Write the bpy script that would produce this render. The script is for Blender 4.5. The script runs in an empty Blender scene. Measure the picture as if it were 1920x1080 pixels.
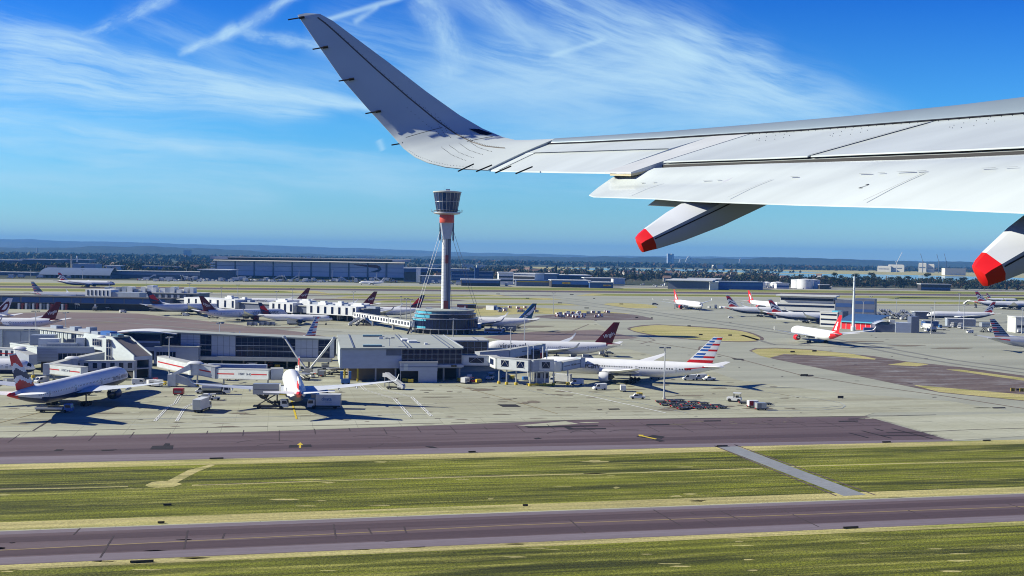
import bpy, bmesh, math, random
from mathutils import Vector, Matrix
R = math.radians
random.seed(7)
sc = bpy.context.scene
COL = sc.collection

# ------------------------------------------------------------------ camera
FPX = 1990.0                      # focal length in pixels of a 1920 px wide picture
CAM_H = 47.0
PITCH = math.atan(58 / FPX)       # looking slightly down
ROLL = R(0.9)
cam_f = Vector((0, math.cos(PITCH), -math.sin(PITCH)))
_r0 = Vector((1, 0, 0)); _u0 = _r0.cross(cam_f)
cam_r = _r0 * math.cos(ROLL) + _u0 * math.sin(ROLL)
cam_u = _u0 * math.cos(ROLL) - _r0 * math.sin(ROLL)
cd = bpy.data.cameras.new("camera"); cam = bpy.data.objects.new("camera", cd); COL.objects.link(cam)
cd.sensor_width = 36; cd.lens = 36 * FPX / 1920
cd.clip_start = 0.5; cd.clip_end = 60000
m = Matrix((cam_r, cam_u, -cam_f)).transposed().to_4x4(); m.translation = (0, 0, CAM_H)
cam.matrix_world = m
sc.camera = cam

# ------------------------------------------------------------------ view, world, sun
sc.view_settings.view_transform = 'Standard'; sc.view_settings.look = 'None'
sc.view_settings.exposure = 0.56; sc.view_settings.gamma = 1
sc.cycles.use_denoising = True
sc.cycles.use_adaptive_sampling = False
sc.cycles.filter_width = 1.05
sc.cycles.max_bounces = 6; sc.cycles.diffuse_bounces = 1; sc.cycles.volume_bounces = 0
sc.cycles.transparent_max_bounces = 8
sc.cycles.sample_clamp_indirect = 4

SUN_EL = R(30.5)
SUN_DIR = Vector((-0.999, 0.04, 0)).normalized() * math.cos(SUN_EL) + Vector((0, 0, math.sin(SUN_EL)))
sd = bpy.data.lights.new("sun", 'SUN'); so = bpy.data.objects.new("sun", sd); COL.objects.link(so)
sd.energy = 5.0; sd.angle = R(0.5); sd.color = (1.0, 0.96, 0.79)
so.rotation_euler = SUN_DIR.to_track_quat('Z', 'Y').to_euler()
so.location = (-200, 0, 300)

w = bpy.data.worlds.new("World"); sc.world = w; w.use_nodes = True
WN = w.node_tree.nodes; WL = w.node_tree.links
WN.clear()
def wmath(op, a, b=None, clamp=False):
    n = WN.new('ShaderNodeMath'); n.operation = op; n.use_clamp = clamp
    for i, v in enumerate((a, b)):
        if v is None: continue
        if isinstance(v, (int, float)): n.inputs[i].default_value = v
        else: WL.new(v, n.inputs[i])
    return n.outputs[0]
def wmix(f, a, b):
    n = WN.new('ShaderNodeMix'); n.data_type = 'RGBA'
    for i, v in ((0, f), (6, a), (7, b)):
        if isinstance(v, (int, float)): n.inputs[i].default_value = v
        elif isinstance(v, tuple): n.inputs[i].default_value = (*v, 1)
        else: WL.new(v, n.inputs[i])
    return n.outputs[2]
sky = WN.new('ShaderNodeTexSky'); sky.sky_type = 'NISHITA'; sky.sun_disc = False
sky.sun_elevation = SUN_EL
sky.sun_rotation = math.atan2(SUN_DIR.x, SUN_DIR.y)
sky.altitude = 50; sky.air_density = 1.0; sky.dust_density = 0.0; sky.ozone_density = 3.0
hs = WN.new('ShaderNodeHueSaturation'); hs.inputs['Hue'].default_value = 0.498
hs.inputs['Saturation'].default_value = 1.0; hs.inputs['Value'].default_value = 1.0
WL.new(sky.outputs[0], hs.inputs['Color'])
tc = WN.new('ShaderNodeTexCoord'); sx = WN.new('ShaderNodeSeparateXYZ'); WL.new(tc.outputs['Generated'], sx.inputs[0])
yy = wmath('MAXIMUM', sx.outputs[1], 0.05)
U = wmath('DIVIDE', sx.outputs[0], yy)         # tangent of the bearing
V = wmath('DIVIDE', sx.outputs[2], yy)         # tangent of the height above the horizon
cU = WN.new('ShaderNodeCombineXYZ'); WL.new(U, cU.inputs[0]); WL.new(V, cU.inputs[1])
# a little waviness for every cloud
wn = WN.new('ShaderNodeTexNoise'); wn.inputs['Scale'].default_value = 9; wn.inputs['Detail'].default_value = 3
WL.new(cU.outputs[0], wn.inputs['Vector'])
wob = wmath('MULTIPLY', wmath('SUBTRACT', wn.outputs[0], 0.5), 0.02)
cloud = None
def uv(px, py):
    yh = 467 + 0.0157 * px
    return ((px - 960) / FPX, (yh - py) / FPX)
def streak(p0, p1, w0, w1, amt, rough=0.6, along=14.0, across=70.0, seed=0.0, bend=0.0, wobble=1.0, soft=0.12):
    """one cirrus band or contrail from bearing/height p0 to p1, its half width going w0 -> w1 (picture pixels)"""
    global cloud
    a = Vector(uv(*p0)); b = Vector(uv(*p1)); d = b - a; L = d.length; d /= L; n = Vector((-d.y, d.x))
    du = wmath('SUBTRACT', U, a.x); dv = wmath('SUBTRACT', V, a.y)
    t = wmath('ADD', wmath('MULTIPLY', du, d.x / L), wmath('MULTIPLY', dv, d.y / L))
    s = wmath('ADD', wmath('MULTIPLY', du, n.x), wmath('MULTIPLY', dv, n.y))
    if bend: s = wmath('ADD', s, wmath('MULTIPLY', wmath('MULTIPLY', t, wmath('SUBTRACT', 1.0, t)), 4 * bend / FPX))
    if wobble: s = wmath('ADD', s, wmath('MULTIPLY', wob, wobble))
    wd = wmath('MAXIMUM', wmath('ADD', wmath('MULTIPLY', t, (w1 - w0) / FPX), w0 / FPX), 0.4 / FPX)
    q = wmath('DIVIDE', s, wd)
    g = wmath('POWER', 2.718, wmath('MULTIPLY', wmath('MULTIPLY', q, q), -1.0))
    e0 = wmath('DIVIDE', t, soft, True); e1 = wmath('DIVIDE', wmath('SUBTRACT', 1.0, t), soft, True)
    g = wmath('MULTIPLY', g, wmath('MULTIPLY', e0, e1))
    c = WN.new('ShaderNodeCombineXYZ')
    WL.new(wmath('MULTIPLY', t, along * L), c.inputs[0]); WL.new(wmath('MULTIPLY', s, across), c.inputs[1]); c.inputs[2].default_value = seed
    nz = WN.new('ShaderNodeTexNoise'); nz.inputs['Scale'].default_value = 1; nz.inputs['Detail'].default_value = 8
    nz.inputs['Roughness'].default_value = 0.66
    WL.new(c.outputs[0], nz.inputs['Vector'])
    r = wmath('SUBTRACT', wmath('MULTIPLY', nz.outputs[0], 4.4), 1.75, True)
    r = wmath('ADD', wmath('MULTIPLY', r, rough), 1.0 - rough)
    v = wmath('MULTIPLY', wmath('MULTIPLY', g, r), amt)
    cloud = v if cloud is None else wmath('ADD', cloud, v)
# the cirrus fan on the left
streak((-60, 62), (720, 214), 24, 10, 0.95, 0.75, 10, 130, 1.0, bend=-8)
streak((-80, 105), (520, 190), 40, 20, 0.75, 0.85, 9, 120, 2.3)
streak((-60, 150), (640, 218), 30, 8, 0.7, 0.85, 9, 150, 3.1)
streak((-60, 215), (420, 285), 16, 14, 0.6, 0.7, 9, 110, 4.2)
streak((380, 160), (720, 212), 16, 5, 0.9, 0.55, 18, 120, 5.7)
streak((-100, 190), (620, 205), 46, 30, 0.35, 0.7, 6, 70, 6.9)
# contrails
streak((140, 85), (330, -12), 10, 13, 0.55, 0.8, 34, 90, 7.3)
streak((325, 100), (440, 45), 6, 10, 0.8, 0.65, 40, 100, 8.1, wobble=1.6)
streak((400, 66), (570, -8), 10, 9, 0.9, 0.65, 36, 100, 9.4, wobble=1.6)
streak((440, 52), (700, 112), 9, 10, 0.6, 0.8, 30, 80, 10.2, wobble=1.6)
streak((590, 46), (760, -6), 4, 5, 0.75, 0.3, 20, 90, 11.5, wobble=0.3)
streak((655, 46), (705, 14), 6, 4, 0.45, 0.4, 30, 90, 11.9, wobble=0.3)
streak((1020, 110), (1130, 76), 5, 4, 0.55, 0.4, 20, 90, 12.6, wobble=0.3)
# wisps and the feathered veil on the right
streak((770, -10), (850, 150), 24, 26, 0.75, 0.6, 30, 60, 13.5, bend=-14)
streak((800, -30), (1080, 110), 26, 22, 0.5, 0.55, 12, 60, 14.2)
streak((960, -40), (1330, 120), 34, 60, 0.62, 0.7, 9, 90, 15.8, bend=10)
streak((1150, 10), (1640, 225), 56, 40, 0.55, 0.85, 10, 110, 16.3, bend=20, soft=.28)
streak((1060, 165), (1640, 222), 46, 34, 0.45, 0.75, 9, 80, 17.7, soft=.3)
streak((740, 190), (1320, 120), 50, 42, 0.62, 0.45, 7, 50, 18.4)
streak((800, 268), (1620, 225), 54, 40, 0.55, 0.55, 6, 50, 19.6, soft=.28)
streak((-100, 330), (560, 372), 34, 24, 0.42, 0.6, 8, 70, 20.1)
streak((-80, 265), (760, 300), 20, 14, 0.3, 0.7, 9, 90, 20.9)
streak((706, 262), (716, 284), 6, 5, 0.5, 0.3, 20, 60, 21.2, wobble=0.2)
# thin veils that soften the middle of the sky
streak((-200, 250), (900, 330), 40, 50, 0.34, 0.8, 6, 60, 31.3)
streak((100, 300), (800, 345), 26, 22, 0.30, 0.8, 9, 90, 32.8)
streak((200, 30), (820, 240), 40, 40, 0.24, 0.8, 7, 60, 33.6)
streak((560, 60), (1180, 210), 60, 50, 0.34, 0.75, 7, 70, 34.4)
streak((860, 90), (1440, 190), 34, 40, 0.5, 0.85, 12, 130, 35.1, bend=6)
streak((1000, 40), (1500, 150), 22, 30, 0.5, 0.85, 12, 140, 36.7, bend=14)
streak((1080, 10), (1460, 110), 20, 26, 0.45, 0.85, 12, 140, 37.9, bend=12)
streak((1250, 150), (1720, 235), 40, 30, 0.30, 0.8, 8, 80, 38.2)
streak((640, 330), (1300, 360), 30, 26, 0.22, 0.8, 8, 70, 39.5)
streak((-60, 20), (260, 130), 30, 20, 0.3, 0.85, 9, 110, 40.3)
streak((880, -20), (1010, 90), 16, 24, 0.4, 0.7, 16, 90, 41.6, bend=8)
low = wmath('POWER', 2.718, wmath('MULTIPLY', wmath('MAXIMUM', V, 0.0), -16.0))      # thin high haze towards the horizon
cf = wmath('MULTIPLY', wmath('SUBTRACT', 1.0, wmath('POWER', 2.718, wmath('MULTIPLY', cloud, -1.25))), 0.98)
ramp = WN.new('ShaderNodeValToRGB'); WL.new(wmath('MULTIPLY', V, 3.5), ramp.inputs[0])      # sky tint by height; above and behind the view set for blue shade fill
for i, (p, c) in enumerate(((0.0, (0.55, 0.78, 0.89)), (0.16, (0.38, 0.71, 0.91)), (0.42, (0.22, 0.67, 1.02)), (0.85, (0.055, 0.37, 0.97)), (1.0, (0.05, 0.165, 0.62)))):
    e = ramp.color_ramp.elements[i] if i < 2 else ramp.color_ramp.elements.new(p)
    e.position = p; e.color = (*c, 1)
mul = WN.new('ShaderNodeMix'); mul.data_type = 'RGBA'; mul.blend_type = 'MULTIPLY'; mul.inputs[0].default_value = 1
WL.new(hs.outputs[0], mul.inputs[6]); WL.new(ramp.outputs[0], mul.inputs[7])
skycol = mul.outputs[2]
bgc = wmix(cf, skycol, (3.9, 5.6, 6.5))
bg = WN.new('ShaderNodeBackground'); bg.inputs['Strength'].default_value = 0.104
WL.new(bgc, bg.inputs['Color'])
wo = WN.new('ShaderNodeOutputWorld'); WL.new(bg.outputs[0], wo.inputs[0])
w.cycles.sampling_method = 'MANUAL'; w.cycles.sample_map_resolution = 512

# ------------------------------------------------------------------ measuring
def ray(px, py):
    return cam_f * FPX + cam_r * (px - 960) - cam_u * (py - 540)
def G(px, py, z=0.0):
    """surveyed point on the level z, seen at px, py in the photograph"""
    d = ray(px, py); k = (z - CAM_H) / d.z
    return Vector((d.x * k, d.y * k, z))
def PD(px, py, D):
    """point seen at px, py that lies D metres ahead"""
    d = ray(px, py); k = D / d.y
    return Vector((d.x * k, D, CAM_H + d.z * k))

# ------------------------------------------------------------------ materials
MATS = {}
def mat(name, col, rough=0.6, metal=0.0, noise=None, spec=0.5, coat=0.0):
    """noise = (scale, amount[, stretch]) : slow procedural wear of the base colour"""
    if name in MATS: return MATS[name]
    M = bpy.data.materials.new(name); M.use_nodes = True
    nt = M.node_tree; b = nt.nodes['Principled BSDF']
    b.inputs['Base Color'].default_value = (*col, 1); b.inputs['Roughness'].default_value = rough
    b.inputs['Metallic'].default_value = metal; b.inputs['Specular IOR Level'].default_value = spec
    if coat: b.inputs['Coat Weight'].default_value = coat; b.inputs['Coat Roughness'].default_value = 0.08
    if noise:
        g = nt.nodes.new('ShaderNodeTexCoord'); nz = nt.nodes.new('ShaderNodeTexNoise')
        mp = nt.nodes.new('ShaderNodeMapping')
        st = noise[2] if len(noise) > 2 else (1, 1, 1)
        mp.inputs['Scale'].default_value = st
        nt.links.new(g.outputs['Object'], mp.inputs[0]); nt.links.new(mp.outputs[0], nz.inputs['Vector'])
        nz.inputs['Scale'].default_value = noise[0]; nz.inputs['Detail'].default_value = 5
        rp = nt.nodes.new('ShaderNodeMapRange'); rp.inputs[1].default_value = 0.3; rp.inputs[2].default_value = 0.7
        rp.inputs[3].default_value = 1 - noise[1]; rp.inputs[4].default_value = 1 + noise[1] * 0.5
        nt.links.new(nz.outputs[0], rp.inputs[0])
        mx = nt.nodes.new('ShaderNodeVectorMath'); mx.operation = 'SCALE'; mx.inputs[0].default_value = col
        nt.links.new(rp.outputs[0], mx.inputs['Scale']); nt.links.new(mx.outputs[0], b.inputs['Base Color'])
    MATS[name] = M
    return M

RUN = R(12.3)                                   # bearing of the runways
rx = Vector((math.cos(RUN), math.sin(RUN), 0)); ux = Vector((-math.sin(RUN), math.cos(RUN), 0))

def ground_mat(name, cols, rough=0.85, slab=None, streak_=(0.02, 0.25), fine=(0.6, 0.12), patch=None, contrast=1.0, bump=0.0, mown=0.0):
    """level surfaces: two or three tones mixed by noise drawn out along the runway, fine grain, optional slab joints"""
    if name in MATS: return MATS[name]
    M = bpy.data.materials.new(name); M.use_nodes = True
    nt = M.node_tree; N = nt.nodes; Lk = nt.links; b = N['Principled BSDF']
    b.inputs['Roughness'].default_value = rough; b.inputs['Specular IOR Level'].default_value = 0.25
    g = N.new('ShaderNodeNewGeometry'); mp = N.new('ShaderNodeMapping'); mp.vector_type = 'TEXTURE'
    mp.inputs['Rotation'].default_value = (0, 0, RUN)
    Lk.new(g.outputs['Position'], mp.inputs[0])
    def nz(sx_, sy_, det=5, off=0.0, rough_=0.6):
        m2 = N.new('ShaderNodeMapping'); m2.inputs['Scale'].default_value = (sx_, sy_, 1); m2.inputs['Location'].default_value = (off, off * .7, off * .3)
        Lk.new(mp.outputs[0], m2.inputs[0])
        n = N.new('ShaderNodeTexNoise'); n.inputs['Scale'].default_value = 1; n.inputs['Detail'].default_value = det; n.inputs['Roughness'].default_value = rough_
        Lk.new(m2.outputs[0], n.inputs['Vector']); return n.outputs[0]
    def ramp(fac, lo, hi):
        r = N.new('ShaderNodeMapRange'); r.inputs[1].default_value = lo; r.inputs[2].default_value = hi
        Lk.new(fac, r.inputs[0]); return r.outputs[0]
    def mix(f, a, c, typ='MIX'):
        x = N.new('ShaderNodeMix'); x.data_type = 'RGBA'; x.blend_type = typ
        for i, v in ((0, f), (6, a), (7, c)):
            if isinstance(v, (int, float)): x.inputs[i].default_value = v
            elif isinstance(v, tuple): x.inputs[i].default_value = (*v, 1)
            else: Lk.new(v, x.inputs[i])
        return x.outputs[2]
    h = 0.14 / contrast
    c = mix(ramp(nz(streak_[0], streak_[1]), 0.5 - h, 0.5 + h), cols[0], cols[1])
    if len(cols) > 2:
        p = patch or (0.012, 0.05)
        c = mix(ramp(nz(p[0], p[1], 6, 31.0), 0.5, 0.5 + 0.2 / contrast), c, cols[2])
    if mown:                                        # cut swaths lying along the runway
        q = N.new('ShaderNodeMapRange'); q.inputs[1].default_value = 0.36; q.inputs[2].default_value = 0.64; q.inputs[3].default_value = 1 - mown; q.inputs[4].default_value = 1 + mown * 1.1
        Lk.new(nz(0.025, 0.9, 4, 51.0), q.inputs[0])
        v = N.new('ShaderNodeVectorMath'); v.operation = 'SCALE'; Lk.new(c, v.inputs[0]); Lk.new(q.outputs[0], v.inputs['Scale']); c = v.outputs[0]
    if slab:
        m2 = N.new('ShaderNodeMapping'); m2.inputs['Location'].default_value = (3.1, 1.7, 0)
        Lk.new(mp.outputs[0], m2.inputs[0])
        br = N.new('ShaderNodeTexBrick'); Lk.new(m2.outputs[0], br.inputs['Vector'])
        br.offset = 0.0; br.inputs['Scale'].default_value = 1; br.inputs['Brick Width'].default_value = slab[0]; br.inputs['Row Height'].default_value = slab[1]
        br.inputs['Mortar Size'].default_value = slab[2]; br.inputs['Mortar Smooth'].default_value = 0.0; br.inputs['Bias'].default_value = 0
        br.inputs['Color1'].default_value = (1, 1, 1, 1); br.inputs['Color2'].default_value = (slab[3],) * 3 + (1,); br.inputs['Mortar'].default_value = (slab[4],) * 3 + (1,)
        c = mix(1.0, c, br.outputs[0], 'MULTIPLY')
    f = ramp(nz(fine[0], fine[0] * 2.5, 4, 77.0), 0.3, 0.7)
    gm = N.new('ShaderNodeMapRange'); gm.inputs[3].default_value = 1 - fine[1]; gm.inputs[4].default_value = 1 + fine[1]
    Lk.new(f, gm.inputs[0])
    sc_ = N.new('ShaderNodeVectorMath'); sc_.operation = 'SCALE'; Lk.new(c, sc_.inputs[0]); Lk.new(gm.outputs[0], sc_.inputs['Scale'])
    Lk.new(sc_.outputs[0], b.inputs['Base Color'])
    if bump:
        bp = N.new('ShaderNodeBump'); bp.inputs['Strength'].default_value = 1; bp.inputs['Distance'].default_value = bump
        Lk.new(nz(fine[0], fine[0] * 1.6, 5, 12.0), bp.inputs['Height']); Lk.new(bp.outputs[0], b.inputs['Normal'])
    MATS[name] = M
    return M

# ------------------------------------------------------------------ building shapes
class MB:
    """collects shapes with a material slot each and links them as ONE mesh object"""
    def __init__(s): s.v = []; s.f = []; s.m = []; s.T = None
    def add(s, vs, fs, m=0):
        o = len(s.v)
        for p in vs:
            p = Vector(p)
            s.v.append(s.T @ p if s.T else p)
        for f in fs: s.f.append([o + i for i in f]); s.m.append(m)
    def quad(s, a, b, c, d, m=0): s.add((a, b, c, d), ((0, 1, 2, 3),), m)
    def box(s, x0, x1, y0, y1, z0, z1, m=0):
        s.add([(x0, y0, z0), (x1, y0, z0), (x1, y1, z0), (x0, y1, z0), (x0, y0, z1), (x1, y0, z1), (x1, y1, z1), (x0, y1, z1)],
              [(3, 2, 1, 0), (4, 5, 6, 7), (0, 1, 5, 4), (1, 2, 6, 5), (2, 3, 7, 6), (3, 0, 4, 7)], m)
    def prism(s, pts, z0, z1, m=0, mtop=None, mside=None):
        """plan polygon (counter-clockwise) from z0 to z1; z1 may be one height per corner"""
        n = len(pts); zt = z1 if isinstance(z1, (list, tuple)) else [z1] * n; zb = z0 if isinstance(z0, (list, tuple)) else [z0] * n
        vs = [(p[0], p[1], zb[i]) for i, p in enumerate(pts)] + [(p[0], p[1], zt[i]) for i, p in enumerate(pts)]
        o = len(s.v); s.add(vs, [], m)
        s.f.append([o + i for i in reversed(range(n))]); s.m.append(m)
        s.f.append([o + n + i for i in range(n)]); s.m.append(m if mtop is None else mtop)
        for i in range(n):
            j = (i + 1) % n
            s.f.append([o + i, o + j, o + n + j, o + n + i]); s.m.append(mside[i] if mside else m)
    def tube(s, path, r, n=8, m=0, cap=True):
        path = [Vector(p) for p in path]; rr = r if isinstance(r, (list, tuple)) else [r] * len(path)
        o = len(s.v); vs = []
        for i, p in enumerate(path):
            d = (path[min(i + 1, len(path) - 1)] - path[max(i - 1, 0)]).normalized()
            a = d.cross(Vector((0, 0, 1)) if abs(d.z) < .95 else Vector((1, 0, 0))).normalized(); b = a.cross(d)
            for k in range(n):
                t = 2 * math.pi * k / n
                vs.append(p + (a * math.cos(t) + b * math.sin(t)) * rr[i])
        s.add(vs, [], m)
        for i in range(len(path) - 1):
            for k in range(n):
                k2 = (k + 1) % n
                s.f.append([o + i * n + k, o + i * n + k2, o + (i + 1) * n + k2, o + (i + 1) * n + k]); s.m.append(m)
        if cap:
            s.f.append([o + k for k in reversed(range(n))]); s.m.append(m)
            e = o + (len(path) - 1) * n
            s.f.append([e + k for k in range(n)]); s.m.append(m)
    def lathe(s, prof, c=(0, 0, 0), axis='z', n=24, m=0, ms=None):
        """prof = [(radius, height)...] turned about an axis through c"""
        o = len(s.v); vs = []; c = Vector(c)
        for r_, h in prof:
            for k in range(n):
                t = 2 * math.pi * k / n; a, b = r_ * math.cos(t), r_ * math.sin(t)
                vs.append(c + (Vector((a, b, h)) if axis == 'z' else Vector((h, a, b)) if axis == 'x' else Vector((a, h, b))))
        s.add(vs, [], m)
        for i in range(len(prof) - 1):
            for k in range(n):
                k2 = (k + 1) % n
                s.f.append([o + i * n + k, o + i * n + k2, o + (i + 1) * n + k2, o + (i + 1) * n + k]); s.m.append(ms[i] if ms else m)
        for i, rev in ((0, True), (len(prof) - 1, False)):
            if prof[i][0] > 1e-4:
                q = [o + i * n + k for k in range(n)]
                s.f.append(q[::-1] if rev else q); s.m.append((ms[min(i, len(ms) - 1)]) if ms else m)
    def loft(s, rings, m=0, closed=True, cap=True, mf=None):
        n = len(rings[0]); o = len(s.v)
        for r_ in rings: s.add(r_, [], m)
        for i in range(len(rings) - 1):
            for k in range(n if closed else n - 1):
                k2 = (k + 1) % n
                s.f.append([o + i * n + k, o + i * n + k2, o + (i + 1) * n + k2, o + (i + 1) * n + k]); s.m.append(mf(i, k) if mf else m)
        if cap and closed:
            s.f.append([o + k for k in reversed(range(n))]); s.m.append(mf(0, 0) if mf else m)
            e = o + (len(rings) - 1) * n
            s.f.append([e + k for k in range(n)]); s.m.append(mf(len(rings) - 2, 0) if mf else m)
    def mesh(s, name, mats, smooth=False):
        me = bpy.data.meshes.new(name)
        me.from_pydata([tuple(p) for p in s.v], [], s.f)
        for M in (mats if isinstance(mats, (list, tuple)) else [mats]): me.materials.append(M)
        me.polygons.foreach_set('material_index', s.m)
        bm = bmesh.new(); bm.from_mesh(me); bmesh.ops.recalc_face_normals(bm, faces=bm.faces); bm.to_mesh(me); bm.free()
        if smooth:
            me.polygons.foreach_set('use_smooth', [True] * len(me.polygons))
            if smooth is not True: me.set_sharp_from_angle(angle=R(smooth))
        me.update(); return me
    def build(s, name, mats, parent=None, smooth=False, loc=None, rot=0.0):
        o = bpy.data.objects.new(name, s.mesh(name, mats, smooth)); COL.objects.link(o)
        if parent: o.parent = parent
        if loc is not None: o.location = loc
        if rot: o.rotation_euler.z = rot
        return o
def tag(o, label=None, cat=None, group=None, kind=None):
    if label: o['label'] = label
    if cat: o['category'] = cat
    if group: o['group'] = group
    if kind: o['kind'] = kind
    return o
def thing(name, label, cat, loc=(0, 0, 0), rot=0.0, group=None):
    o = bpy.data.objects.new(name, None); COL.objects.link(o); o.empty_display_size = 1
    o.location = loc; o.rotation_euler.z = rot
    return tag(o, label, cat, group)
def dup(o, loc=None, rot=None, label=None, group=None, parent=None):
    c = o.copy(); COL.objects.link(c)
    if parent: c.parent = parent
    if loc is not None: c.location = loc
    if rot is not None: c.rotation_euler.z = rot
    if label: c['label'] = label
    if group: c['group'] = group
    for ch in list(o.children): dup(ch, parent=c)
    return c
def text_mesh(txt, size, shear=0.0, bold=0.0):
    cu = bpy.data.curves.new("lettering", 'FONT'); cu.body = txt; cu.size = size; cu.align_x = 'CENTER'; cu.align_y = 'CENTER'
    cu.shear = shear; cu.offset = bold; cu.resolution_u = 3
    o = bpy.data.objects.new("lettering", cu); COL.objects.link(o)
    dg = bpy.context.evaluated_depsgraph_get(); dg.update()
    me = bpy.data.meshes.new_from_object(o.evaluated_get(dg))
    bpy.data.objects.remove(o); bpy.data.curves.remove(cu)
    return me
def text_geo(txt, size, **k):
    me = text_mesh(txt, size, **k)
    bm = bmesh.new(); bm.from_mesh(me)
    ys = [q.co.y for q in bm.verts] or [0]; st_ = max(size * .12, .05); y = min(ys) + st_
    while y < max(ys):                              # cut across so that it can follow a curved side
        bmesh.ops.bisect_plane(bm, geom=bm.verts[:] + bm.edges[:] + bm.faces[:], plane_co=(0, y, 0), plane_no=(0, 1, 0)); y += st_
    bm.to_mesh(me); bm.free()
    v = [x.co.copy() for x in me.vertices]; f = [list(p.vertices) for p in me.polygons]
    bpy.data.meshes.remove(me); return v, f
# ------------------------------------------------------------------ the ground
GREEN1, GREEN2, STRAW = (0.20, 0.215, 0.018), (0.050, 0.056, 0.006), (0.42, 0.375, 0.155)
m_land = ground_mat('land_soil', ((0.035, 0.045, 0.02), (0.07, 0.075, 0.03), (0.13, 0.12, 0.06)), fine=(0.02, 0.3), streak_=(0.0012, 0.004), patch=(0.0008, 0.003))
m_grass = ground_mat('airfield_grass', (GREEN1, GREEN2, (0.25, 0.245, 0.05)), fine=(2.0, 0.55), streak_=(0.010, 0.14), patch=(0.05, 0.5), bump=0.3, contrast=1.15, mown=0.36)
m_dry = ground_mat('dry_grass', (STRAW, (0.42, 0.37, 0.15), (0.24, 0.25, 0.055)), fine=(1.5, 0.28), streak_=(0.03, 0.3), patch=(0.03, 0.22), bump=0.15, mown=0.25)
m_farg = ground_mat('far_grass', ((0.21, 0.24, 0.028), (0.12, 0.135, 0.02), (0.42, 0.38, 0.14)), fine=(0.25, 0.18), streak_=(0.004, 0.03), patch=(0.003, 0.02))
m_conc = ground_mat('apron_concrete', ((0.40, 0.405, 0.29), (0.30, 0.29, 0.21), (0.46, 0.468, 0.36)), fine=(0.5, 0.10), streak_=(0.012, 0.13), patch=(0.01, 0.09), slab=(9.0, 6.0, 0.07, 0.93, 0.8))
m_pale = ground_mat('pale_concrete', ((0.45, 0.455, 0.335), (0.37, 0.37, 0.27), (0.48, 0.485, 0.38)), fine=(0.5, 0.08), streak_=(0.015, 0.14), slab=(12.0, 5.0, 0.1, 0.95, 0.72))
m_taxi = ground_mat('taxiway_concrete', ((0.345, 0.355, 0.285), (0.285, 0.29, 0.235), (0.40, 0.405, 0.325)), fine=(0.4, 0.06), streak_=(0.006, 0.06), patch=(0.008, 0.05))
m_asph = ground_mat('taxiway_asphalt', ((0.125, 0.090, 0.098), (0.098, 0.068, 0.076), (0.155, 0.12, 0.13)), fine=(0.8, 0.08), streak_=(0.006, 0.22), patch=(0.006, 0.12))
m_shld = ground_mat('asphalt_shoulder', ((0.205, 0.175, 0.20), (0.17, 0.14, 0.16)), fine=(0.6, 0.07), streak_=(0.01, 0.5))
m_brown = ground_mat('broken_asphalt', ((0.105, 0.075, 0.07), (0.16, 0.125, 0.11), (0.25, 0.24, 0.24)), fine=(0.5, 0.25), streak_=(0.03, 0.16), patch=(0.06, 0.22))
m_mauve = ground_mat('apron_asphalt', ((0.20, 0.155, 0.145), (0.165, 0.125, 0.12), (0.245, 0.20, 0.17)), fine=(0.4, 0.08), streak_=(0.012, 0.08), patch=(0.01, 0.05))
m_rwy = ground_mat('runway_tarmac', ((0.085, 0.062, 0.07), (0.135, 0.105, 0.11)), fine=(0.3, 0.1), streak_=(0.003, 0.06))
m_dark = ground_mat('fresh_tarmac', ((0.022, 0.020, 0.022), (0.032, 0.028, 0.03)), fine=(0.8, 0.15))
m_seam = ground_mat('joint_sealant', ((0.055, 0.042, 0.045), (0.075, 0.058, 0.06)), fine=(0.8, 0.2))
m_wht = mat('road_paint_white', (0.72, 0.73, 0.70), 0.7)
m_yel = mat('road_paint_yellow', (0.62, 0.46, 0.03), 0.7)
m_yelf = mat('faded_yellow_paint', (0.30, 0.225, 0.10), 0.8)
m_oil = ground_mat('oil_stains', ((0.15, 0.125, 0.09), (0.215, 0.185, 0.14)), fine=(0.6, 0.25), streak_=(0.05, 0.5))

def curve(pts, k=4):
    """closed Catmull-Rom through the points"""
    out = []; n = len(pts)
    for i in range(n):
        p0, p1, p2, p3 = (Vector(pts[(i + j) % n]) for j in (-1, 0, 1, 2))
        for q in range(k):
            t = q / k
            out.append(0.5 * ((2 * p1) + (p2 - p0) * t + (2 * p0 - 5 * p1 + 4 * p2 - p3) * t * t + (3 * p1 - p0 - 3 * p2 + p3) * t ** 3))
    return out
def sheet(name, M, polys, layer, smooth=False, ends=None):
    """level sheets, polygons given by surveyed corners; layer counts 8 mm steps"""
    b = MB()
    for p in polys:
        pts = [G(*q) for q in p]
        if smooth: pts = curve(pts)
        pts = [(q[0], q[1], 0.008 * layer) for q in pts]
        b.add(pts, [list(range(len(pts)))])
    o = b.build(name, M); tag(o, kind='structure')
    # every sheet faces up
    me = o.data
    for f in me.polygons:
        if f.normal.z < 0: f.flip()
    return o
def stripe(name, M, lines, width, layer, parent=None):
    """painted or sealed lines of a constant real width along surveyed polylines"""
    b = MB(); z = 0.008 * layer
    for ln in lines:
        pts = [G(*q) for q in ln]
        for i in range(len(pts) - 1):
            a, c = pts[i], pts[i + 1]; d = (c - a).normalized(); n = Vector((-d.y, d.x, 0)) * width / 2
            b.quad(*[(p.x, p.y, z) for p in (a - n, c - n, c + n, a + n)])
    o = b.build(name, M); tag(o, kind='structure')
    for f in o.data.polygons:
        if f.normal.z < 0: f.flip()
    return o

# one sheet to the horizon
b = MB(); b.quad((-26000, -800, -0.02), (26000, -800, -0.02), (26000, 30000, -0.02), (-26000, 30000, -0.02))
tag(b.build('ground', m_land), kind='structure')
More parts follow.
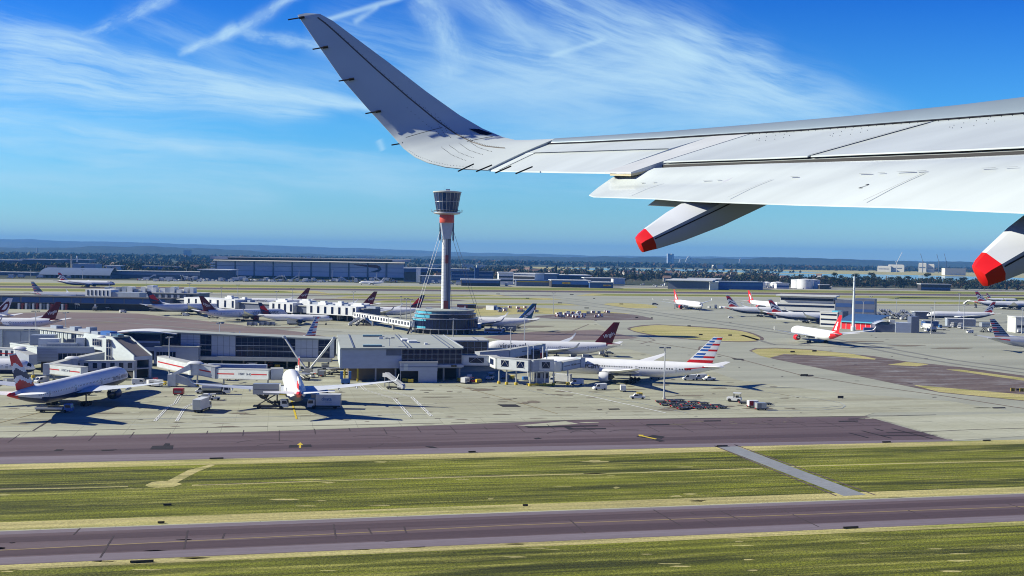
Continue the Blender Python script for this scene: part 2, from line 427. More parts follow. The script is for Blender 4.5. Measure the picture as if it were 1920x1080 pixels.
# whole airfield: concrete, then everything else on it
def band(n0, n1, a0=-2600, a1=4200):
    return [tuple((rx * a + ux * n).to_2d()) for a, n in ((a0, n0), (a1, n0), (a1, n1), (a0, n1))]
def wsheet(name, M, polys, layer):
    b = MB()
    for p in polys: b.add([(q[0], q[1], 0.008 * layer) for q in p], [list(range(len(p)))])
    o = b.build(name, M); tag(o, kind='structure')
    for f in o.data.polygons:
        if f.normal.z < 0: f.flip()
    return o
def nat(y):                       # distance across the runways at the middle of the photograph
    return G(960, y).dot(ux)
wsheet('airfield_paving', m_taxi, [band(nat(1300), nat(533.0))], 0)
wsheet('near_grass', m_grass, [band(nat(1400), nat(1019), -300, 400)], 2)
wsheet('grass_strip', m_grass, [band(nat(959.5), nat(849), -300, 500)], 2)
wsheet('dry_verge', m_dry, [band(nat(1027), nat(1018.5), -300, 400), band(nat(961), nat(946), -300, 400), band(nat(857), nat(847.5), -300, 500)], 3)
wsheet('near_taxiway', m_asph, [band(nat(1018.5), nat(960.5), -300, 400)], 3)
wsheet('taxiway_shoulder', m_shld, [band(nat(1018), nat(1006), -300, 400), band(nat(967), nat(961), -300, 400)], 4)
wsheet('taxiway_edge_line', m_pale, [band(nat(961.5), nat(960), -300, 400)], 5)
# middle taxiway of dark asphalt, ends at the right
sheet('middle_taxiway', m_asph, [[(-60, 871), (-60, 823), (480, 810), (1085, 788), (1625, 781), (1786, 827)]], 4)
sheet('middle_taxiway_shoulder', m_shld, [[(-60, 871.5), (-60, 858), (960, 838), (1786, 824), (1786, 827.5)]], 5)
sheet('pale_apron_edge', m_pale, [[(-60, 822), (-60, 803), (960, 783), (1640, 774), (1620, 780.5), (1085, 787.5), (480, 809.5)],
                                  [(970, 798), (1060, 790), (1085, 795), (1010, 800)],
                                  [(1636, 782), (1920, 775), (2100, 800), (1920, 818), (1790, 826)]], 6)
sheet('apron_concrete', m_conc, [[(-160, 802.5), (960, 782), (1640, 773.5), (1900, 772), (1780, 752), (1560, 735), (1380, 712), (1320, 690), (1180, 655), (1020, 640), (900, 632), (600, 628), (-160, 660)]], 1)
sheet('far_apron', m_conc, [[(-160, 640), (520, 610), (900, 632), (1160, 630), (1110, 600), (900, 605), (760, 596), (640, 580), (300, 572), (-100, 572)]], 1)
sheet('mauve_apron', m_mauve, [[(-100, 640), (-100, 590), (100, 585), (260, 588), (420, 606), (560, 622), (640, 636), (520, 645)],
                               [(905, 632), (1000, 622), (1120, 618), (1200, 634), (1120, 638), (960, 640)]], 2)
# right hand islands
sheet('grass_island', m_dry, [[(1181, 617), (1213, 611), (1245, 610), (1330, 615), (1390, 621), (1424, 633), (1415, 639), (1370, 640), (1290, 635), (1220, 627)]], 6, True)
sheet('island_edge', m_brown, [[(1176, 617), (1195, 611), (1225, 608.5), (1250, 609), (1335, 613.6), (1395, 620), (1431, 633), (1420, 640.2), (1370, 641.3), (1285, 636), (1215, 628)]], 5, True)
sheet('long_island_edge', m_brown, [[(1404, 658), (1415, 653), (1455, 652), (1520, 655), (1640, 668), (1700, 678), (1800, 688), (1990, 714), (1990, 763), (1920, 752), (1760, 736), (1700, 724), (1560, 695), (1450, 673)]], 5, False)
sheet('long_island_grass', m_dry, [[(1409, 658), (1420, 654.2), (1455, 653.5), (1520, 656), (1600, 664), (1643, 673), (1640, 674.5), (1560, 668), (1470, 664), (1442, 671), (1425, 667)],
                                   [(1664, 684), (1700, 679), (1742, 683), (1720, 687)],
                                   [(1774, 693), (1800, 693), (1990, 718), (1990, 724), (1900, 711)],
                                   [(1712, 722), (1760, 726), (1990, 746), (1990, 762), (1920, 751), (1760, 735)]], 6)
sheet('far_island_grass', m_dry, [[(1132, 570.5), (1160, 568), (1215, 571), (1232, 577), (1180, 577.5)],
                                  [(880, 580), (960, 574), (1010, 577), (1180, 588), (1110, 592), (1000, 588), (900, 592)]], 4, True)
sheet('brown_island', m_brown, [[(1000, 594), (1080, 588), (1170, 588), (1225, 598), (1190, 600), (1090, 600)]], 5, True)
# runway system beyond
def farp(y0, y1, px0, px1, taper=30):
    n0, n1 = nat(y0), nat(y1); out = []
    for px, n in ((px0, n0), (px1, n0), (px1 - taper, n1), (px0 + taper, n1)):
        q = (px - 960) / FPX; D = n / (ux.y + ux.x * q); out.append((q * D, D))
    return out
wsheet('far_runway', m_rwy, [farp(547.4, 544.2, -400, 2400)], 3)
wsheet('far_taxiway', m_rwy, [farp(536.4, 535.2, 1000, 2400), farp(554.2, 553.2, 560, 1060), farp(557.6, 556.6, -100, 900), farp(568, 567.2, 1560, 2400), farp(550.2, 549.4, 1440, 1660)], 3)
wsheet('far_dry_strip', m_dry, [farp(544.2, 543.0, -400, 2400), farp(539.4, 538.4, -400, 2400), farp(553.2, 548.2, -400, 620), farp(553.4, 549.0, 1080, 2400), farp(561.9, 558.0, 620, 1060), farp(568.8, 565.0, 690, 850), farp(572, 568.6, 850, 1090), farp(565, 559.8, 1590, 2400), farp(556, 552.8, 590, 960)], 3.4)
wsheet('far_grass_strip', m_farg, [farp(543.2, 539.2, -400, 2400), farp(552.4, 549.2, -400, 560), farp(552.6, 549.8, 1110, 2400), farp(561.0, 558.8, 640, 1020), farp(568.0, 565.8, 700, 840), farp(571.2, 569.6, 860, 1070), farp(555.4, 551.4, 1660, 2400), farp(563.6, 560.6, 1620, 2400), farp(555.2, 553.6, 600, 930), farp(574.6, 573.4, 860, 960)], 4.2)
wsheet('dark_taxiway', m_brown, [farp(577.4, 575, 700, 1010), farp(565, 562.6, 560, 880), farp(572.6, 571.4, 700, 860)], 3)
# curved dark wheel tracks sweeping across the right hand taxiways
m_track = ground_mat('rubbered_concrete', ((0.185, 0.185, 0.17), (0.225, 0.225, 0.195)), fine=(0.5, 0.1), streak_=(0.01, 0.2))
stripe('wheel_tracks', m_track, [[(1040, 566), (1100, 573), (1180, 583), (1300, 601), (1420, 618), (1560, 639), (1700, 667), (1800, 684), (1990, 708)],
                                 [(1030, 560), (1100, 567), (1200, 581), (1330, 600), (1480, 622), (1620, 645), (1780, 674), (1990, 702)],
                                 [(1390, 628), (1450, 646), (1520, 648), (1600, 652)], [(120, 597), (250, 606), (400, 620), (520, 632)], [(200, 594), (350, 605), (520, 617), (640, 622)],
                                 [(960, 549.5), (1060, 559), (1100, 564)]], 3.2, 6)
stripe('taxiway_centreline', mat('worn_centreline', (0.16, 0.115, 0.085), 0.8), [[(1180, 636), (1310, 656), (1400, 677), (1500, 703), (1620, 722), (1760, 741), (1900, 763), (2000, 777)],
                                     [(1120, 645), (1200, 645), (1228, 638), (1215, 633)], [(1310, 656), (1312, 650), (1340, 647)], [(960, 640), (1060, 626), (1104, 608)]], 0.9, 7)
stripe('taxiway_centreline', m_yelf, [[(-80, 1036), (960, 985), (2000, 947)]], 0.35, 5)
stripe('paved_path', ground_mat('path_tarmac', ((.27, .285, .30), (.22, .235, .25)), fine=(.6, .12), streak_=(.05, .05)), [[(1358, 835), (1603, 929)]], 5.2, 4)
stripe('paved_path_kerb', m_asph, [[(1377, 834), (1640, 928)], [(1340, 836), (1568, 930)]], 0.5, 5)
# ------------------------------------------------------------------ hills on the horizon
def lerp_tab(tab, x):
    for (a, b), (c, d) in zip(tab, tab[1:]):
        if a <= x <= c: return b + (d - b) * (x - a) / (c - a)
    return tab[0][1] if x < tab[0][0] else tab[-1][1]
def hills(name, D, tab, M, depth, rough, seed):
    """a long wooded ridge: foot in front, crest at distance D, back slope behind"""
    from mathutils import noise
    xs = [(-260 + 5 * i) for i in range(492)]
    rows = [(-1.0, 0.0), (-0.75, 0.22), (-0.5, 0.5), (-0.25, 0.8), (0.0, 1.0), (0.5, 0.7), (1.2, 0.0)]
    b = MB(); rings = []
    for k, (dd, hh) in enumerate(rows):
        ring = []
        for px in xs:
            y = lerp_tab(tab, px)
            top = PD(px, y, D)
            s = (D + dd * depth) / D
            n = noise.fractal(Vector((px * 0.02 + seed, k * 1.7, seed)), 1.0, 2.0, 5)
            z = max(top.z, 6) * hh + n * rough * (0.4 + hh) * (0 if hh == 0 else 1)
            ring.append((top.x * s, D + dd * depth, z - (1 if hh == 0 else 0)))
        rings.append(ring)
    b.loft(rings, closed=False)
    return tag(b.build(name, M, smooth=True), kind='structure')
m_hill = ground_mat('wooded_hill', ((0.018, 0.028, 0.012), (0.035, 0.045, 0.02), (0.10, 0.10, 0.05)), fine=(0.02, 0.45), streak_=(0.002, 0.008), patch=(0.0012, 0.006))
m_down = ground_mat('distant_downs', ((0.045, 0.06, 0.03), (0.09, 0.095, 0.05), (0.30, 0.27, 0.16)), fine=(0.01, 0.3), streak_=(0.0006, 0.002), patch=(0.0005, 0.0022))
hills('wooded_hills', 11500, [(-260, 465), (0, 464), (100, 464), (150, 463), (220, 461.5), (300, 462), (360, 465), (440, 468), (500, 472), (560, 476), (640, 478), (760, 480), (900, 481), (1000, 480.5), (1100, 482), (1200, 482), (1290, 485), (1400, 485), (1450, 482), (1500, 484), (1600, 486.5), (1700, 490), (1800, 491.5), (1920, 494), (2200, 498)], m_hill, 2600, 10, 3.0)
hills('distant_hills', 21500, [(-260, 447), (0, 449), (60, 448.5), (120, 452), (200, 453), (300, 456), (400, 459), (500, 460), (600, 463), (700, 466), (800, 470), (900, 474), (1000, 476), (1100, 479), (1200, 480), (1300, 480.5), (1400, 482), (1500, 484), (1700, 489), (1920, 493), (2200, 498)], m_down, 5000, 9, 8.0)
# ------------------------------------------------------------------ the air between
hz = MB(); hz.box(-27000, 27000, -900, 31000, -1.5, 420)
M = bpy.data.materials.new('haze_air'); M.use_nodes = True; nt = M.node_tree
nt.nodes.clear()
pv = nt.nodes.new('ShaderNodeVolumePrincipled'); ot = nt.nodes.new('ShaderNodeOutputMaterial')
pv.inputs['Color'].default_value = (0.13, 0.45, 1.0, 1); pv.inputs['Density'].default_value = 0.00005
pv.inputs['Anisotropy'].default_value = 0.0
nt.links.new(pv.outputs[0], ot.inputs['Volume'])
tag(hz.build('haze', M), kind='stuff')
# ------------------------------------------------------------------ the wing of the aeroplane the picture is taken from
# plan of the wing in the aeroplane's own axes: a metres ahead of the cabin window, b metres out from it
AF = Vector((math.sin(R(76)), math.cos(R(76)), 0)); AL = Vector((-AF.y, AF.x, 0))
W_TAB = {
 'LE': [(1085, 257), (1240, 247), (1400, 234), (1600, 216.5), (1800, 196), (1920, 181), (2400, 121)],
 'SL': [(975, 273), (1100, 268.5), (1240, 261.5), (1300, 257.5), (1500, 246), (1700, 231), (1920, 214), (2400, 176)],
 'SR': [(1135, 308), (1220, 304.5), (1300, 301.5), (1430, 297), (1600, 289.5), (1800, 281.5), (1920, 275.5), (2400, 252)],
 'HG': [(870, 301), (922, 290), (1060, 286), (1215, 281), (1300, 279), (1430, 275)],
 'TE': [(800, 316), (870, 317.5), (950, 320), (1060, 322), (1135, 323), (1300, 326)],
 'FT': [(1100, 321), (1175, 317), (1300, 311.5), (1430, 306.5), (1700, 299.5), (1920, 290), (2400, 266)],
 'FM': [(1100, 352), (1150, 350), (1300, 346), (1500, 338), (1920, 321), (2400, 302)],
 'FB': [(1060, 366), (1100, 368), (1230, 372), (1283, 376), (1500, 383.5), (1700, 388.5), (1920, 398), (2400, 420)],
}
def w_a(line, b):
    e = 15.9 - b; c = 0.85 + 0.25 * e; te = 3.5 + 0.306 * e
    return {'LE': te + c, 'SL': te + .86 * c, 'SR': te + .22 * c, 'HG': te + .5 * c, 'TE': te, 'FT': te + .17 * c, 'FM': te - .02 * c, 'FB': te - .25 * c}[line]
def w_lin(tab, x):
    for (a, y0), (c, y1) in zip(tab, tab[1:]):
        if x <= c or (c, y1) == tab[-1]: return y0 + (y1 - y0) * (x - a) / (c - a)
def w_px(a, b):
    q = a / b; u = (AF.x * q - AF.y) / (AF.x + AF.y * q)
    return 960 + u * 2260
def WP(line, b):
    a = w_a(line, b); px = w_px(a, b); d = ray(px, w_lin(W_TAB[line], px))
    k = (AF.y * a + AL.y * b) / d.y
    return Vector((d.x * k, d.y * k, CAM_H + d.z * k))
def WM(b, f, l0, l1, lift=0.0):
    p = WP(l0, b).lerp(WP(l1, b), f); p.z += lift; return p

m_wing = mat('wing_paint_white', (0.60, 0.66, 0.66), 0.32, noise=(1.1, 0.10, (.5, 2.2, 1)), coat=0.3)
m_slat = mat('slat_grey', (0.32, 0.40, 0.46), 0.30, metal=0.35, noise=(1.2, 0.08))
m_gapd = mat('black_and_gap_shade', (0.012, 0.012, 0.016), 0.6)  # black marks and wicks; also shade in the wing's gaps put into colour
m_rib = mat('fairing_grey', (0.55, 0.58, 0.60), 0.45, noise=(2, 0.1))
m_wtan = mat('chromate_tan', (0.50, 0.44, 0.27), 0.55)
m_wred = mat('fairing_tip_red', (0.72, 0.012, 0.014), 0.35, noise=(6, 0.12), coat=0.4)
m_fair = mat('fairing_paint', (0.54, 0.57, 0.62), 0.4, noise=(2.5, 0.06))
m_rivet = mat('fastener_grey', (0.30, 0.30, 0.30), 0.6)
m_seamw = mat('panel_seam', (0.13, 0.115, 0.105), 0.7)

root = WP('SR', 6.0); root.z -= 1.2
wing = thing('aircraft_wing', 'white airliner wing with upswept winglet reaching in from the right across the sky', 'aircraft wing', (root.x, root.y, root.z))
class WB(MB):
    def build(s, name, mats, parent=wing, smooth=False):
        o = Vector((0, 0, 0)); p = parent
        while p: o += p.location; p = p.parent
        s.v = [v - o for v in s.v]; return MB.build(s, name, mats, parent, smooth)
def skin(b, bs, lines, thick, lift=0.0, m=0, sub=3, mf=None):
    """closed panel between chordwise lines at stations bs; thick(f) metres deep, f = 0 rear to 1 front"""
    rings = []
    n = (len(lines) - 1) * sub
    for bb in bs:
        topv = []; bot = []
        for i in range(n + 1):
            k = min(i // sub, len(lines) - 2); f = i / sub - k
            p = WM(bb, f, lines[k], lines[k + 1], lift); topv.append(p)
            bot.append(p - Vector((0, 0, max(thick(i / n), .012))))
        rings.append(topv + bot[::-1])
    b.loft(rings, m, mf=mf)
def st(b0, b1, n):
    n = max(n, int(abs(b1 - b0) / .12)); return [b0 + (b1 - b0) * i / n for i in range(n + 1)]
# fixed wing box with its upper skin
b = WB(); skin(b, st(12.7, 2.5, 26), ['SR', 'SL'], lambda f: .05 + .26 * f * math.sin(math.pi * min(1, .15 + f * .8)), -.035, sub=6, mf=lambda i, k: 1 if k == 13 else 0)
b.build('wing_box', [m_wing, m_gapd], smooth=40)  # rear face blackened: shade of the slot above the flap put into colour
# leading edge slat, nose rolled under
b = WB(); rings = []
for bb in st(15.6, 2.5, 26):
    a, c = WP('SL', bb), WP('LE', bb); d = (c - a); r_ = []
    for f, dz in ((.06, .0), (.35, .03), (.7, .028), (.92, .01), (1.0, -.03), (1.02, -.10), (.96, -.17), (.7, -.22), (.06, -.24)): r_.append(a + d * f + Vector((0, 0, dz)))
    rings.append(r_)
b.loft(rings); b.build('slat', m_slat, smooth=50)
b = WB()
for b0, b1 in zip(st(15.6, 2.5, 26), st(15.6, 2.5, 26)[1:]):
    b.quad(WM(b0, .975, 'SR', 'SL', .016), WM(b1, .975, 'SR', 'SL', .016), WM(b1, 1.03, 'SR', 'SL', .016), WM(b0, 1.03, 'SR', 'SL', .016))
b.build('slat_gap_shade', m_gapd)  # black strip painting the darkness of the slot behind the slat
# aileron
b = WB(); skin(b, st(15.4, 13.1, 8), ['TE', 'HG'], lambda f: .02 + .16 * f, .0, sub=4); b.build('aileron', m_wing, smooth=40)
b = WB(); skin(b, st(15.62, 15.4, 3), ['TE', 'HG'], lambda f: .02 + .16 * f, .0, sub=4)
skin(b, st(15.6, 13.1, 10), ['HG', 'SL'], lambda f: .16 + .16 * math.sin(math.pi * min(1, .2 + f * .7)), .004, sub=4)
b.build('outer_skin', m_wing, smooth=40)
b = WB()
def seam(pts, wd, lift=.006, m=0):
    for p, q in zip(pts, pts[1:]):
        n = (q - p).cross(Vector((0, 0, 1))).normalized() * wd / 2
        if abs(n.y) < 1e-6 and abs(n.x) < 1e-6: n = Vector((wd / 2, 0, 0))
        L = Vector((0, -.002, lift)); b.quad(p - n + L, q - n + L, q + n + L, p + n + L, m)
seam([WM(bb, 1.0, 'TE', 'HG', .006) for bb in st(15.4, 13.1, 8)], .035)
seam([WM(15.4, f, 'TE', 'HG', .006) for f in (0, .25, .5, .75, 1)], .03)
b.build('panel_seam', m_seamw)
# grey end strip between aileron and spoilers
b = WB(); skin(b, st(13.1, 12.62, 3), ['TE', 'SR', 'SL'], lambda f: .03 + .2 * f, .008, sub=4); b.build('end_strip', m_rib, smooth=40)
b = WB(); skin(b, st(13.0, 12.62, 2), ['TE', 'FT'], lambda f: .03, -.012, sub=2); b.build('end_bracket', m_wtan)
# spoilers: four plates with open joints
for b0, b1 in ((12.6, 10.62), (10.58, 8.32), (8.28, 5.9), (5.86, 2.6)):
    b = WB(); skin(b, st(b0, b1, 6), ['SR', 'SL'], lambda f: .016, .006, sub=6)
    bc = (b0 + b1) / 2                      # fastener rows and hinge patches
    def dots(pts):
        for p in pts: e = .0045; b.quad(p + Vector((-e, -.004, -e)), p + Vector((e, -.004, -e)), p + Vector((e, -.004, e)), p + Vector((-e, -.004, e)), 1)
    dots([WM(b0 - .08 - (b0 - b1 - .16) * k / 22, .93, 'SR', 'SL', .016) for k in range(23)])
    for q in (.28, .72):
        bq = b0 + (b1 - b0) * q
        dots([WM(bq + .16 * math.sin(k / 9 * math.pi * 1.6), .74 + .11 * math.cos(k / 9 * math.pi * 1.6), 'SR', 'SL', .016) for k in range(10)])
    b.build('spoiler', [m_wing, m_rivet], smooth=40)
for bb in (10.6, 8.3, 5.88):
    b = WB(); seam([WM(bb, f / 8 * .93, 'SR', 'SL', .012) for f in range(9)], .05)
    b.build('panel_seam', m_seamw)
# slot ahead of the flap: inboard, its shade is put in as a black sheet
b = WB(); skin(b, st(10.7, 2.5, 14), ['FT', 'SR'], lambda f: .04, -.16, sub=2); b.build('flap_slot_shade', m_gapd)
# flap: rounded nose, straight trailing edge, end cap curved
b = WB(); rings = []
for bb in [13.1, 13.02, 12.92, 12.8] + st(12.65, 2.5, 18):
    cut = max(0, (bb - 12.75)) / .35
    n, mid, te = WP('FT', bb), WP('FM', bb), WP('FB', bb)
    te = te.lerp(n, cut ** 1.5 * .9); mid = mid.lerp(n, cut ** 1.5 * .8)
    c = (te - n).length; r_ = [te]
    for f, dz in ((.25, .012), (.5, .024), (.75, .026)): r_.append(te.lerp(mid, f) + Vector((0, 0, dz)))
    r_.append(mid + Vector((0, 0, .024)))
    for f, dz in ((.35, .035), (.7, .03), (.93, .012)): r_.append(mid.lerp(n, f) + Vector((0, 0, dz)))
    r_ += [n + Vector((0, .03, -.03)), n + Vector((0, .035, -.09)), mid.lerp(n, .7) - Vector((0, 0, .20)), mid - Vector((0, 0, .15)), te - Vector((0, 0, .012))]
    rings.append(r_)
b.loft(rings); rr = random.Random(4)
for i in range(44):
    b0 = 12.4 - i * .2
    if b0 < 4: break
    if rr.random() < (.55 if b0 > 8.5 else .85):
        ln = rr.uniform(.05, .19); wd = rr.uniform(.010, .028)
        seam([WM(b0, 0, 'FM', 'FT', .036), WM(b0 - ln, 0, 'FM', 'FT', .036)], wd, m=1)
for bq in (12.0, 10.4, 8.7, 7.1):
    seam([WM(bq, f, 'FB', 'FM', .031) for f in (.05, .3, .6, .95)], .009, m=1)
flap = b.build('flap', [m_wing, m_seamw], smooth=35)
tab = WB()
P = [ray(px, py) for px, py in ((1216, 384.5), (1234, 371), (1290, 373), (1271, 387.5))]
P = [Vector((d.x * k, d.y * k, CAM_H + d.z * k)) for d in P for k in (12.45 / d.y,)]
tab.loft([[p + Vector((0, .10, .0)) for p in P], [p + Vector((0, .0, .0)) for p in P]]); tab.build('flap_tab', m_wing, parent=flap)
v, f = text_geo('2', .10)
tb = WB(); o0 = WM(9.05, .55, 'FB', 'FM', .03); ex = (WM(8.9, .55, 'FB', 'FM') - WM(9.05, .55, 'FB', 'FM')).normalized(); ey = (WM(9.05, .9, 'FB', 'FM') - WM(9.05, .2, 'FB', 'FM')).normalized()
tb.add([o0 + ex * p.x + ey * p.y * 1.5 for p in v], f); tb.build('flap_number', m_gapd, parent=flap)
# winglet: pairs of trailing and leading edge points with their distance out
WLT = [((558, 28), (574, 24.5), 17.15), ((561, 33), (600, 26), 17.13), ((575, 53), (624, 39), 17.1), ((592, 78), (660, 66), 17.05), ((640, 147), (730, 118), 16.95), ((690, 204), (800, 172), 16.85),
       ((735, 253), (862, 216), 16.7), ((757, 278), (905, 241), 16.52), ((778, 294), (943, 257), 16.32), ((803, 305), (966, 262.3), 16.12), ((835, 313), (992, 262.2), 15.95), ((872, 317), (1020, 261.2), 15.78), ((914, 318.9), (1044, 259.6), 15.6)]
def wlp(p, bd):
    d = ray(*p); u = d.x / d.y * FPX / 2260
    k = bd / (AL.x * u + AL.y) / d.y
    return Vector((d.x * k, d.y * k, CAM_H + d.z * k))
b = WB(); rings = []; NC = 14
dense = []
for (t0, l0, b0), (t1, l1, b1) in zip(WLT, WLT[1:]):
    for q in range(3):
        f = q / 3; dense.append(((t0[0] + (t1[0] - t0[0]) * f, t0[1] + (t1[1] - t0[1]) * f), (l0[0] + (l1[0] - l0[0]) * f, l0[1] + (l1[1] - l0[1]) * f), b0 + (b1 - b0) * f))
dense.append(WLT[-1])
wl_surf = []
mid = [(wlp(t, bd), wlp(l, bd)) for t, l, bd in dense]
for i, (tp, lp) in enumerate(mid):
    i0, i1 = max(i - 1, 0), min(i + 1, len(mid) - 1)
    span = ((mid[i1][0] + mid[i1][1]) - (mid[i0][0] + mid[i0][1])).normalized(); ch = (lp - tp)
    nrm = ch.normalized().cross(span).normalized()
    if nrm.z < 0 and nrm.y > 0: nrm = -nrm
    if nrm.dot(Vector((.5, -.6, .6))) < 0: nrm = -nrm
    L = ch.length; up, lo = [], []
    for k in range(NC + 1):
        f = k / NC; th = .055 * L * (math.sqrt(max(f, 0) * 1.0) * (1 - f) + .55 * math.sqrt(max(0, 1 - f)) * f) * 1.2
        p = tp + ch * f
        up.append(p + nrm * th * .6); lo.append(p - nrm * (th + .012))
    wl_surf.append((up, nrm)); rings.append(up + lo[::-1])
b.loft(rings)
def wls(i, f):
    i = max(0, min(i, len(wl_surf) - 1.001)); j = int(i); q = i - j
    def at(jj):
        up = wl_surf[jj][0]; x = f * NC; k = min(int(x), NC - 1); return up[k].lerp(up[k + 1], x - k) + wl_surf[jj][1] * .004
    return at(j).lerp(at(min(j + 1, len(wl_surf) - 1)), q)
def wseam(pts, wd):
    for p, q in zip(pts, pts[1:]):
        d = (q - p).normalized(); n = d.cross(Vector((0, -1, .2))).normalized() * wd / 2
        b.quad(p - n, q - n, q + n, p + n, 1)
wseam([wls(4 + i * .8, .70 - .002 * i) for i in range(35)], .022)
wseam([wls(19.3, .12 + .05 * i) for i in range(11)], .008)
wseam([wls(23.5, .62 + .05 * i) for i in range(7)], .008)
def rivets(i0, f0, i1, f1, n):
    for k in range(n):
        p = wls(i0 + (i1 - i0) * k / n, f0 + (f1 - f0) * k / n); e = .0048
        b.quad(p + Vector((-e, 0, -e)), p + Vector((e, 0, -e)), p + Vector((e, 0, e)), p + Vector((-e, 0, e)), 1)
for f0 in (.25, .34, .45, .56): rivets(23.5, f0 + .08, 31, f0 - .06, 22)
rivets(16.5, .72, 21.5, .50, 12); rivets(17.3, .74, 22, .53, 12)
rivets(6, .73, 30, .66, 60); rivets(22, .02, 34, .05, 26); rivets(16, .5, 21, .5, 12)
winglet = b.build('winglet', [m_wing, m_seamw], smooth=60)
b = WB(); c = [wls(20.6, .86), wls(21.0, .95), wls(22.8, .975), wls(22.9, .90), wls(22.3, .86)]
b.add([p + Vector((0, -.006, 0)) for p in c], [list(range(5))]); b.build('light_lens', mat('dark_lens', (.01, .012, .02), .1), parent=winglet)
# static wicks
for (x0, y0, x1, y1, bd) in ((540, 37, 571, 32, 17.1), (586, 92.5, 615, 87.5, 17.0), (635, 152, 664, 147.5, 16.9), (685, 213, 714, 208, 16.8), (734, 272, 764, 267, 16.6)):
    b = WB(); b.tube([wlp((x0, y0), bd), wlp((x1, y1), bd)], .011, 5); b.tube([wlp(((x0 + 2 * x1) / 3, (y0 + 2 * y1) / 3), bd - .01), wlp((x1, y1), bd - .01)], .02, 6)
    b.build('static_wick', m_gapd, parent=winglet)
for (x0, y0, x1, y1, bd) in ((859, 321, 888, 307.5, 15.55), (893, 321.5, 922, 309.5, 15.2), (929, 324, 958, 311.5, 14.85), (967, 325.5, 998, 312.5, 14.5)):
    b = WB(); b.tube([wlp((x0, y0), bd - .25), wlp((x1, y1), bd - .05)], .011, 5); b.build('static_wick', m_gapd)
# flap track fairings
def fairing(tip, top, bot, bd, sc_):
    """tip pixel, and the pixels of the upper and lower edge where the fairing meets the flap"""
    p0 = wlp(tip, bd); p1 = wlp(((top[0] + bot[0]) / 2, (top[1] + bot[1]) / 2), bd)
    ax = (p1 - p0).normalized(); side = ax.cross(Vector((0, 0, 1))).normalized(); upv = side.cross(ax)
    root_ = p0
    E = (wing.location)
    L = 3.3 * sc_
    def ring(s, wd, h, dz):
        c = p0 + ax * s + upv * dz; r_ = []
        for x, y in ((-.5, .30), (-.40, .5), (-.14, .48), (.5, .08), (.47, -.25), (.26, -.5), (-.26, -.5), (-.46, -.22)): r_.append(c + side * x * wd + upv * y * h)
        return r_
    prof = [(-.015, .075, .12, -.01), (.0, .13, .19, -.008), (.06, .165, .225, 0), (.155, .205, .265, .0), (.165, .209, .27, .0), (.5, .30, .37, .0), (1.0, .37, .45, .0), (1.6, .38, .47, .0), (1.9, .3, .34, -.06), (2.2, .16, .16, -.14)]
    rg = [ring(s * sc_, w_ * sc_, h * sc_, dz) for s, w_, h, dz in prof]
    b = WB(); b.loft(rg[3:]); o = b.build('flap_track_fairing', m_fair, smooth=32)
    b = WB(); b.loft(rg[:4]); b.build('tip_cap', m_wred, parent=o, smooth=32)
    b = WB(); cs = []
    for r_ in rg[4:8]:
        a, c = r_[3], r_[4]; cs.append(a.lerp(c, .33) + side * .006)
    seam_w = .006
    for p, q in zip(cs, cs[1:]): b.quad(p - upv * seam_w, q - upv * seam_w, q + upv * seam_w, p + upv * seam_w)
    b.build('cover_seam', m_gapd, parent=o)
    return o
fairing((1199, 458), (1283, 376), (1440, 381), 11.0, .93)
fairing((1838, 516), (1925, 400), (2060, 440), 7.45, .96)
# ------------------------------------------------------------------ airliners
PW = mat('airliner_white', (0.80, 0.81, 0.81), 0.5, noise=(0.25, 0.05), spec=0.3)
PS = mat('airliner_silver', (0.56, 0.58, 0.60), 0.30, metal=0.25, noise=(0.25, 0.06), coat=0.3)
PN = mat('airliner_navy', (0.012, 0.022, 0.085), 0.4, spec=0.3)
PBL = mat('airliner_blue', (0.02, 0.10, 0.38), 0.4, spec=0.3)
PR = mat('airliner_red', (0.58, 0.012, 0.018), 0.4, spec=0.3)
PDR = mat('airliner_dark_red', (0.12, 0.008, 0.016), 0.4, spec=0.3)
PBK = mat('airliner_glass', (0.012, 0.014, 0.02), 0.12)
PG = mat('airliner_grey', (0.42, 0.44, 0.46), 0.35, noise=(0.4, 0.08))
PWG = mat('airliner_wing_grey', (0.62, 0.65, 0.68), 0.4, noise=(0.4, 0.08))
PT = mat('airliner_teal', (0.012, 0.075, 0.14), 0.4, spec=0.3)
PDK = mat('bare_metal_dark', (0.06, 0.06, 0.065), 0.45, metal=0.6)
PTY = mat('tyre_rubber', (0.015, 0.015, 0.016), 0.8)
PTX = mat('title_grey', (0.09, 0.095, 0.11), 0.4)
PLB = mat('airliner_pale_blue', (0.36, 0.47, 0.60), 0.3)
A_MATS = [PW, PS, PN, PBL, PR, PDR, PBK, PG, PT, PDK, PTY, PTX, PLB]
iW, iS, iN, iBL, iR, iDR, iBK, iG, iT, iDK, iTY, iTX, iLB = range(13)
TYPES = {   # length, radius, span, fin top, centreline height, engines, winglet
 'long_twin': (73.9, 3.1, 64.8, 18.5, 5.5, 2, 0), 'wide_twin': (63.7, 2.95, 60.5, 17.6, 5.3, 2, 1), 'stub_twin': (57.0, 2.8, 56.0, 16.8, 5.2, 2, 0),
 'slim_twin': (50.0, 2.2, 40.0, 14.2, 4.4, 2, 0), 'narrow_twin': (40.0, 1.98, 34.0, 11.9, 3.7, 2, 1)}
PROF = [(0, .03, -.28), (.003, .17, -.27), (.010, .33, -.23), (.02, .47, -.18), (.035, .63, -.12), (.055, .79, -.06), (.08, .91, -.02), (.105, .975, 0), (.13, 1, 0), (.66, 1, 0), (.71, .98, .02), (.76, .91, .08), (.81, .80, .18), (.86, .66, .31), (.91, .48, .44), (.95, .32, .54), (.98, .20, .60), (1.0, .08, .62)]
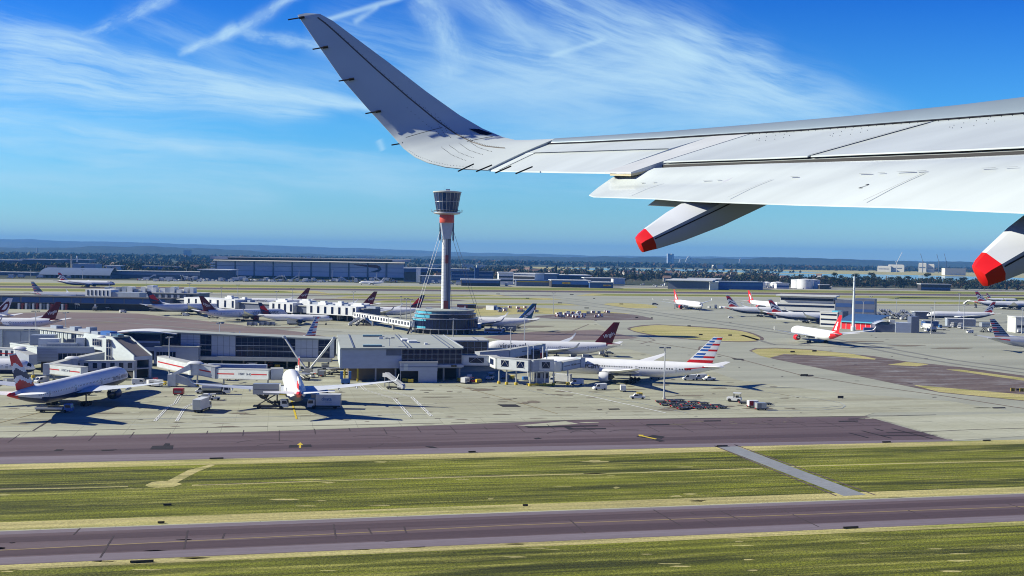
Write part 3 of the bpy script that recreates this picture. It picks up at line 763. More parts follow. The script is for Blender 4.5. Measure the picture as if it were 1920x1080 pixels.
def prof(t):
    for a, b_ in zip(PROF, PROF[1:]):
        if t <= b_[0]:
            f = (t - a[0]) / (b_[0] - a[0]); return a[1] + (b_[1] - a[1]) * f, a[2] + (b_[2] - a[2]) * f
    return PROF[-1][1:]
# liveries: fuselage (t along, z up -1..1), fin (s up 0..1, t back 0..1), engine colour
def liv_ba_f(t, z): return iR if t > .955 + .02 * z else iN if z < -.42 - .35 * max(0, (t - .8)) else iW
def liv_ba_t(s, t):
    g = s + .07 * math.sin(6.0 * t + .6) - .04
    if s > .95: return iLB
    return iR if g > .66 else iW if g > .52 else iN if g > .34 else iW if g > .21 else iR
def liv_ba_t2(s, t):
    if t < .16: return iW
    g = s + .08 * math.sin(6.5 * t + .4) - .03
    return iLB if s > .93 else iR if g > .70 else iN if g > .60 else iW if g > .42 else iN if g > .32 else iW if g > .2 else iR
def liv_aa_f(t, z): return iR if .80 < t < .945 and -.15 < z - (t - .8) * 1.5 < .13 and t - .80 > (.25 - z) * .04 else iW
def liv_aa_t(s, t):
    if s < .06: return iW
    if s < .20: return iR if s > .085 else iW
    k = (s - .24) / .105; r_ = k - math.floor(k); n = int(math.floor(k))
    if s < .24 or r_ < .34: return iW
    if t < .07: return iW
    return iBL if t < .5 else (iR if n % 2 == 0 or n == 7 else iW)
def liv_aa2_f(t, z): return liv_aa_f(t, z) and (iS if liv_aa_f(t, z) == iW else iR) or iS
def liv_aa2_t(s, t):
    if s < .14: return iR if s > .05 else iS
    k = (s - .14) / .11; r_ = k - math.floor(k); n = int(math.floor(k))
    if r_ < .42: return iLB
    return iN if t < .55 else (iR if n % 2 else iN)
def liv_vs_f(t, z): return iW if not (t > .90 and z > .15) else iDR
def liv_vs_t(s, t): return iDR
def liv_vb_f(t, z): return iR if t > .84 + .05 * z else iW
def liv_vb_t(s, t): return iW if .18 < s < .62 and .30 < t < .62 - (s - .3) * .2 else iR
def liv_dl_f(t, z): return iN if z < -.75 else iW
def liv_dl_t(s, t):
    if s < .78 and t < .85 and s > .30 + .25 * t and s < .78 - .1 * t: return iR
    return iN if not (s < .3 and .2 < t < .8 and s > .05 + .1 * t) else iDR
def liv_cx_f(t, z): return iW
def liv_cx_t(s, t):
    c = .52 + .28 * math.sin(s * 2.6 - .7); w_ = .19 * math.sin(max(0, min(1, (s - .02) / .86)) * math.pi) ** .7
    return iW if s < .86 and abs(t - c) < w_ else (iBL if t < .2 else iT)
def liv_jl_t(s, t):
    d = math.hypot((s - .5) * 1.25, t - .5); return iDR if d < .40 and not (d < .23 and (t - .5) > -.12) else iW
def liv_w_t(s, t): return iG if .2 < s < .9 and t > .5 else iW
LIV = {'ba': (liv_ba_f, liv_ba_t2, iN, iW), 'ban': (liv_ba_f, liv_ba_t, iN, iW), 'aa': (liv_aa_f, liv_aa_t, iW, iW), 'aa2': (liv_aa2_f, liv_aa2_t, iS, iS),
       'vs': (liv_vs_f, liv_vs_t, iDR, iW), 'vb': (liv_vb_f, liv_vb_t, iR, iW), 'dl': (liv_dl_f, liv_dl_t, iN, iG), 'cx': (liv_cx_f, liv_cx_t, iW, iW),
       'jl': (liv_cx_f, liv_jl_t, iW, iW), 'plain': (liv_cx_f, liv_w_t, iW, iW)}
def airfoil(c, th):
    return [(0, 0), (-.06 * c, .5 * th), (-.3 * c, .62 * th), (-.65 * c, .36 * th), (-c, .02), (-.65 * c, -.2 * th), (-.3 * c, -.4 * th), (-.06 * c, -.4 * th)]
def project(v, f, o_x, zc, L, Rr, CL, side, up=0.0, off=.05):
    """lettering wrapped on the fuselage side"""
    out = []
    for p in v:
        x = o_x - p.x if side > 0 else o_x + p.x
        t = .5 - x / L; r_, dz = prof(t); rr = r_ * Rr; z = zc + p.y - dz * Rr
        out.append((x, side * (math.sqrt(max(rr * rr - z * z, .01)) + off), CL + zc + p.y))
    return out
PROTO = {}
def make_plane(kind, liv, detail=True, titles=()):
    L, Rr, span, FH, CL, ne, wl = TYPES[kind]; lf, lt, ie, iw = LIV[liv]
    root = thing('airliner', 'airliner', 'airliner')
    X = lambda t: (.5 - t) * L
    # fuselage
    b = MB(); NS = 36 if detail else 20; ts = sorted(set([p[0] for p in PROF] + [i / 56 for i in range(57)])); rings = []
    for t in ts:
        r_, dz = prof(t); rings.append([(X(t), math.sin(2 * math.pi * k / NS) * r_ * Rr, CL + dz * Rr + math.cos(2 * math.pi * k / NS) * r_ * Rr) for k in range(NS)])
    b.loft(rings, mf=lambda i, k: lf((ts[i] + ts[i + 1]) / 2, math.cos(2 * math.pi * (k + .5) / NS)))
    if detail:
        for side in (1, -1):
            t = .10
            while t < .84:
                gap = any(abs(t - g) < .012 for g in (.155, .33, .56, .76))
                r_, dz = prof(t)
                zc = .16 * Rr
                for hh in (0,):
                    if not gap:
                        y = side * (math.sqrt(max((r_ * Rr) ** 2 - (zc - dz * Rr) ** 2, .01)) + .02); x = X(t)
                        hw = .21 if liv == 'aa' else .14; b.quad((x - hw, y, CL + zc - hw * 1.3), (x + hw, y, CL + zc - hw * 1.3), (x + hw, y * .995, CL + zc + hw * 1.3), (x - hw, y * .995, CL + zc + hw * 1.3), iBK)
                t += .95 / L
    fus = b.build('fuselage', A_MATS, root, smooth=50)
    b = MB()                                # cockpit glass follows the nose
    for side in (1, -1):
        row = []
        for t in (.018, .024, .031, .039):
            r_, dz = prof(t)
            row.append([(X(t) + (.05), side * (math.sin(a) * r_ * Rr + .02), CL + dz * Rr + math.cos(a) * r_ * Rr + .04) for a in ((R(12), R(34), R(52), R(66)) if t > .02 else (R(30), R(44), R(58), R(68)))])
        b.loft(row, closed=False)
    b.build('cockpit_window', PBK, fus)
    for side in (1, -1):
        if not detail: break
        for t in (.155, .33, .56, .76):
            b = MB(); r_, dz = prof(t); zc = .05 * Rr; w_, h_ = .48, .9; pts = []
            for z in (zc - h_, zc, zc + h_):
                y = math.sqrt(max((r_ * Rr) ** 2 - (z - dz * Rr) ** 2, .01)) + .025
                pts.append((z, side * y))
            for (z0, y0), (z1, y1) in zip(pts, pts[1:]):
                b.quad((X(t) - w_, y0, CL + z0), (X(t) + w_, y0, CL + z0), (X(t) + w_, y1, CL + z1), (X(t) - w_, y1, CL + z1))
            b.build('cabin_door', PG, fus)
    # fin
    fr = .80; b = MB(); n, mch = 30, 20; G0 = CL + Rr * .62
    rows = []
    hgt = FH - G0
    for sgn in (1, -1):
        rows = []
        for i in range(n + 1):
            s = i / n; le = X(.795 + .15 * s); te = X(.935 + .055 * s)
            if s < .1: le = X(.795 + .015 - .06 * (1 - s / .1) ** 2)
            rows.append([(le + (te - le) * k / mch, sgn * (.32 * (1 - .6 * s)) * math.sin(math.pi * min(1, .08 + .92 * k / mch)) ** .7, G0 + s * hgt) for k in range(mch + 1)])
        b.loft(rows, closed=False, mf=lambda i, k: lt((i + .5) / n, (k + .5) / mch))
    fin = b.build('fin', A_MATS, root, smooth=40)
    # wings
    for side in (1, -1):
        b = MB(); rg = []; hs_ = span / 2; sw = math.tan(R(33)); dih = math.tan(R(6.5)); c0 = .185 * L; x0 = X(.34)
        for s, cf, th in ((.03, 1.12, .14), (.10, 1.0, .13), (.30, .66, .115), (.60, .42, .105), (.90, .22, .10), (1.0, .10, .09)):
            y = s * hs_; c = c0 * cf; z0 = CL - .62 * Rr + y * dih + .0012 * y * y
            rg.append([(x0 - y * sw + dx, side * y, z0 + dz) for dx, dz in airfoil(c, th * c)])
        if wl:
            y = 1.012 * hs_; c = c0 * .09; z0 = CL - .62 * Rr + y * dih + .0012 * y * y
            rg.append([(x0 - y * sw - .6 + dx, side * (y + .2), z0 + .7 + dz * .3) for dx, dz in airfoil(c, .1 * c)])
            rg.append([(x0 - y * sw - 1.9 + dx, side * (y + .6), z0 + 2.2) for dx, dz in airfoil(c * .5, .1 * c)])
        b.loft(rg); wg = b.build('wing', PWG if liv not in ('aa', 'cx', 'jl') else PW, root, smooth=40)
        for s in ((.25, .45, .62) if detail else ()):
            b = MB(); y = s * hs_; c = c0 * (.75 - .52 * s); z0 = CL - .62 * Rr + y * dih + .0012 * y * y - .35; xa = x0 - y * sw - c * .72
            b.loft([[(xa - dx, side * y + w_ * math.cos(a), z0 - .15 + .35 * w_ + w_ * 1.3 * math.sin(a)) for a in [2 * math.pi * k / 8 for k in range(8)]] for dx, w_ in ((-1.6, .05), (0, .32), (1.6, .28), (3.2, .05))])
            b.build('flap_fairing', PG, wg, smooth=50)
        # tailplane
        b = MB(); rg = []
        for s, cf in ((.02, 1.0), (.5, .68), (1.0, .34)):
            y = s * span * .165; c = .088 * L * cf; z0 = CL + Rr * .52 + y * .11
            rg.append([(X(.885) - y * .72 + dx, side * y, z0 + dz) for dx, dz in airfoil(c, .09 * c)])
        b.loft(rg); b.build('tailplane', PW if liv in ('aa', 'cx', 'jl', 'ba', 'ban', 'vs', 'vb') else PG, root, smooth=40)
        # engine with pylon
        ye = .305 * hs_; er = Rr * .58; el = er * 2.9; xe = x0 - ye * sw + el * .55; ze = CL - .62 * Rr + ye * dih - er * 1.12
        b = MB()
        b.lathe([(er * .86, 0), (er * .95, -.05), (er, -el * .12), (er, -el * .42), (er * .9, -el * .66), (er * .82, -el * .70)], (xe, side * ye, ze), 'x', 24, ie)
        b.lathe([(er * .86, .0), (er * .80, -el * .12), (er * .80, -el * .2)], (xe, side * ye, ze), 'x', 24, iDK)
        b.lathe([(er * .80, -el * .2), (.2 * er, -el * .19), (.001, -el * .10)], (xe, side * ye, ze), 'x', 24, iBK)
        b.lathe([(er * .80, -el * .69), (er * .55, -el * .72), (er * .5, -el * .9), (er * .3, -el * 1.02), (.01, -el * 1.15)], (xe, side * ye, ze), 'x', 20, iDK)
        en = b.build('engine', A_MATS, root, smooth=40)
        b = MB(); b.loft([[(xe - el * .15, side * ye + d, ze + er * .9) for d in (-.18, .18)] + [(xe - el * .15, side * ye + d, ze + er * .95) for d in (.18, -.18)],
                          [(xe - el * .6, side * ye + d, ze + er * .7) for d in (-.22, .22)] + [(xe - el * .6, side * ye + d, ze + er * 1.35) for d in (.22, -.22)],
                          [(xe - el * 1.15, side * ye + d, ze + er * .8) for d in (-.15, .15)] + [(xe - el * 1.15, side * ye + d, ze + er * 1.3) for d in (.15, -.15)]])
        b.build('pylon', PG, en)
        # main gear
        b = MB(); xg = X(.535); yg = 5.3 if span > 50 else 3.6; wr = .66 if span > 50 else .55
        b.tube([(xg, side * yg, wr), (xg, side * yg, CL - .5 * Rr)], .22, 8); g_ = b.build('landing_gear', PDK, root)
        for k in (-1, 1):
            b = MB()
            for dx in ((-1.45, 0, 1.45) if span > 62 else (-.75, .75) if span > 45 else (0,)):
                b.lathe([(wr * .55, -.28), (wr, -.2), (wr, .2), (wr * .55, .28)], (xg + dx, side * yg + k * .62, wr), 'y', 14)
            b.build('wheel', PTY, g_, smooth=40)
    b = MB(); xn = X(.085); b.tube([(xn, 0, .5), (xn, 0, CL - .8 * Rr)], .14, 8); g_ = b.build('landing_gear', PDK, root)
    for k in (-1, 1):
        b = MB(); b.lathe([(.3, -.16), (.52, -.12), (.52, .12), (.3, .16)], (xn, k * .36, .52), 'y', 12); b.build('wheel', PTY, g_, smooth=40)
    b = MB(); b.loft([[(X(t), math.sin(a) * w_ * Rr, CL - .55 * Rr - h_ * Rr * (.5 - .5 * math.cos(a))) for a in [R(-100 + 20 * q) for q in range(11)]] for t, w_, h_ in ((.32, .3, .2), (.37, .85, .6), (.45, .98, .68), (.56, .9, .62), (.63, .3, .35))], closed=False)
    b.build('belly_fairing', PG if liv not in ('ba', 'ban') else PN, root, smooth=60)
    for (txt, size, t, zc, mm, kw) in titles:
        for side in (1, -1):
            v, f = text_geo(txt, size, **kw)
            if not v: continue
            b = MB(); b.add(project(v, f, X(t), zc * Rr, L, Rr, CL, side), f); b.build('title', mm, fus)
    return root
def fin_text(root, kind, txt, size, s, t, M, rot=0.0, shear=.25, bold=.02):
    L, Rr, span, FH, CL, ne, wl = TYPES[kind]; G0 = CL + Rr * .62
    fin = [c for c in root.children if c.name.startswith('fin')][0]
    for side in (1, -1):
        v, f = text_geo(txt, size, shear=shear, bold=bold)
        le = (.5 - (.795 + .15 * s)) * L; te = (.5 - (.935 + .055 * s)) * L; x0 = le + (te - le) * t; z0 = G0 + s * (FH - G0)
        c_, s_ = math.cos(rot), math.sin(rot)
        b = MB(); pts = []
        for p in v:
            # the writing climbs towards the tail on both sides
            u_, w_ = p.x, p.y
            if side > 0: a_, h_ = u_ * c_ - w_ * s_, u_ * s_ + w_ * c_; x = x0 - a_
            else: a_, h_ = u_ * c_ + w_ * s_, -u_ * s_ + w_ * c_; x = x0 + a_
            pts.append((x, side * .36, z0 + h_))
        b.add(pts, f); b.build('fin_lettering', M, fin)
def put(root, tailpx, head, kind, zt=None, label=None, group=None, by='tail', fwd=0.0):
    """stand an airliner so that its tail cone (or nose) is where the photograph shows it"""
    L, Rr, span, FH, CL, ne, wl = TYPES[kind]
    z = zt if zt is not None else (CL + .6 * Rr if by == 'tail' else CL - .25 * Rr)
    p = G(*tailpx, z); h = R(head); d = Vector((math.cos(h), math.sin(h), 0))
    c = p + d * L / 2 if by == 'tail' else p - d * L / 2
    root.location = (c.x, c.y, 0); root.rotation_euler.z = h
    root['label'] = label
    if group: root['group'] = group
    return root
def clone_first(key, maker):
    if key not in PROTO: PROTO[key] = maker(); return PROTO[key]
    return dup(PROTO[key])
GA = 'airliners parked on the stands'
p = make_plane('long_twin', 'aa', titles=[('American', 3.5, .275, .18, PTX, dict(bold=.03))]); put(p, (1358, 688), 163.5, 'long_twin', label='white twin jet with red white and blue striped fin, nose at the jet bridges')
p = make_plane('long_twin', 'ban', titles=[('BRITISH AIRWAYS', 1.5, .14, -.02, PN, {})]); put(p, (14, 742), 86, 'long_twin', label='white and blue jet on the near left stand, wavy red white navy fin towards us')
p = make_plane('wide_twin', 'ban'); put(p, (561, 737), 104, 'wide_twin', zt=7.4, label='white airliner seen from straight behind, thin striped fin edge-on, beside the catering truck', group=GA)
p = make_plane('stub_twin', 'ban'); put(p, (66, 691), 2, 'stub_twin', by='nose', label='pale airliner whose nose alone shows at the left edge behind the near left jet', group=GA)
p = make_plane('wide_twin', 'vs', titles=[('virgin atlantic', 3.6, .27, .25, PTX, {})]); fin_text(p, 'wide_twin', 'Virgin', 2.35, .42, .52, PW, rot=R(20)); PROTO['vs'] = p
put(p, (1164, 647), 178, 'wide_twin', label='white twin jet with dark red lettered fin parked behind the striped-fin jet', group=GA)
p = make_plane('wide_twin', 'cx', detail=False); put(p, (1008, 600), 178, 'wide_twin', label='white airliner with teal fin and white brush stroke, right of the tower base', group=GA)
p = make_plane('wide_twin', 'aa', detail=False); put(p, (600, 630), 244, 'wide_twin', zt=8.2, label='airliner mostly hidden behind the glass pier, only its striped fin and tailplane showing', group=GA)
p = make_plane('slim_twin', 'dl', detail=False, titles=[('DELTA', 1.7, .2, .3, PN, {})]); PROTO['dl'] = p; put(p, (482, 591), 1, 'slim_twin', label='airliner with navy and red fin nearest the footbridge on the far apron', group=GA)
p = dup(PROTO['vs']); put(p, (371, 584), 34, 'wide_twin', label='airliner with dark red fin between the two navy-finned jets on the far apron', group=GA)
p = make_plane('wide_twin', 'dl', detail=False); put(p, (273, 573), 36, 'wide_twin', label='airliner with navy and red fin at the left end of the far apron', group=GA)
p = dup(PROTO['vs']); put(p, (117, 601), 182, 'wide_twin', label='airliner with dark lettered fin at left, behind the near pier', group=GA)
p = make_plane('wide_twin', 'jl', detail=False); put(p, (26, 592), 184, 'wide_twin', label='airliner with white fin and dark red round crest at the far left edge', group=GA)
p = make_plane('wide_twin', 'aa2', detail=False, titles=[('American', 2.6, .24, .2, PTX, {})]); PROTO['aa2'] = p; put(p, (56, 549.5), 0, 'wide_twin', label='silver airliner with blue striped fin behind the far left pier roof', group=GA)
p = make_plane('long_twin', 'ba', detail=False); PROTO['ba'] = p; put(p, (107, 527), 0, 'long_twin', label='white and navy airliner taxiing far left in front of the barrel-roofed building', group=GA)
p = dup(PROTO['vs']); put(p, (583, 563), 181, 'wide_twin', label='airliner behind white roof plant, left of two dark red fins beyond the far pier', group=GA)
p = dup(PROTO['vs']); put(p, (709, 571), 181, 'wide_twin', label='airliner behind white roof plant, right of two dark red fins beyond the far pier', group=GA)
p = make_plane('wide_twin', 'dl', detail=False); put(p, (798, 580), 180, 'wide_twin', label='airliner with dark navy and red fin behind the left cables of the tower', group=GA)
p = make_plane('narrow_twin', 'plain', detail=False); put(p, (722, 529), 180, 'narrow_twin', label='small white airliner on the apron below the long hangar', group=GA)
p = make_plane('wide_twin', 'vb', detail=False, titles=[('virgin', 3.2, .2, .4, PG, {})]); PROTO['vb'] = p; put(p, (1262, 563), -74, 'wide_twin', label='white airliner with slim bright red fin, leftmost on the right hand apron', group=GA)
p = dup(PROTO['vb']); put(p, (1401, 564), -73, 'wide_twin', label='white airliner with bright red fin half hidden behind two wave-finned jets', group=GA)
p = make_plane('wide_twin', 'ba', detail=False); PROTO['ba2'] = p; put(p, (1359, 577), 0, 'wide_twin', label='white and navy airliner with wavy fin, left of the pair before the white office block', group=GA)
p = dup(PROTO['ba2']); put(p, (1438, 587), -2, 'wide_twin', label='white and navy airliner with wavy fin, nose hidden by the fire station block', group=GA)
p = dup(PROTO['vb']); put(p, (1579, 627), 100, 'wide_twin', label='white airliner with bright red fin taxiing in front of the red-doored fire station', group=GA)
p = make_plane('stub_twin', 'ba', detail=False); put(p, (1868, 588), 180, 'stub_twin', label='white and navy airliner facing left, right of the dark hut', group=GA)
p = dup(PROTO['ba']); put(p, (1826, 566), 0, 'long_twin', label='white and navy airliner leaving the frame at right on the far stands', group=GA)
p = make_plane('narrow_twin', 'ba', detail=False); put(p, (1848, 560), 0, 'narrow_twin', label='smallest wave-finned airliner, farthest away at the right', group=GA)
p = dup(PROTO['aa2']); put(p, (1852, 634), 2, 'wide_twin', label='silver airliner with striped fin cut off by the right edge of the frame', group=GA)
# ------------------------------------------------------------------ terminal buildings
m_clad = mat('cladding_grey', (0.42, 0.47, 0.56), 0.5, noise=(0.35, 0.08, (1, 1, 3)))
m_cladw = mat('cladding_white', (0.60, 0.66, 0.66), 0.5, noise=(0.3, 0.09, (1, 1, 3)))
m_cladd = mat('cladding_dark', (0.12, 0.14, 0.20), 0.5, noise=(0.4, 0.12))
m_glass = mat('window_glass', (0.006, 0.014, 0.05), 0.08, spec=0.35)
m_glassb = mat('blue_tinted_glass', (0.03, 0.10, 0.19), 0.10, spec=0.7)
m_roof = mat('roof_felt_grey', (0.36, 0.39, 0.36), 0.8, noise=(0.12, 0.10, (1, 3, 1)))
m_roofl = mat('roof_sheet_pale', (0.45, 0.46, 0.44), 0.7, noise=(0.15, 0.10))
m_roofb = mat('roof_sheet_brown', (0.20, 0.175, 0.17), 0.7, noise=(0.2, 0.1))
m_frame = mat('frame_metal', (0.45, 0.47, 0.50), 0.4, metal=0.3)
m_steel = mat('galvanised_steel', (0.50, 0.52, 0.53), 0.45, metal=0.4, noise=(0.8, 0.1))
m_void = mat('black_and_undercroft_shade', (0.035, 0.032, 0.034), 0.9)  # near-black: shade under raised floors put into colour; also black boards and rims
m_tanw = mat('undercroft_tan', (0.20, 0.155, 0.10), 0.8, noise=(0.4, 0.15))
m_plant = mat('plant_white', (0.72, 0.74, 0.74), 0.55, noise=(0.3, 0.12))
m_plantg = mat('plant_grey', (0.34, 0.39, 0.47), 0.55, noise=(0.3, 0.12))
m_yelp = mat('safety_yellow', (0.62, 0.46, 0.03), 0.55)
m_redp = mat('safety_red', (0.55, 0.02, 0.02), 0.5)
m_bluep = mat('equipment_blue', (0.03, 0.13, 0.42), 0.5)
m_navyb = mat('shed_blue', (0.03, 0.085, 0.26), 0.6, noise=(0.1, 0.12))
m_brick = mat('shed_red', (0.22, 0.04, 0.04), 0.7, noise=(0.4, 0.15))
m_cyan = mat('teal_and_sky_reflection', (0.10, 0.45, 0.60), 0.12)  # teal trim; also sky reflection put into the glass colour
m_conw = mat('concrete_column', (0.42, 0.41, 0.38), 0.8)

def mullions(b, x0, x1, y, z0, z1, nc, nr, w=.09, m=0, d=.06):
    """bars proud of a facade at local y"""
    for i in range(nc + 1):
        x = x0 + (x1 - x0) * i / nc; b.box(x - w / 2, x + w / 2, y - d, y, z0, z1, m)
    for j in range(nr + 1):
        z = z0 + (z1 - z0) * j / nr; b.box(x0 + w, x1 - w, y - d * .8, y - .002, z - w / 2, z + w / 2, m)

# --- gate building at the head of the near pier
A0 = G(640, 716)
t = thing('gate_building', 'grey clad gate building with wide pale felt roof below the control tower', 'airport building', (A0.x, A0.y, 0), R(10.5))
Wd, Dp = 44.8, 63.0
b = MB(); b.box(0, Wd, .4, Dp, 4.9, 12.2, 0); b.build('wall', m_clad, t)
b = MB(); b.prism([(-.5, -.6), (Wd + .6, -.6), (Wd + .6, Dp + .5), (-.5, Dp + .5)], 12.2, [12.55, 12.55, 12.75, 12.75]); r_ = b.build('roof', m_roof, t)
for x0, w_ in ((4.2, .55), (24.0, .35), (25.4, .35), (39.6, .4), (41.4, .3)):
    b = MB(); b.prism([(x0, .4), (x0 + w_, .4), (x0 + w_, Dp - .4), (x0, Dp - .4)], 12.56, [12.78, 12.78, 12.95, 12.95]); b.build('roof_gutter', m_cladd, r_)
for x0, y0, sx_, sy_, h in ((8, 4, 7, 2.4, .5), (26.5, 22, 3.4, 5, .7), (24.6, 30, 2.6, 8, .6), (16, 40, 1.6, 1.2, .8), (32, 14, 1.2, 1.6, .5), (10, 52, 8, 3, .6)):
    b = MB(); b.box(x0, x0 + sx_, y0, y0 + sy_, 12.5, 12.75 + h); b.build('rooflight', m_glassb if sx_ > 5 else m_plant, r_)
b = MB(); b.box(Wd + .15, Wd + .6, -.55, Dp, 12.6, 12.9); b.build('roof_edge', m_frame, r_)
for x0, x1, z0, z1 in ((0.05, 16.2, 9.7, 12.0), (.05, 22, 4.92, 9.45)):
    b = MB(); b.box(x0, x1, .28, .398, z0, z1); b.build('wall_panel', m_clad, t)
b = MB(); b.box(16.4, 22, .3, .396, 9.7, 12.0); b.build('louvre', m_cladd, t)
b = MB(); b.box(22.2, Wd - .1, .30, .396, 6.5, 12.05, 0); mullions(b, 22.2, Wd - .1, .30, 6.5, 12.05, 10, 3, .12, 1); b.build('curtain_wall', [m_glass, m_frame], t)
b = MB(); b.box(22.2, Wd + .5, -1.2, .39, 5.4, 6.35); b.build('canopy', m_clad, t)
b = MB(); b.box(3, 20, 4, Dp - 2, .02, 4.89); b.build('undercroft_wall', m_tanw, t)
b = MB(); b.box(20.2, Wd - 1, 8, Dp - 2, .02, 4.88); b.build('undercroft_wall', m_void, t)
for x in (1.2, 6, 12.6, 20, 30.6, 38, 44):
    b = MB(); b.tube([(x, 1.2, 0), (x, 1.2, 4.9)], .35, 10); b.build('column', m_yelp if x in (1.2, 6) else m_conw, t)
b = MB(); b.box(-.62, -.02, .5, Dp - 1, 4.9, 12.1); b.build('end_wall', m_cladw, t)
b = MB(); b.box(40.5, 42.6, -1.34, -1.22, 5.55, 6.2); s_ = b.build('stand_sign', m_void, t)
v, f = text_geo('316', .62); b = MB(); b.add([(41.55 + p.x, -1.36, 5.87 + p.y) for p in v], f); b.build('sign_number', m_yelp, s_)
# porch in front of it
P0 = G(750, 717.5)
t = thing('gate_porch', 'small grey flat-roofed porch block in front of the gate building glazing', 'airport building', (P0.x, P0.y, 0), R(9))
b = MB(); b.box(0, 13.8, 0, 8, 4.3, 7.3); b.build('wall', m_clad, t)
b = MB(); b.box(-.2, 14, -.2, 8.1, 7.3, 7.65); b.build('roof', m_roofl, t)
b = MB(); b.box(-.05, 13.85, -.12, -.002, 5.75, 5.95); b.build('dark_band', m_cladd, t)
b = MB(); b.box(7, 13.7, .02, 7, .02, 4.29); b.build('store_wall', m_clad, t)
b = MB(); b.box(.6, 6.9, 3.2, 7, .02, 4.28); b.build('recess', m_void, t)
b = MB(); b.box(1.3, 2.8, -.1, -.003, 4.6, 7.0); b.build('door', m_cladw, t)
for x in (.2, 6.8): 
    b = MB(); b.box(x - .12, x + .12, .1, .34, 0, 4.3); b.build('post', m_frame, t)
b = MB(); b.prism([(2.2, 8.3), (6.0, 8.3), (9.2, 14), (5.4, 14)], 7.0, [8.6, 8.6, 9.6, 9.6]); b.build('stair_housing', m_cladw, t)
# annex behind to the right
P0 = A0 + Vector((math.cos(R(10.5)) * 45.6 - math.sin(R(10.5)) * 54, math.sin(R(10.5)) * 45.6 + math.cos(R(10.5)) * 54, 0))
t = thing('glass_annex', 'dark glass annex with pale flat roof between gate building and tower base', 'airport building', (P0.x, P0.y, 0), R(10.5))
b = MB(); b.box(0, 18, 0, 18, 0, 10.6); b.build('wall', m_glass, t)
b = MB(); b.box(-.3, 18.3, -.4, 18.3, 10.6, 11.1); r_ = b.build('roof', m_roofl, t)
b = MB(); b.box(13.4, 13.8, .2, 18, 11.1, 11.3); b.build('roof_gutter', m_cladd, r_)
b = MB(); mullions(b, 0, 18, -.01, 0.2, 10.5, 6, 4, .12); b.build('window_frame', m_frame, t)
b = MB(); b.box(17.3, 18.05, -.3, .0, 0, 10.55); b.build('corner_post', m_plantg, t)
t = thing('glass_link', 'low dark glazed link with flat roof reaching right of the annex', 'airport building', (P0.x + 18.6, P0.y + 3.6, 0), R(10.5))
b = MB(); b.box(0, 22, 1, 9, 0, 6.6); b.build('wall', m_glass, t)
b = MB(); b.box(-.1, 22.4, .6, 9.3, 6.6, 6.95); b.build('roof', m_cladd, t)
b = MB(); mullions(b, 0, 22, .99, 3.0, 6.5, 9, 2, .1); b.build('window_frame', m_cladd, t)

# --- glazed pier
PX0 = -143.0; PY = 434.0
t = thing('glazed_pier', 'long two storey pier of dark glass and grey panels left of the gate building', 'airport building', (PX0, PY, 0), R(-1.0))
Lp = 70.0
zt = lambda x: 13.9 - 1.9 * x / Lp
def pxa(px): return (px - 960) / FPX * PY - PX0
b = MB(); b.prism([(0, .3), (Lp, .3), (Lp, 9), (0, 9)], 4.6, [zt(0), zt(Lp), zt(Lp), zt(0)]); b.build('wall', m_glass, t)
b = MB(); b.prism([(-.4, -1.0), (Lp + .4, -1.0), (Lp + .4, 9.6), (-.4, 9.6)], [zt(0), zt(Lp), zt(Lp), zt(0)], [zt(0) + .45, zt(Lp) + .45, zt(Lp) + .45, zt(0) + .45]); b.build('roof', m_roof, t)
for p0, p1 in ((339, 376), (397, 443), (555, 599), (620, 629)):
    x0, x1 = pxa(p0), pxa(p1); b = MB(); n = max(1, round((x1 - x0) / 2.6))
    b.prism([(x0, .1), (x1, .1), (x1, .298), (x0, .298)], 4.62, [zt(x0) - .05, zt(x1) - .05, zt(x1) - .05, zt(x0) - .05])
    pn = b.build('wall_panel', m_clad, t)
    b = MB(); mullions(b, x0 + .05, x1 - .05, .1, 4.7, zt(x1) - .2, n, 2 if p0 != 339 else 8, .10, d=.03); b.build('panel_joint', m_cladd, pn)
for p0, p1 in ((376, 397), (443, 555), (599, 620)):
    x0, x1 = pxa(p0), pxa(p1); b = MB(); n = max(2, round((x1 - x0) / 2.4)); mullions(b, x0, x1, .28, 4.7, zt(x1) - .15, n, 4, .10); b.build('window_frame', m_cladd, t)
    for zz in (6.9, 9.0): 
        b = MB(); b.box(x0 + .1, x1 - .1, .12, .2, zz, zz + .22); b.build('floor_edge', m_frame, t)
b = MB(); b.box(pxa(366), Lp, -2.4, .29, 3.1, 4.55); b.build('apron_canopy', m_steel, t)
for x in (6, 15, 24, 33, 42, 51, 60, 68):
    b = MB(); b.box(x - .3, x + .3, 2, 2.6, 0, 4.6); b.build('column', m_conw, t)
b = MB(); b.box(1, Lp - 16, 7.2, 8.2, 0, 4.58); b.build('undercroft_wall', m_void, t)
# darker block left of it
t = thing('banded_block', 'dark blue banded block under white canopy between sloped corridor and glazed pier', 'airport building', (PX0 - 16.5, PY - 1, 0), R(-1.0))
b = MB(); b.box(0, 16.2, 0, 12, 2.5, 13.2); b.build('wall', m_cladd, t)
for z0, z1, M in ((9.6, 10.4, m_clad), (6.4, 7.9, m_clad), (10.6, 13.1, m_glass), (3.0, 6.2, m_glass)):
    b = MB(); b.box(.1, 16.1, -.14, -.002, z0, z1); b.build('facade_band', M, t)
b = MB(); mullions(b, .2, 16, -.15, 3.0, 6.2, 9, 1, .12); b.build('window_frame', m_cladd, t)
b = MB(); b.loft([[(x, y, 13.6 + .9 * math.sin(math.pi * (x + 3) / 26) + dz) for x in [-3 + 26 * q / 12 for q in range(13)]] + [(x, y, 13.3 + .9 * math.sin(math.pi * (x + 3) / 26) + dz) for x in [23 - 26 * q / 12 for q in range(13)]] for y, dz in ((-1.2, 0), (10, .3))]); b.build('canopy', m_plant, t)
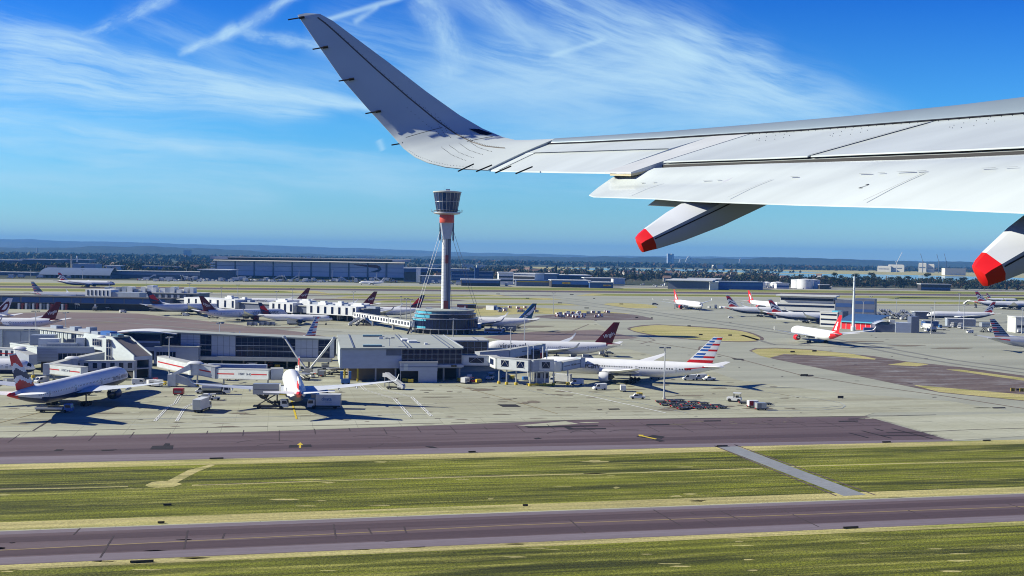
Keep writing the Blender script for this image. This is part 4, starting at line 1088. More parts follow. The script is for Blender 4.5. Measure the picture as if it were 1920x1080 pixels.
t = thing('stepped_annex', 'stepped pale grey annex with dark band at the left end of the glazed pier', 'airport building', (PX0 - 2, PY - 4, 0), R(-1))
b = MB(); b.box(0, 18, 0, 3.4, 1.5, 8.3); b.build('wall', m_clad, t)
b = MB(); b.box(3.2, 18.3, -.2, 3.6, 8.3, 8.7); b.build('roof', m_roofl, t)
b = MB(); b.box(1, 9, -.12, -.002, 2.6, 6.4); mullions(b, 1, 9, -.12, 2.6, 6.4, 6, 1, .12, 1); b.build('window', [m_glass, m_clad], t)

# --- sloped corridor (stands diagonally, its side in full sun)
A2 = Vector((-194.3, 435.5, 0)); CA = R(-40.3)
def ca(px): q = (px - 960) / FPX; return (194.3 + 435.5 * q) / (.763 + .647 * q)
t = thing('sloped_corridor', 'pale corridor building with brown sloping roof and open portal above the near left jet', 'airport building', (A2.x, A2.y, 0), CA)
a0, a1, a2, a3 = ca(157), ca(192), ca(210), ca(251); Wc = 7.6
b = MB()
b.add([(a0, 0, 9.4), (a1, 0, 9.0), (a1 + 2, 0, 3.6), (a3, 0, 3.6), (a3, 0, 8.8), (a2, 0, 14.6), (a0, 0, 15.0)] + [(a0, .35, 9.4), (a1, .35, 9.0), (a1 + 2, .35, 3.6), (a3, .35, 3.6), (a3, .35, 8.8), (a2, .35, 14.6), (a0, .35, 15.0)],
      [(6, 5, 4, 3, 2, 1, 0), (7, 8, 9, 10, 11, 12, 13)] + [(i, (i + 1) % 7, 7 + (i + 1) % 7, 7 + i) for i in range(7)])
b.build('side_wall', m_cladw, t)
b = MB()
b.add([(a0, Wc, 9.4), (a1, Wc, 9.0), (a1 + 2, Wc, 3.6), (a3, Wc, 3.6), (a3, Wc, 8.8), (a2, Wc, 14.6), (a0, Wc, 15.0)] + [(a0, Wc - .35, 9.4), (a1, Wc - .35, 9.0), (a1 + 2, Wc - .35, 3.6), (a3, Wc - .35, 3.6), (a3, Wc - .35, 8.8), (a2, Wc - .35, 14.6), (a0, Wc - .35, 15.0)],
      [(6, 5, 4, 3, 2, 1, 0), (7, 8, 9, 10, 11, 12, 13)] + [(i, (i + 1) % 7, 7 + (i + 1) % 7, 7 + i) for i in range(7)])
b.build('side_wall', m_cladw, t)
b = MB(); b.add([(a2, .4, 14.1), (a2, Wc - .4, 14.1), (a3 - .2, Wc - .4, 8.3), (a3 - .2, .4, 8.3), (a2, .4, 13.7), (a2, Wc - .4, 13.7), (a3 - .2, Wc - .4, 7.9), (a3 - .2, .4, 7.9)], [(0, 1, 2, 3), (4, 5, 6, 7), (0, 1, 5, 4), (2, 3, 7, 6)])
for k in range(1, 9):
    y = .4 + (Wc - .8) * k / 9; b.add([(a2, y - .05, 14.18), (a2, y + .05, 14.18), (a3 - .2, y + .05, 8.38), (a3 - .2, y - .05, 8.38)], [(0, 1, 2, 3)])
b.build('sloping_roof', m_roofb, t)
b = MB(); b.box(a0, a2, .36, Wc - .36, 14.2, 14.6); b.build('roof', m_roof, t)
b = MB(); b.box(a0, a1 + 1, .36, Wc - .36, 9.3, 9.7); b.build('floor', m_cladd, t)
b = MB(); b.box(a3 - .9, a3, .36, Wc - .36, 6.9, 8.25); b.build('portal_beam', m_clad, t)
for y in (.36, Wc - 1.3):
    b = MB(); b.box(a3 - .9, a3 - .02, y, y + .94, 0, 6.9); b.build('portal_column', m_clad, t)
b = MB(); b.box(a3 - 8, a3 - .1, .36, Wc - .36, 3.55, 3.95); b.build('portal_floor', m_clad, t)
b = MB(); b.box(a3 - 9, a3 - 8, .5, Wc - .5, 3.96, 8); b.build('inner_wall', m_cladd, t)
b = MB(); b.box(a1 + 1, a3 - 3, 1.5, Wc, 0, 3.5); b.build('undercroft', m_void, t)
b = MB(); b.box(ca(174), ca(191), -.12, -.002, 10.6, 13.2); mullions(b, ca(174), ca(191), -.12, 10.6, 13.2, 4, 1, .2, 1); b.build('window', [m_glass, m_frame], t)
b = MB(); b.box(ca(200), ca(209), -.12, -.002, 4.2, 13.6); mullions(b, ca(200), ca(209), -.12, 4.2, 13.6, 2, 3, .2, 1); b.build('window', [m_glass, m_frame], t)
b = MB(); b.box(a2 + .3, a2 + .7, -.1, -.002, 3.7, 13.5); b.build('pilaster', m_clad, t)
rr = random.Random(3)
for x0, l, w_, h, M in ((a0 + 2, 5, 2, 1.1, m_plantg), (a0 + 9, 7, 3, 1.6, m_bluep), (a0 + 13.5, 3, 3.6, 1.0, m_plant), (a0 + 18, 4, 2.4, .9, m_glassb)):
    b = MB(); b.box(x0, x0 + l, 2, 2 + w_, 14.6, 14.6 + h); b.build('roof_plant', M, t)
# upper corridor continuing to the left
t = thing('column_corridor', 'white corridor with tall slender columns and windows left of the sloped corridor', 'airport building', (A2.x, A2.y, 0), CA)
b = MB(); b.box(0, a0 - .1, 1.2, 9, 8.0, 14.3); b.build('wall', m_cladd, t)
b = MB(); b.box(-.3, a0 - .1, 0, 9.2, 14.3, 14.9); b.build('roof', m_roofl, t)
for k in range(11):
    x = 1.2 + k * 3.35; b = MB()
    if k in (8,): b.box(x - 1.0, x + 1.0, .7, 1.198, 9.4, 13.4); b.build('window', m_glass, t)
    else: b.box(x - 1.25, x + 1.25, .6, 1.198, 9.2 if k > 4 else 11.0, 14.2); b.build('wall_panel', m_cladw, t)
    b = MB(); b.tube([(x + 1.65, .2, 8.0), (x + 1.0, .2, 14.3)], .10, 6); b.build('brace', m_frame, t)
for x0, l, h in ((4, 5, 1.2), (20, 4, 1.5), (27, 6, 1.0), (33, 3, 2.0)):
    b = MB(); b.box(x0, x0 + l, 3, 6, 14.9, 14.9 + h); b.build('roof_plant', m_plantg, t)
# front left block
t = thing('ribbed_block', 'blue grey ribbed block at left with white slanted side wall and rooftop air handlers', 'airport building', (-180.4, 403, 0), R(10.5))
def lb(x, y): d = Vector((x + 180.4, y - 403)); c_, s_ = math.cos(R(10.5)), math.sin(R(10.5)); return (d.x * c_ + d.y * s_, -d.x * s_ + d.y * c_)
pts = [(0, 0), (21, 0), (21, 30), lb(-186, 440), lb(-198, 418.5)]
b = MB(); b.prism(pts, 4.4, 9.5, 0, 2, [0, 0, 0, 1, 1]); b.build('wall', [m_clad, m_cladw, m_roof], t)
b = MB()
for i in range(len(pts)):
    p, q = Vector(pts[i]), Vector(pts[(i + 1) % len(pts)]); d = (q - p).normalized(); n = Vector((d.y, -d.x)) * .12
    b.prism([p + n, q + n, q - n * 3, p - n * 3], 9.5, 10.1)
b.build('parapet', m_cladw, t)
for k in range(8):
    b = MB(); b.box(.1, 7.3, -.06, -.002, 4.8 + k * .58, 4.86 + k * .58); b.build('cladding_joint', m_cladd, t)
b = MB(); b.box(7.6, 20.9, -.1, -.003, 4.7, 7.6); mullions(b, 7.6, 20.9, -.1, 4.7, 7.6, 8, 1, .16, 1); b.build('window', [m_glass, m_frame], t)
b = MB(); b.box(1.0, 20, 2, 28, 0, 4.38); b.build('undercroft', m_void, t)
for x0, y0, sx_, sy_, z1, M in ((-1, 6, 7.5, 4, 12.6, m_plant), (3, 1.8, 11, 3, 11.2, m_plantg), (13.2, 3.4, 3.2, 3, 13.2, m_plant), (8, 12, 5, 5, 12.0, m_cladd), (-6, 14, 9, 6, 13.4, m_plantg), (16, 9, 4, 3, 11.5, m_plant), (13, 14, 6, 2, 12, m_steel)):
    b = MB(); b.box(x0, x0 + sx_, y0, y0 + sy_, 9.5, z1); b.build('air_handler', M, t)
b = MB()
for k in range(13): b.box(-1 + k * 1.2, -.9 + k * 1.2, .6, .7, 9.9, 10.9)
b.box(-1, 13.5, .6, .68, 10.85, 10.95); b.build('roof_railing', m_frame, t)
t = thing('panelled_block', 'blue panelled block with one broad white pier at the far left behind the ribbed block', 'airport building', (-222, 436, 0), R(2))
b = MB(); b.box(0, 27, 0, 14, 0, 13.6); b.build('wall', m_clad, t)
b = MB(); b.box(-.3, 27.3, -.5, 14, 13.6, 14.2); b.build('roof', m_roofl, t)
b = MB(); b.box(10.2, 12.6, -.8, -.002, 0, 13.6); b.build('white_pier', m_cladw, t)
b = MB(); b.box(3, 9.6, -.3, -.003, 6, 12.8); b.build('dark_glazing', m_glass, t)
for x0 in (13.5, 20.2):
    b = MB(); b.box(x0, x0 + 6.2, -.2, -.003, 7.4, 13.2); b.build('wall_panel', m_plantg, t)

# --- control tower
TX, TY = -40.6, 652.0
t = thing('control_tower', 'tall slender control tower with flared dark glass cab and red band', 'control tower', (TX, TY, 0))
b = MB(); b.tube([(-.9, 0, 13), (-.9, 0, 62)], 1.9, 20); b.build('mast_shaft', m_plant, t, smooth=40)
b = MB(); b.tube([(1.3, .6, 13), (1.3, .6, 66)], 1.45, 18); b.build('mast_shaft', mat('shaft_shaded_side', (0.13, 0.17, 0.26), 0.5), t, smooth=40)  # second tube coloured dark to paint the shaft's shaded right half
b = MB(); b.box(.05, 1.2, -1.75, -.9, 13, 66); b.build('lift_shaft', m_cladd, t)
b = MB(); b.box(.55, .8, -1.95, -1.752, 13, 66); b.build('lift_rail', m_steel, t)
b = MB(); b.box(-.35, 1.35, -2.5, -1.2, 42.5, 47.5); b.build('lift_car', m_brick, t)
b = MB()
for k in range(24): b.lathe([(1.93, -.05), (1.96, 0), (1.93, .05)], (-.9, 0, 15 + k * 2), 'z', 20)
b.build('shaft_ring', m_plantg, t)
b = MB(); b.box(-1.2, 1.6, -2.3, 1, 13.8, 19.5); b.build('shaft_foot', m_brick, t)
b = MB()
b.loft([[(x, y, z) for x, y in ((-w_, -1.6), (-w_ + .9, -2.2), (w_ - .9, -2.2), (w_, -1.6), (w_, 1.6), (w_ - .9, 2.2), (-w_ + .9, 2.2), (-w_, 1.6))] for z, w_ in ((57.5, 2.6), (62, 3.3), (67.5, 4.1))]); b.build('neck', m_clad, t)
for sx_ in (-1, 1):
    b = MB(); b.loft([[(sx_ * 4.0 + dx, dy, z) for dx, dy in ((-.45, -1.2), (.45, -1.2), (.45, 1.2), (-.45, 1.2))] for z in (56.5, 61, 67.3)]); b.build('neck_bracket', m_cladd, t)
b = MB(); b.lathe([(4.45, 67.4), (4.5, 67.5), (4.5, 72.1), (4.45, 72.2)], n=36); b.build('red_band', mat('tower_red', (0.55, 0.07, 0.04), 0.5, noise=(0.6, 0.12)), t, smooth=30)
b = MB(); b.lathe([(4.6, 72.2), (8.1, 72.9), (8.2, 73.0), (8.2, 73.8), (6.4, 73.9)], n=40); ring = b.build('gallery', m_steel, t, smooth=30)
b = MB()
for k in range(28):
    a = 2 * math.pi * k / 28; b.tube([(8.1 * math.cos(a), 8.1 * math.sin(a), 73.8), (8.1 * math.cos(a), 8.1 * math.sin(a), 74.9)], .05, 5)
b.lathe([(8.08, 74.85), (8.16, 74.9), (8.08, 74.95)], n=40); b.build('gallery_rail', m_frame, ring)
for a in (R(180), R(200), R(0), R(-20)):
    b = MB(); b.tube([(8.2 * math.cos(a), 8.2 * math.sin(a), 73.6), (9.6 * math.cos(a), 9.6 * math.sin(a), 74.2), (9.6 * math.cos(a), 9.6 * math.sin(a), 75.4)], .12, 6); b.build('camera_arm', m_steel, ring)
b = MB(); b.lathe([(6.2, 73.9), (6.35, 74.6), (8.3, 85.6)], n=20); b.build('cab_glass', mat('cab_glass', (0.008, 0.03, 0.10), 0.06, spec=0.5), t)
b = MB(); b.lathe([(6.30, 74.9), (6.42, 76.4)], n=20); b.build('cab_sill_glass', m_cyan, t)
b = MB()
for k in range(20):
    a = 2 * math.pi * k / 20; c_, s_ = math.cos(a), math.sin(a); b.tube([(6.38 * c_, 6.38 * s_, 74.3), (8.36 * c_, 8.36 * s_, 85.7)], .10, 5)
b.lathe([(7.36, 80.05), (7.46, 80.15), (7.4, 80.3)], n=20); b.build('cab_mullion', m_frame, t)
b = MB(); b.lathe([(8.3, 85.5), (8.75, 85.8), (8.75, 86.4), (5, 86.9), (.01, 87)], n=28); rf = b.build('cab_roof', m_roofl, t, smooth=30)
b = MB(); b.box(-.8, 1.6, -1, 1, 86.9, 88.0); b.build('roof_hut', m_plantg, rf)
b = MB(); b.tube([(-1.5, 0, 86.9), (-1.5, 0, 90)], .06, 5); b.build('aerial', m_frame, rf)
for top, foot in (((-3.9, -1, 62.5), (-20.5, -19, .5)), ((-3.6, -1, 57.5), (-19.2, -19, .5)), ((4.1, 0, 62.5), (23.5, 26, .5)), ((3.7, 0, 57.5), (22, 26, .5)), ((0, 2.2, 61), (3, 34, .5))):
    b = MB(); b.tube([top, foot], .11, 6); b.build('stay_cable', m_plant if top[0] < 0 else m_cladd, t)
b = MB(); b.tube([(-21.4, -19.5, 0), (-19.4, -19, 4.6)], .55, 8); b.build('stay_anchor', m_void, t)
# its round base building
t = thing('rotunda_building', 'low round dark glass building at the foot of the control tower', 'airport building', (TX - .2, TY, 0))
b = MB(); b.lathe([(16.6, 0), (16.6, 2.9)], n=48); b.build('ground_floor', m_void, t)
for k in range(22):
    a = 2 * math.pi * k / 22; b = MB(); b.tube([(18.6 * math.cos(a), 18.6 * math.sin(a), 0), (18.6 * math.cos(a), 18.6 * math.sin(a), 2.9)], .3, 8); b.build('column', m_conw, t)
b = MB(); b.lathe([(20, 3.3), (20, 9.0)], n=48); b.build('main_glazing', m_glass, t)
b = MB(); b.lathe([(18.9, 9.4), (18.9, 11.8)], n=48); b.build('upper_glazing', m_glass, t)
b = MB(); b.lathe([(17.7, 12.1), (17.7, 13.8)], n=48); b.build('top_glazing', m_glassb, t)
for r0, z0, z1 in ((20.3, 2.85, 3.3), (20.3, 9.0, 9.42), (19.2, 11.8, 12.1)):
    b = MB(); b.lathe([(r0 - 1.9, z0), (r0, z0 + .02), (r0, z1 - .02), (r0 - 1.9, z1)], n=56); b.build('floor_edge', m_frame, t)
b = MB(); b.lathe([(17.4, 13.75), (18.2, 13.85), (18.2, 14.25), (3, 14.6), (.01, 14.6)], n=56); rf = b.build('roof', m_roof, t)
for z0, z1, r0, lo, hi in ((3.5, 4.6, 20.06, 150, 196), (7.9, 8.8, 20.06, 150, 196), (9.8, 11.4, 18.96, 160, 200), (12.3, 13.5, 17.76, 150, 205)):
    b = MB()
    b.loft([[(r0 * math.cos(R(a)), r0 * math.sin(R(a)), z) for a in range(lo, hi + 45, 4)] for z in (z0, z1)], closed=False); b.build('painted_sky_reflection', m_cyan, t)  # cyan bands: reflected sky painted on the sunward glazing
b = MB()
for k in range(60):
    a = 2 * math.pi * k / 60; b.box(20.05 * math.cos(a) - .07, 20.05 * math.cos(a) + .07, 20.05 * math.sin(a) - .07, 20.05 * math.sin(a) + .07, 3.3, 9.0)
b.build('mullion', m_navyb, t)
for a, w_ in ((R(160), 4), (R(60), 5), (R(-20), 6), (R(20), 4)):
    b = MB(); b.box(11 * math.cos(a) - w_ / 2, 11 * math.cos(a) + w_ / 2, 11 * math.sin(a) - 1, 11 * math.sin(a) + 1, 14.3, 15.2); b.build('roof_plant', m_plant, rf)

# --- V shaped strut
S0 = G(577, 699)
t = thing('raked_strut', 'pair of raked steel tubes spreading from one foot up to the pier roof', 'strut', (S0.x, S0.y, 0))
for px, py in ((533, 632), (626, 634)):
    p = PD(px, py, 424); b = MB(); d = Vector((p.x - S0.x, p.y - S0.y, p.z)); b.tube([(0, 0, .6), tuple(d * .5), tuple(d)], [.32, .48, .40], 12); b.build('tube', m_steel, t, smooth=40)
    b = MB(); b.lathe([(.01, -.7), (.7, -.4), (.7, .4), (.01, .7)], tuple(d), 'z', 12); b.build('tube_head', m_plantg, t, smooth=40)
b = MB(); b.box(-2, 2, -1.4, 1.4, 0, 1.0); b.box(-1.3, 1.3, -1, 1, 1, 1.9); b.build('footing', m_conw, t)

# ------------------------------------------------------------------ jet bridges
m_jb = mat('jet_bridge_white', (0.64, 0.68, 0.68), 0.5, noise=(0.5, 0.12, (1, 1, 2)))
m_jbb = mat('jet_bridge_blue_grey', (0.36, 0.45, 0.55), 0.5, noise=(0.5, 0.10, (1, 1, 2)))
m_jbg = mat('jet_bridge_grey', (0.40, 0.44, 0.50), 0.5, noise=(0.5, 0.10, (1, 1, 2)))
m_hs = mat('stripe_red', (0.5, 0.02, 0.02), 0.5)
m_vk0 = mat('letter_black', (.02, .02, .022), .6)
def tunnel(t, p, q, w=3.0, h=3.1, M=m_jb, name='tunnel', stripe_=None, windows=0, braces=False, roofm=None, txt=None, side=-1):
    """a closed walkway from p to q (floor centre points, thing-local); side=-1 is the wall towards the viewer"""
    p, q = Vector(p), Vector(q); d = (q - p); L = math.hypot(d.x, d.y); n = Vector((-d.y, d.x, 0)) / L; ex = Vector((d.x, d.y, 0)) / L
    sl = d.z / L
    def at(x, y, z): return p + ex * x + n * y + Vector((0, 0, z + sl * x))
    def slab(b, x0, x1, y0, y1, z0, z1, m=0):
        vs = [at(x, y, z) for z in (z0, z1) for x, y in ((x0, y0), (x1, y0), (x1, y1), (x0, y1))]
        b.add(vs, [(3, 2, 1, 0), (4, 5, 6, 7), (0, 1, 5, 4), (1, 2, 6, 5), (2, 3, 7, 6), (3, 0, 4, 7)], m)
    b = MB(); slab(b, 0, L, -w / 2, w / 2, 0, h); o = b.build(name, M, t)
    b = MB(); slab(b, -.05, L + .05, -w / 2 - .1, w / 2 + .1, h, h + .18); slab(b, 0, L, -w / 2 - .08, w / 2 + .08, -.3, -.003); b.build('edge_beam', roofm or m_roofl, o)
    y = side * (w / 2 + .02)
    if stripe_:
        b = MB(); slab(b, L * .03, L * .97 if not txt else L * .36, min(y, y - side * .015), max(y, y - side * .015), h * .42, h * .55)
        if txt: slab(b, L * .68, L * .97, min(y, y - side * .015), max(y, y - side * .015), h * .42, h * .55)
        b.build('stripe', stripe_, o)
    for k in range(windows):
        x0 = L * (k + .25) / windows; x1 = L * (k + .75) / windows; b = MB(); slab(b, x0, x1, min(y, y - side * .03), max(y, y - side * .03), h * .22, h * .82); g_ = b.build('window', m_glass, o)
        if braces:
            b = MB(); yb = y + side * .05
            for xa, za, xb, zb in ((x0, h * .22, (x0 + x1) / 2, h * .82), (x1, h * .22, (x0 + x1) / 2, h * .82)): b.tube([at(xa, yb, za), at(xb, yb, zb)], .08, 5)
            b.build('brace', m_frame, g_)
    if txt:
        v, f = text_geo(txt, h * .34, bold=.02); b = MB()
        c0 = L * .5
        b.add([at(c0 + (p_.x if side < 0 else -p_.x), y + side * .02, h * .5 + p_.y) for p_ in v], f)
        x0 = c0 + L * .13; s_ = h * .16
        if side < 0:
            for (sx0, sx1) in ((-1, 0), (1, 0)): b.add([at(x0 + sx0 * s_ * 1.6, y + side * .02, h * .5 - s_), at(x0 + sx0 * s_ * 1.6, y + side * .02, h * .5 + s_), at(x0, y + side * .02, h * .5)], [(0, 1, 2)])
        b.build('lettering', m_cladd if stripe_ is m_hs else m_vk0, o)
    return o
def leg(t, x, y, z, bumper=True, wheel=False):
    b = MB(); b.tube([(x, y, 0.1), (x, y, z)], .28, 10); o = b.build('support_leg', m_steel, t)
    if bumper:
        b = MB(); b.lathe([(.55, 0), (.6, .1), (.6, .9), (.55, 1.0)], (x, y, 0.02), 'z', 12); b.build('bumper', m_yelp, o)
def rotunda(t, x, y, z, r=2.2, h=3.3, M=m_jb, dome=True):
    b = MB(); b.lathe([(r * .97, z - .3), (r, z - .2), (r, z + h), (r * .97, z + h + .02)], (x, y, 0), 'z', 20); o = b.build('rotunda', M, t, smooth=30)
    if dome: b = MB(); b.lathe([(r + .25, z + h), (r + .3, z + h + .25), (r * .75, z + h + .75), (.01, z + h + .95)], (x, y, 0), 'z', 20); b.build('rotunda_cap', m_plant, o, smooth=50)
    return o
def cab(t, p, q, M=m_plantg):
    o = tunnel(t, p, q, 3.6, 3.5, M, 'cab'); return o
JG = 'jet bridges'
def rel(o, P): return (P[0] - o[0], P[1] - o[1], P[2])
# right hand cluster serving the striped-fin jet
O = PD(935, 690, 391)
t = thing('jet_bridge', 'white jet bridge with big braced windows reaching right to the striped-fin jet', 'jet bridge', (O.x, O.y, 0), group=JG)
K = [PD(866, 683, 401), PD(922, 684, 400), PD(936, 690, 392), PD(994, 695, 386), PD(1008, 696, 389), PD(1038, 697, 389), PD(1050, 694, 390), PD(1084, 692, 404)]
K = [(k.x, k.y, max(5.6, min(k.z, 6.4))) for k in K]
K = [rel(O, k) for k in K]
tunnel(t, K[0], K[1], 3, 3.4, m_jb, windows=1, braces=True)
tunnel(t, K[1], K[2], 3, 3.5, m_jb, windows=1)
tunnel(t, K[2], K[3], 3.2, 3.9, m_jb, windows=2, braces=True)
tunnel(t, K[3], K[4], 3.0, 3.8, m_jbg)
tunnel(t, K[4], K[5], 3.2, 3.9, m_jb, windows=1, braces=True)
rotunda(t, K[5][0] + .8, K[5][1], 5.6, 1.9, 3.4, m_jb, False)
tunnel(t, K[5], K[6], 2.8, 3.1, m_jb)
tunnel(t, K[6], K[7], 2.7, 2.9, m_jbb, txt='HSBC', stripe_=m_cladd, windows=0)
cab(t, K[7], (K[7][0] + 1.8, K[7][1] + 1.0, K[7][2]), m_jbb)
for k in (2, 3, 5): leg(t, K[k][0], K[k][1], 5.5)
for dx in (3, 6.5, 14, 17): leg(t, dx, -1.0 - dx * .12, 5.5)
leg(t, K[6][0] + 3, K[6][1] + 2, 5.4)
for k, (dx, dy) in enumerate(((11, 14), (13, 14), (20.5, 8), (22, 8))):
    b = MB(); b.tube([(dx - (0 if k < 2 else 4), dy, 0), (dx - (0 if k < 2 else 4), dy, 13.5)], .18, 8); b.build('service_pole', m_plant, t)
b = MB(); b.box(13.2, 18.6, -1.4, 1.0, .9, 4.9); c_ = b.build('equipment_room', m_jbg, t)
for x0 in (13.5, 16.5):
    b = MB(); b.box(x0, x0 + 1.8, -1.5, -1.402, 2.6, 4.4); b.build('window', m_glass, c_)
b = MB(); b.box(10.4, 19.6, -3.2, -2.6, .1, .75); b.build('crash_rail', m_yelp, t)
# second bridge behind, to the dark red fin
O = PD(950, 676, 440)
t = thing('jet_bridge', 'blue grey jet bridge pointing at the jet with the dark red lettered fin', 'jet bridge', (O.x, O.y, 0), group=JG)
K = [rel(O, k) for k in (PD(895, 674, 428), PD(950, 676, 440), PD(972, 672, 452), PD(1012, 668, 470))]
K = [(x, y, 5.2) for x, y, z in K]
tunnel(t, K[0], K[1], 3, 3.2, m_jbg); tunnel(t, K[1], K[2], 3.1, 3.2, m_jbb); tunnel(t, K[2], K[3], 2.8, 3.2, m_jbb, txt='HSBC', stripe_=m_cladd)
cab(t, K[3], (K[3][0] + 1.5, K[3][1] + 1, 5.2), m_jbb); leg(t, K[2][0], K[2][1], 5); leg(t, K[1][0], K[1][1], 5)
# the one with the red stripe reaching the middle jet
O = PD(365, 695, 371)
t = thing('jet_bridge', 'white jet bridge with red stripe and domed rotunda reaching the middle jet', 'jet bridge', (O.x, O.y, 0), group=JG)
K = [rel(O, k) for k in (PD(302, 684, 389), PD(362, 694, 372), PD(401, 698, 370.5), PD(409, 700, 370), PD(470, 700, 364.5), PD(508, 700, 361), PD(531, 700, 362))]
K = [(x, y, z) for (x, y, _), z in zip(K, (5.0, 4.4, 3.5, 3.3, 3.8, 4.2, 4.2))]
tunnel(t, K[0], K[1], 3.2, 3.6, stripe_=m_hs); rotunda(t, 0, 0.5, 4.3, 2.4, 3.6); tunnel(t, (K[1][0] + 1.5, K[1][1], 4.4), K[2], 3.2, 3.6, stripe_=m_hs)
tunnel(t, K[2], K[3], 3.8, 3.7, m_jbg); tunnel(t, K[3], K[5], 2.9, 3.1, stripe_=m_hs, txt='HSBC'); cab(t, K[5], K[6])
b = MB(); b.box(-8.4, -5.6, -3.4, 0, .3, 4.4); b.build('stair_tower', m_jb, t)
b = MB(); b.add([(-5.6, -3.2, 4.4), (-5.6, -3.2, 1.6), (0.4, -3.2, -.0), (1.6, -3.2, .05), (-.4, -3.2, 2.6)] + [(-5.6, -1.6, 4.4), (-5.6, -1.6, 1.6), (.4, -1.6, 0), (1.6, -1.6, .05), (-.4, -1.6, 2.6)], [(0, 1, 2, 3, 4), (9, 8, 7, 6, 5)] + [(i, (i + 1) % 5, 5 + (i + 1) % 5, 5 + i) for i in range(5)]); b.build('stair', m_jbg, t)
b = MB(); b.add([(-1.0, -2.7, 8.0), (-7.2, -3.3, 4.5), (-5.0, -3.3, 4.4), (-.6, -2.7, 6.0)] + [(-1.0, -1.7, 8.0), (-7.2, -1.7, 4.5), (-5.0, -1.7, 4.4), (-.6, -1.7, 6.0)], [(0, 1, 2, 3), (7, 6, 5, 4), (0, 1, 5, 4), (1, 2, 6, 5), (2, 3, 7, 6), (3, 0, 4, 7)]); b.build('stair_housing', m_jb, t)
leg(t, 1, 0, 4); leg(t, K[3][0] + 2, K[3][1], 4); leg(t, K[4][0] + 6, K[4][1], 4); leg(t, K[0][0] + 3, K[0][1], 5)
b = MB(); b.box(3, 24, 4, 6.5, 5.2, 7.4); b.build('walkway', m_clad, t)
# fixed link below the sloped corridor
O = PD(140, 695, 386)
t = thing('fixed_link', 'grey panelled walkway running left from the portal of the sloped corridor', 'walkway', (O.x, O.y, 0), R(2))
tunnel(t, (0, 0, 3.4), (22, 0, 3.8), 3.2, 3.2, m_jbg, windows=7); leg(t, 2, 0, 3.3); leg(t, 18, 0, 3.3)
# bridge with stepped roofs to the near left jet
O = PD(135, 690, 384)
t = thing('jet_bridge', 'jet bridge with domed rotunda beyond the near left jet, white tunnel with red stripe', 'jet bridge', (O.x, O.y, 0), group=JG)
K = [rel(O, k) for k in (PD(190, 680, 398), PD(135, 690, 384), PD(96, 704, 376), PD(158, 708, 366.5))]
K = [(K[0][0], K[0][1], 5.6), (0, 0, 4.6), (K[2][0], K[2][1], 3.4), (K[3][0], K[3][1], 3.4)]
tunnel(t, K[0], K[1], 3.1, 3.1, m_jbg); rotunda(t, 0, 0, 4.5, 2.2, 3.2, m_jbg); tunnel(t, K[1], K[2], 3.1, 3.1, m_jbg)
b = MB(); b.box(K[2][0] - 2.2, K[2][0] + .6, K[2][1] - 1.8, K[2][1] + 1.8, 2.6, 6.7); b.build('rotunda', m_jbg, t)
tunnel(t, K[2], K[3], 2.9, 3.1, stripe_=m_hs, txt='HSBC'); leg(t, K[2][0] + 1, K[2][1], 3); leg(t, 0, 0, 4.4); leg(t, K[0][0], K[0][1], 5)
b = MB(); b.lathe([(1.6, 8.7), (1.7, 8.9), (1.0, 9.4), (.01, 9.5)], K[0], 'z', 14); b.build('rotunda_cap', m_plant, t, smooth=50)
# far left bridge
O = PD(48, 668, 402)
t = thing('jet_bridge', 'white jet bridge with red stripe at the left edge above the far left nose', 'jet bridge', (O.x, O.y, 0), group=JG)
K = [rel(O, k) for k in (PD(-20, 668, 398), PD(34, 671, 394), PD(62, 676, 388))]
K = [(K[0][0], K[0][1], 6.4), (K[1][0], K[1][1], 6.4), (K[2][0], K[2][1], 5.0)]
tunnel(t, K[0], K[1], 3, 3.6, stripe_=m_hs, windows=5); rotunda(t, K[1][0] + .6, K[1][1], 6.2, 2.1, 3.8); tunnel(t, K[1], K[2], 3.2, 3.4, m_jbg); leg(t, K[1][0], K[1][1], 6); leg(t, K[2][0], K[2][1], 5)
b = MB(); b.box(K[0][0] + 3, K[0][0] + 11, K[0][1] - 8, K[0][1] - 5, 3.0, 6.4); b.build('cab', m_jb, t)
# ------------------------------------------------------------------ the far pier (stands diagonally, sunlit white side)
FO = Vector((-256.7, 830.6, 0)); FA = R(-33.4)
def fa(px): q = (px - 960) / FPX; return (256.7 + 830.6 * q) / (.835 + .55 * q)
t = thing('far_pier', 'long raised pier of white sunlit blocks crossing the far apron to the footbridge', 'airport building', (FO.x, FO.y, 0), FA)
b = MB(); b.box(-20, 182, 4, 22, 4.6, 9.2); b.build('wall', m_cladd, t)
b = MB(); b.box(-22, 183, 3, 24, 9.2, 9.7); b.build('roof', m_roofl, t)
for x in range(-14, 182, 9):
    b = MB(); b.box(x - .3, x + .3, 5, 5.7, 0, 4.6); b.build('column', m_conw, t)
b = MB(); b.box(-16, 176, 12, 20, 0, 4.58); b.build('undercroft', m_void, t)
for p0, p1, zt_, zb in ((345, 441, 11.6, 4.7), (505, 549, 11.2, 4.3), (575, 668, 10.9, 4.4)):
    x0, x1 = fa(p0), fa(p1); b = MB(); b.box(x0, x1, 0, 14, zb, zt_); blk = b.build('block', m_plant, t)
    n = 7 if p1 - p0 > 60 else 4
    for k in range(n):
        xx = x0 + (x1 - x0) * (k + .55) / n; b = MB(); b.box(xx, xx + 2.0, -.15, -.002, zb + .8, zt_ - .9); b.build('window_slit', m_glass, blk)
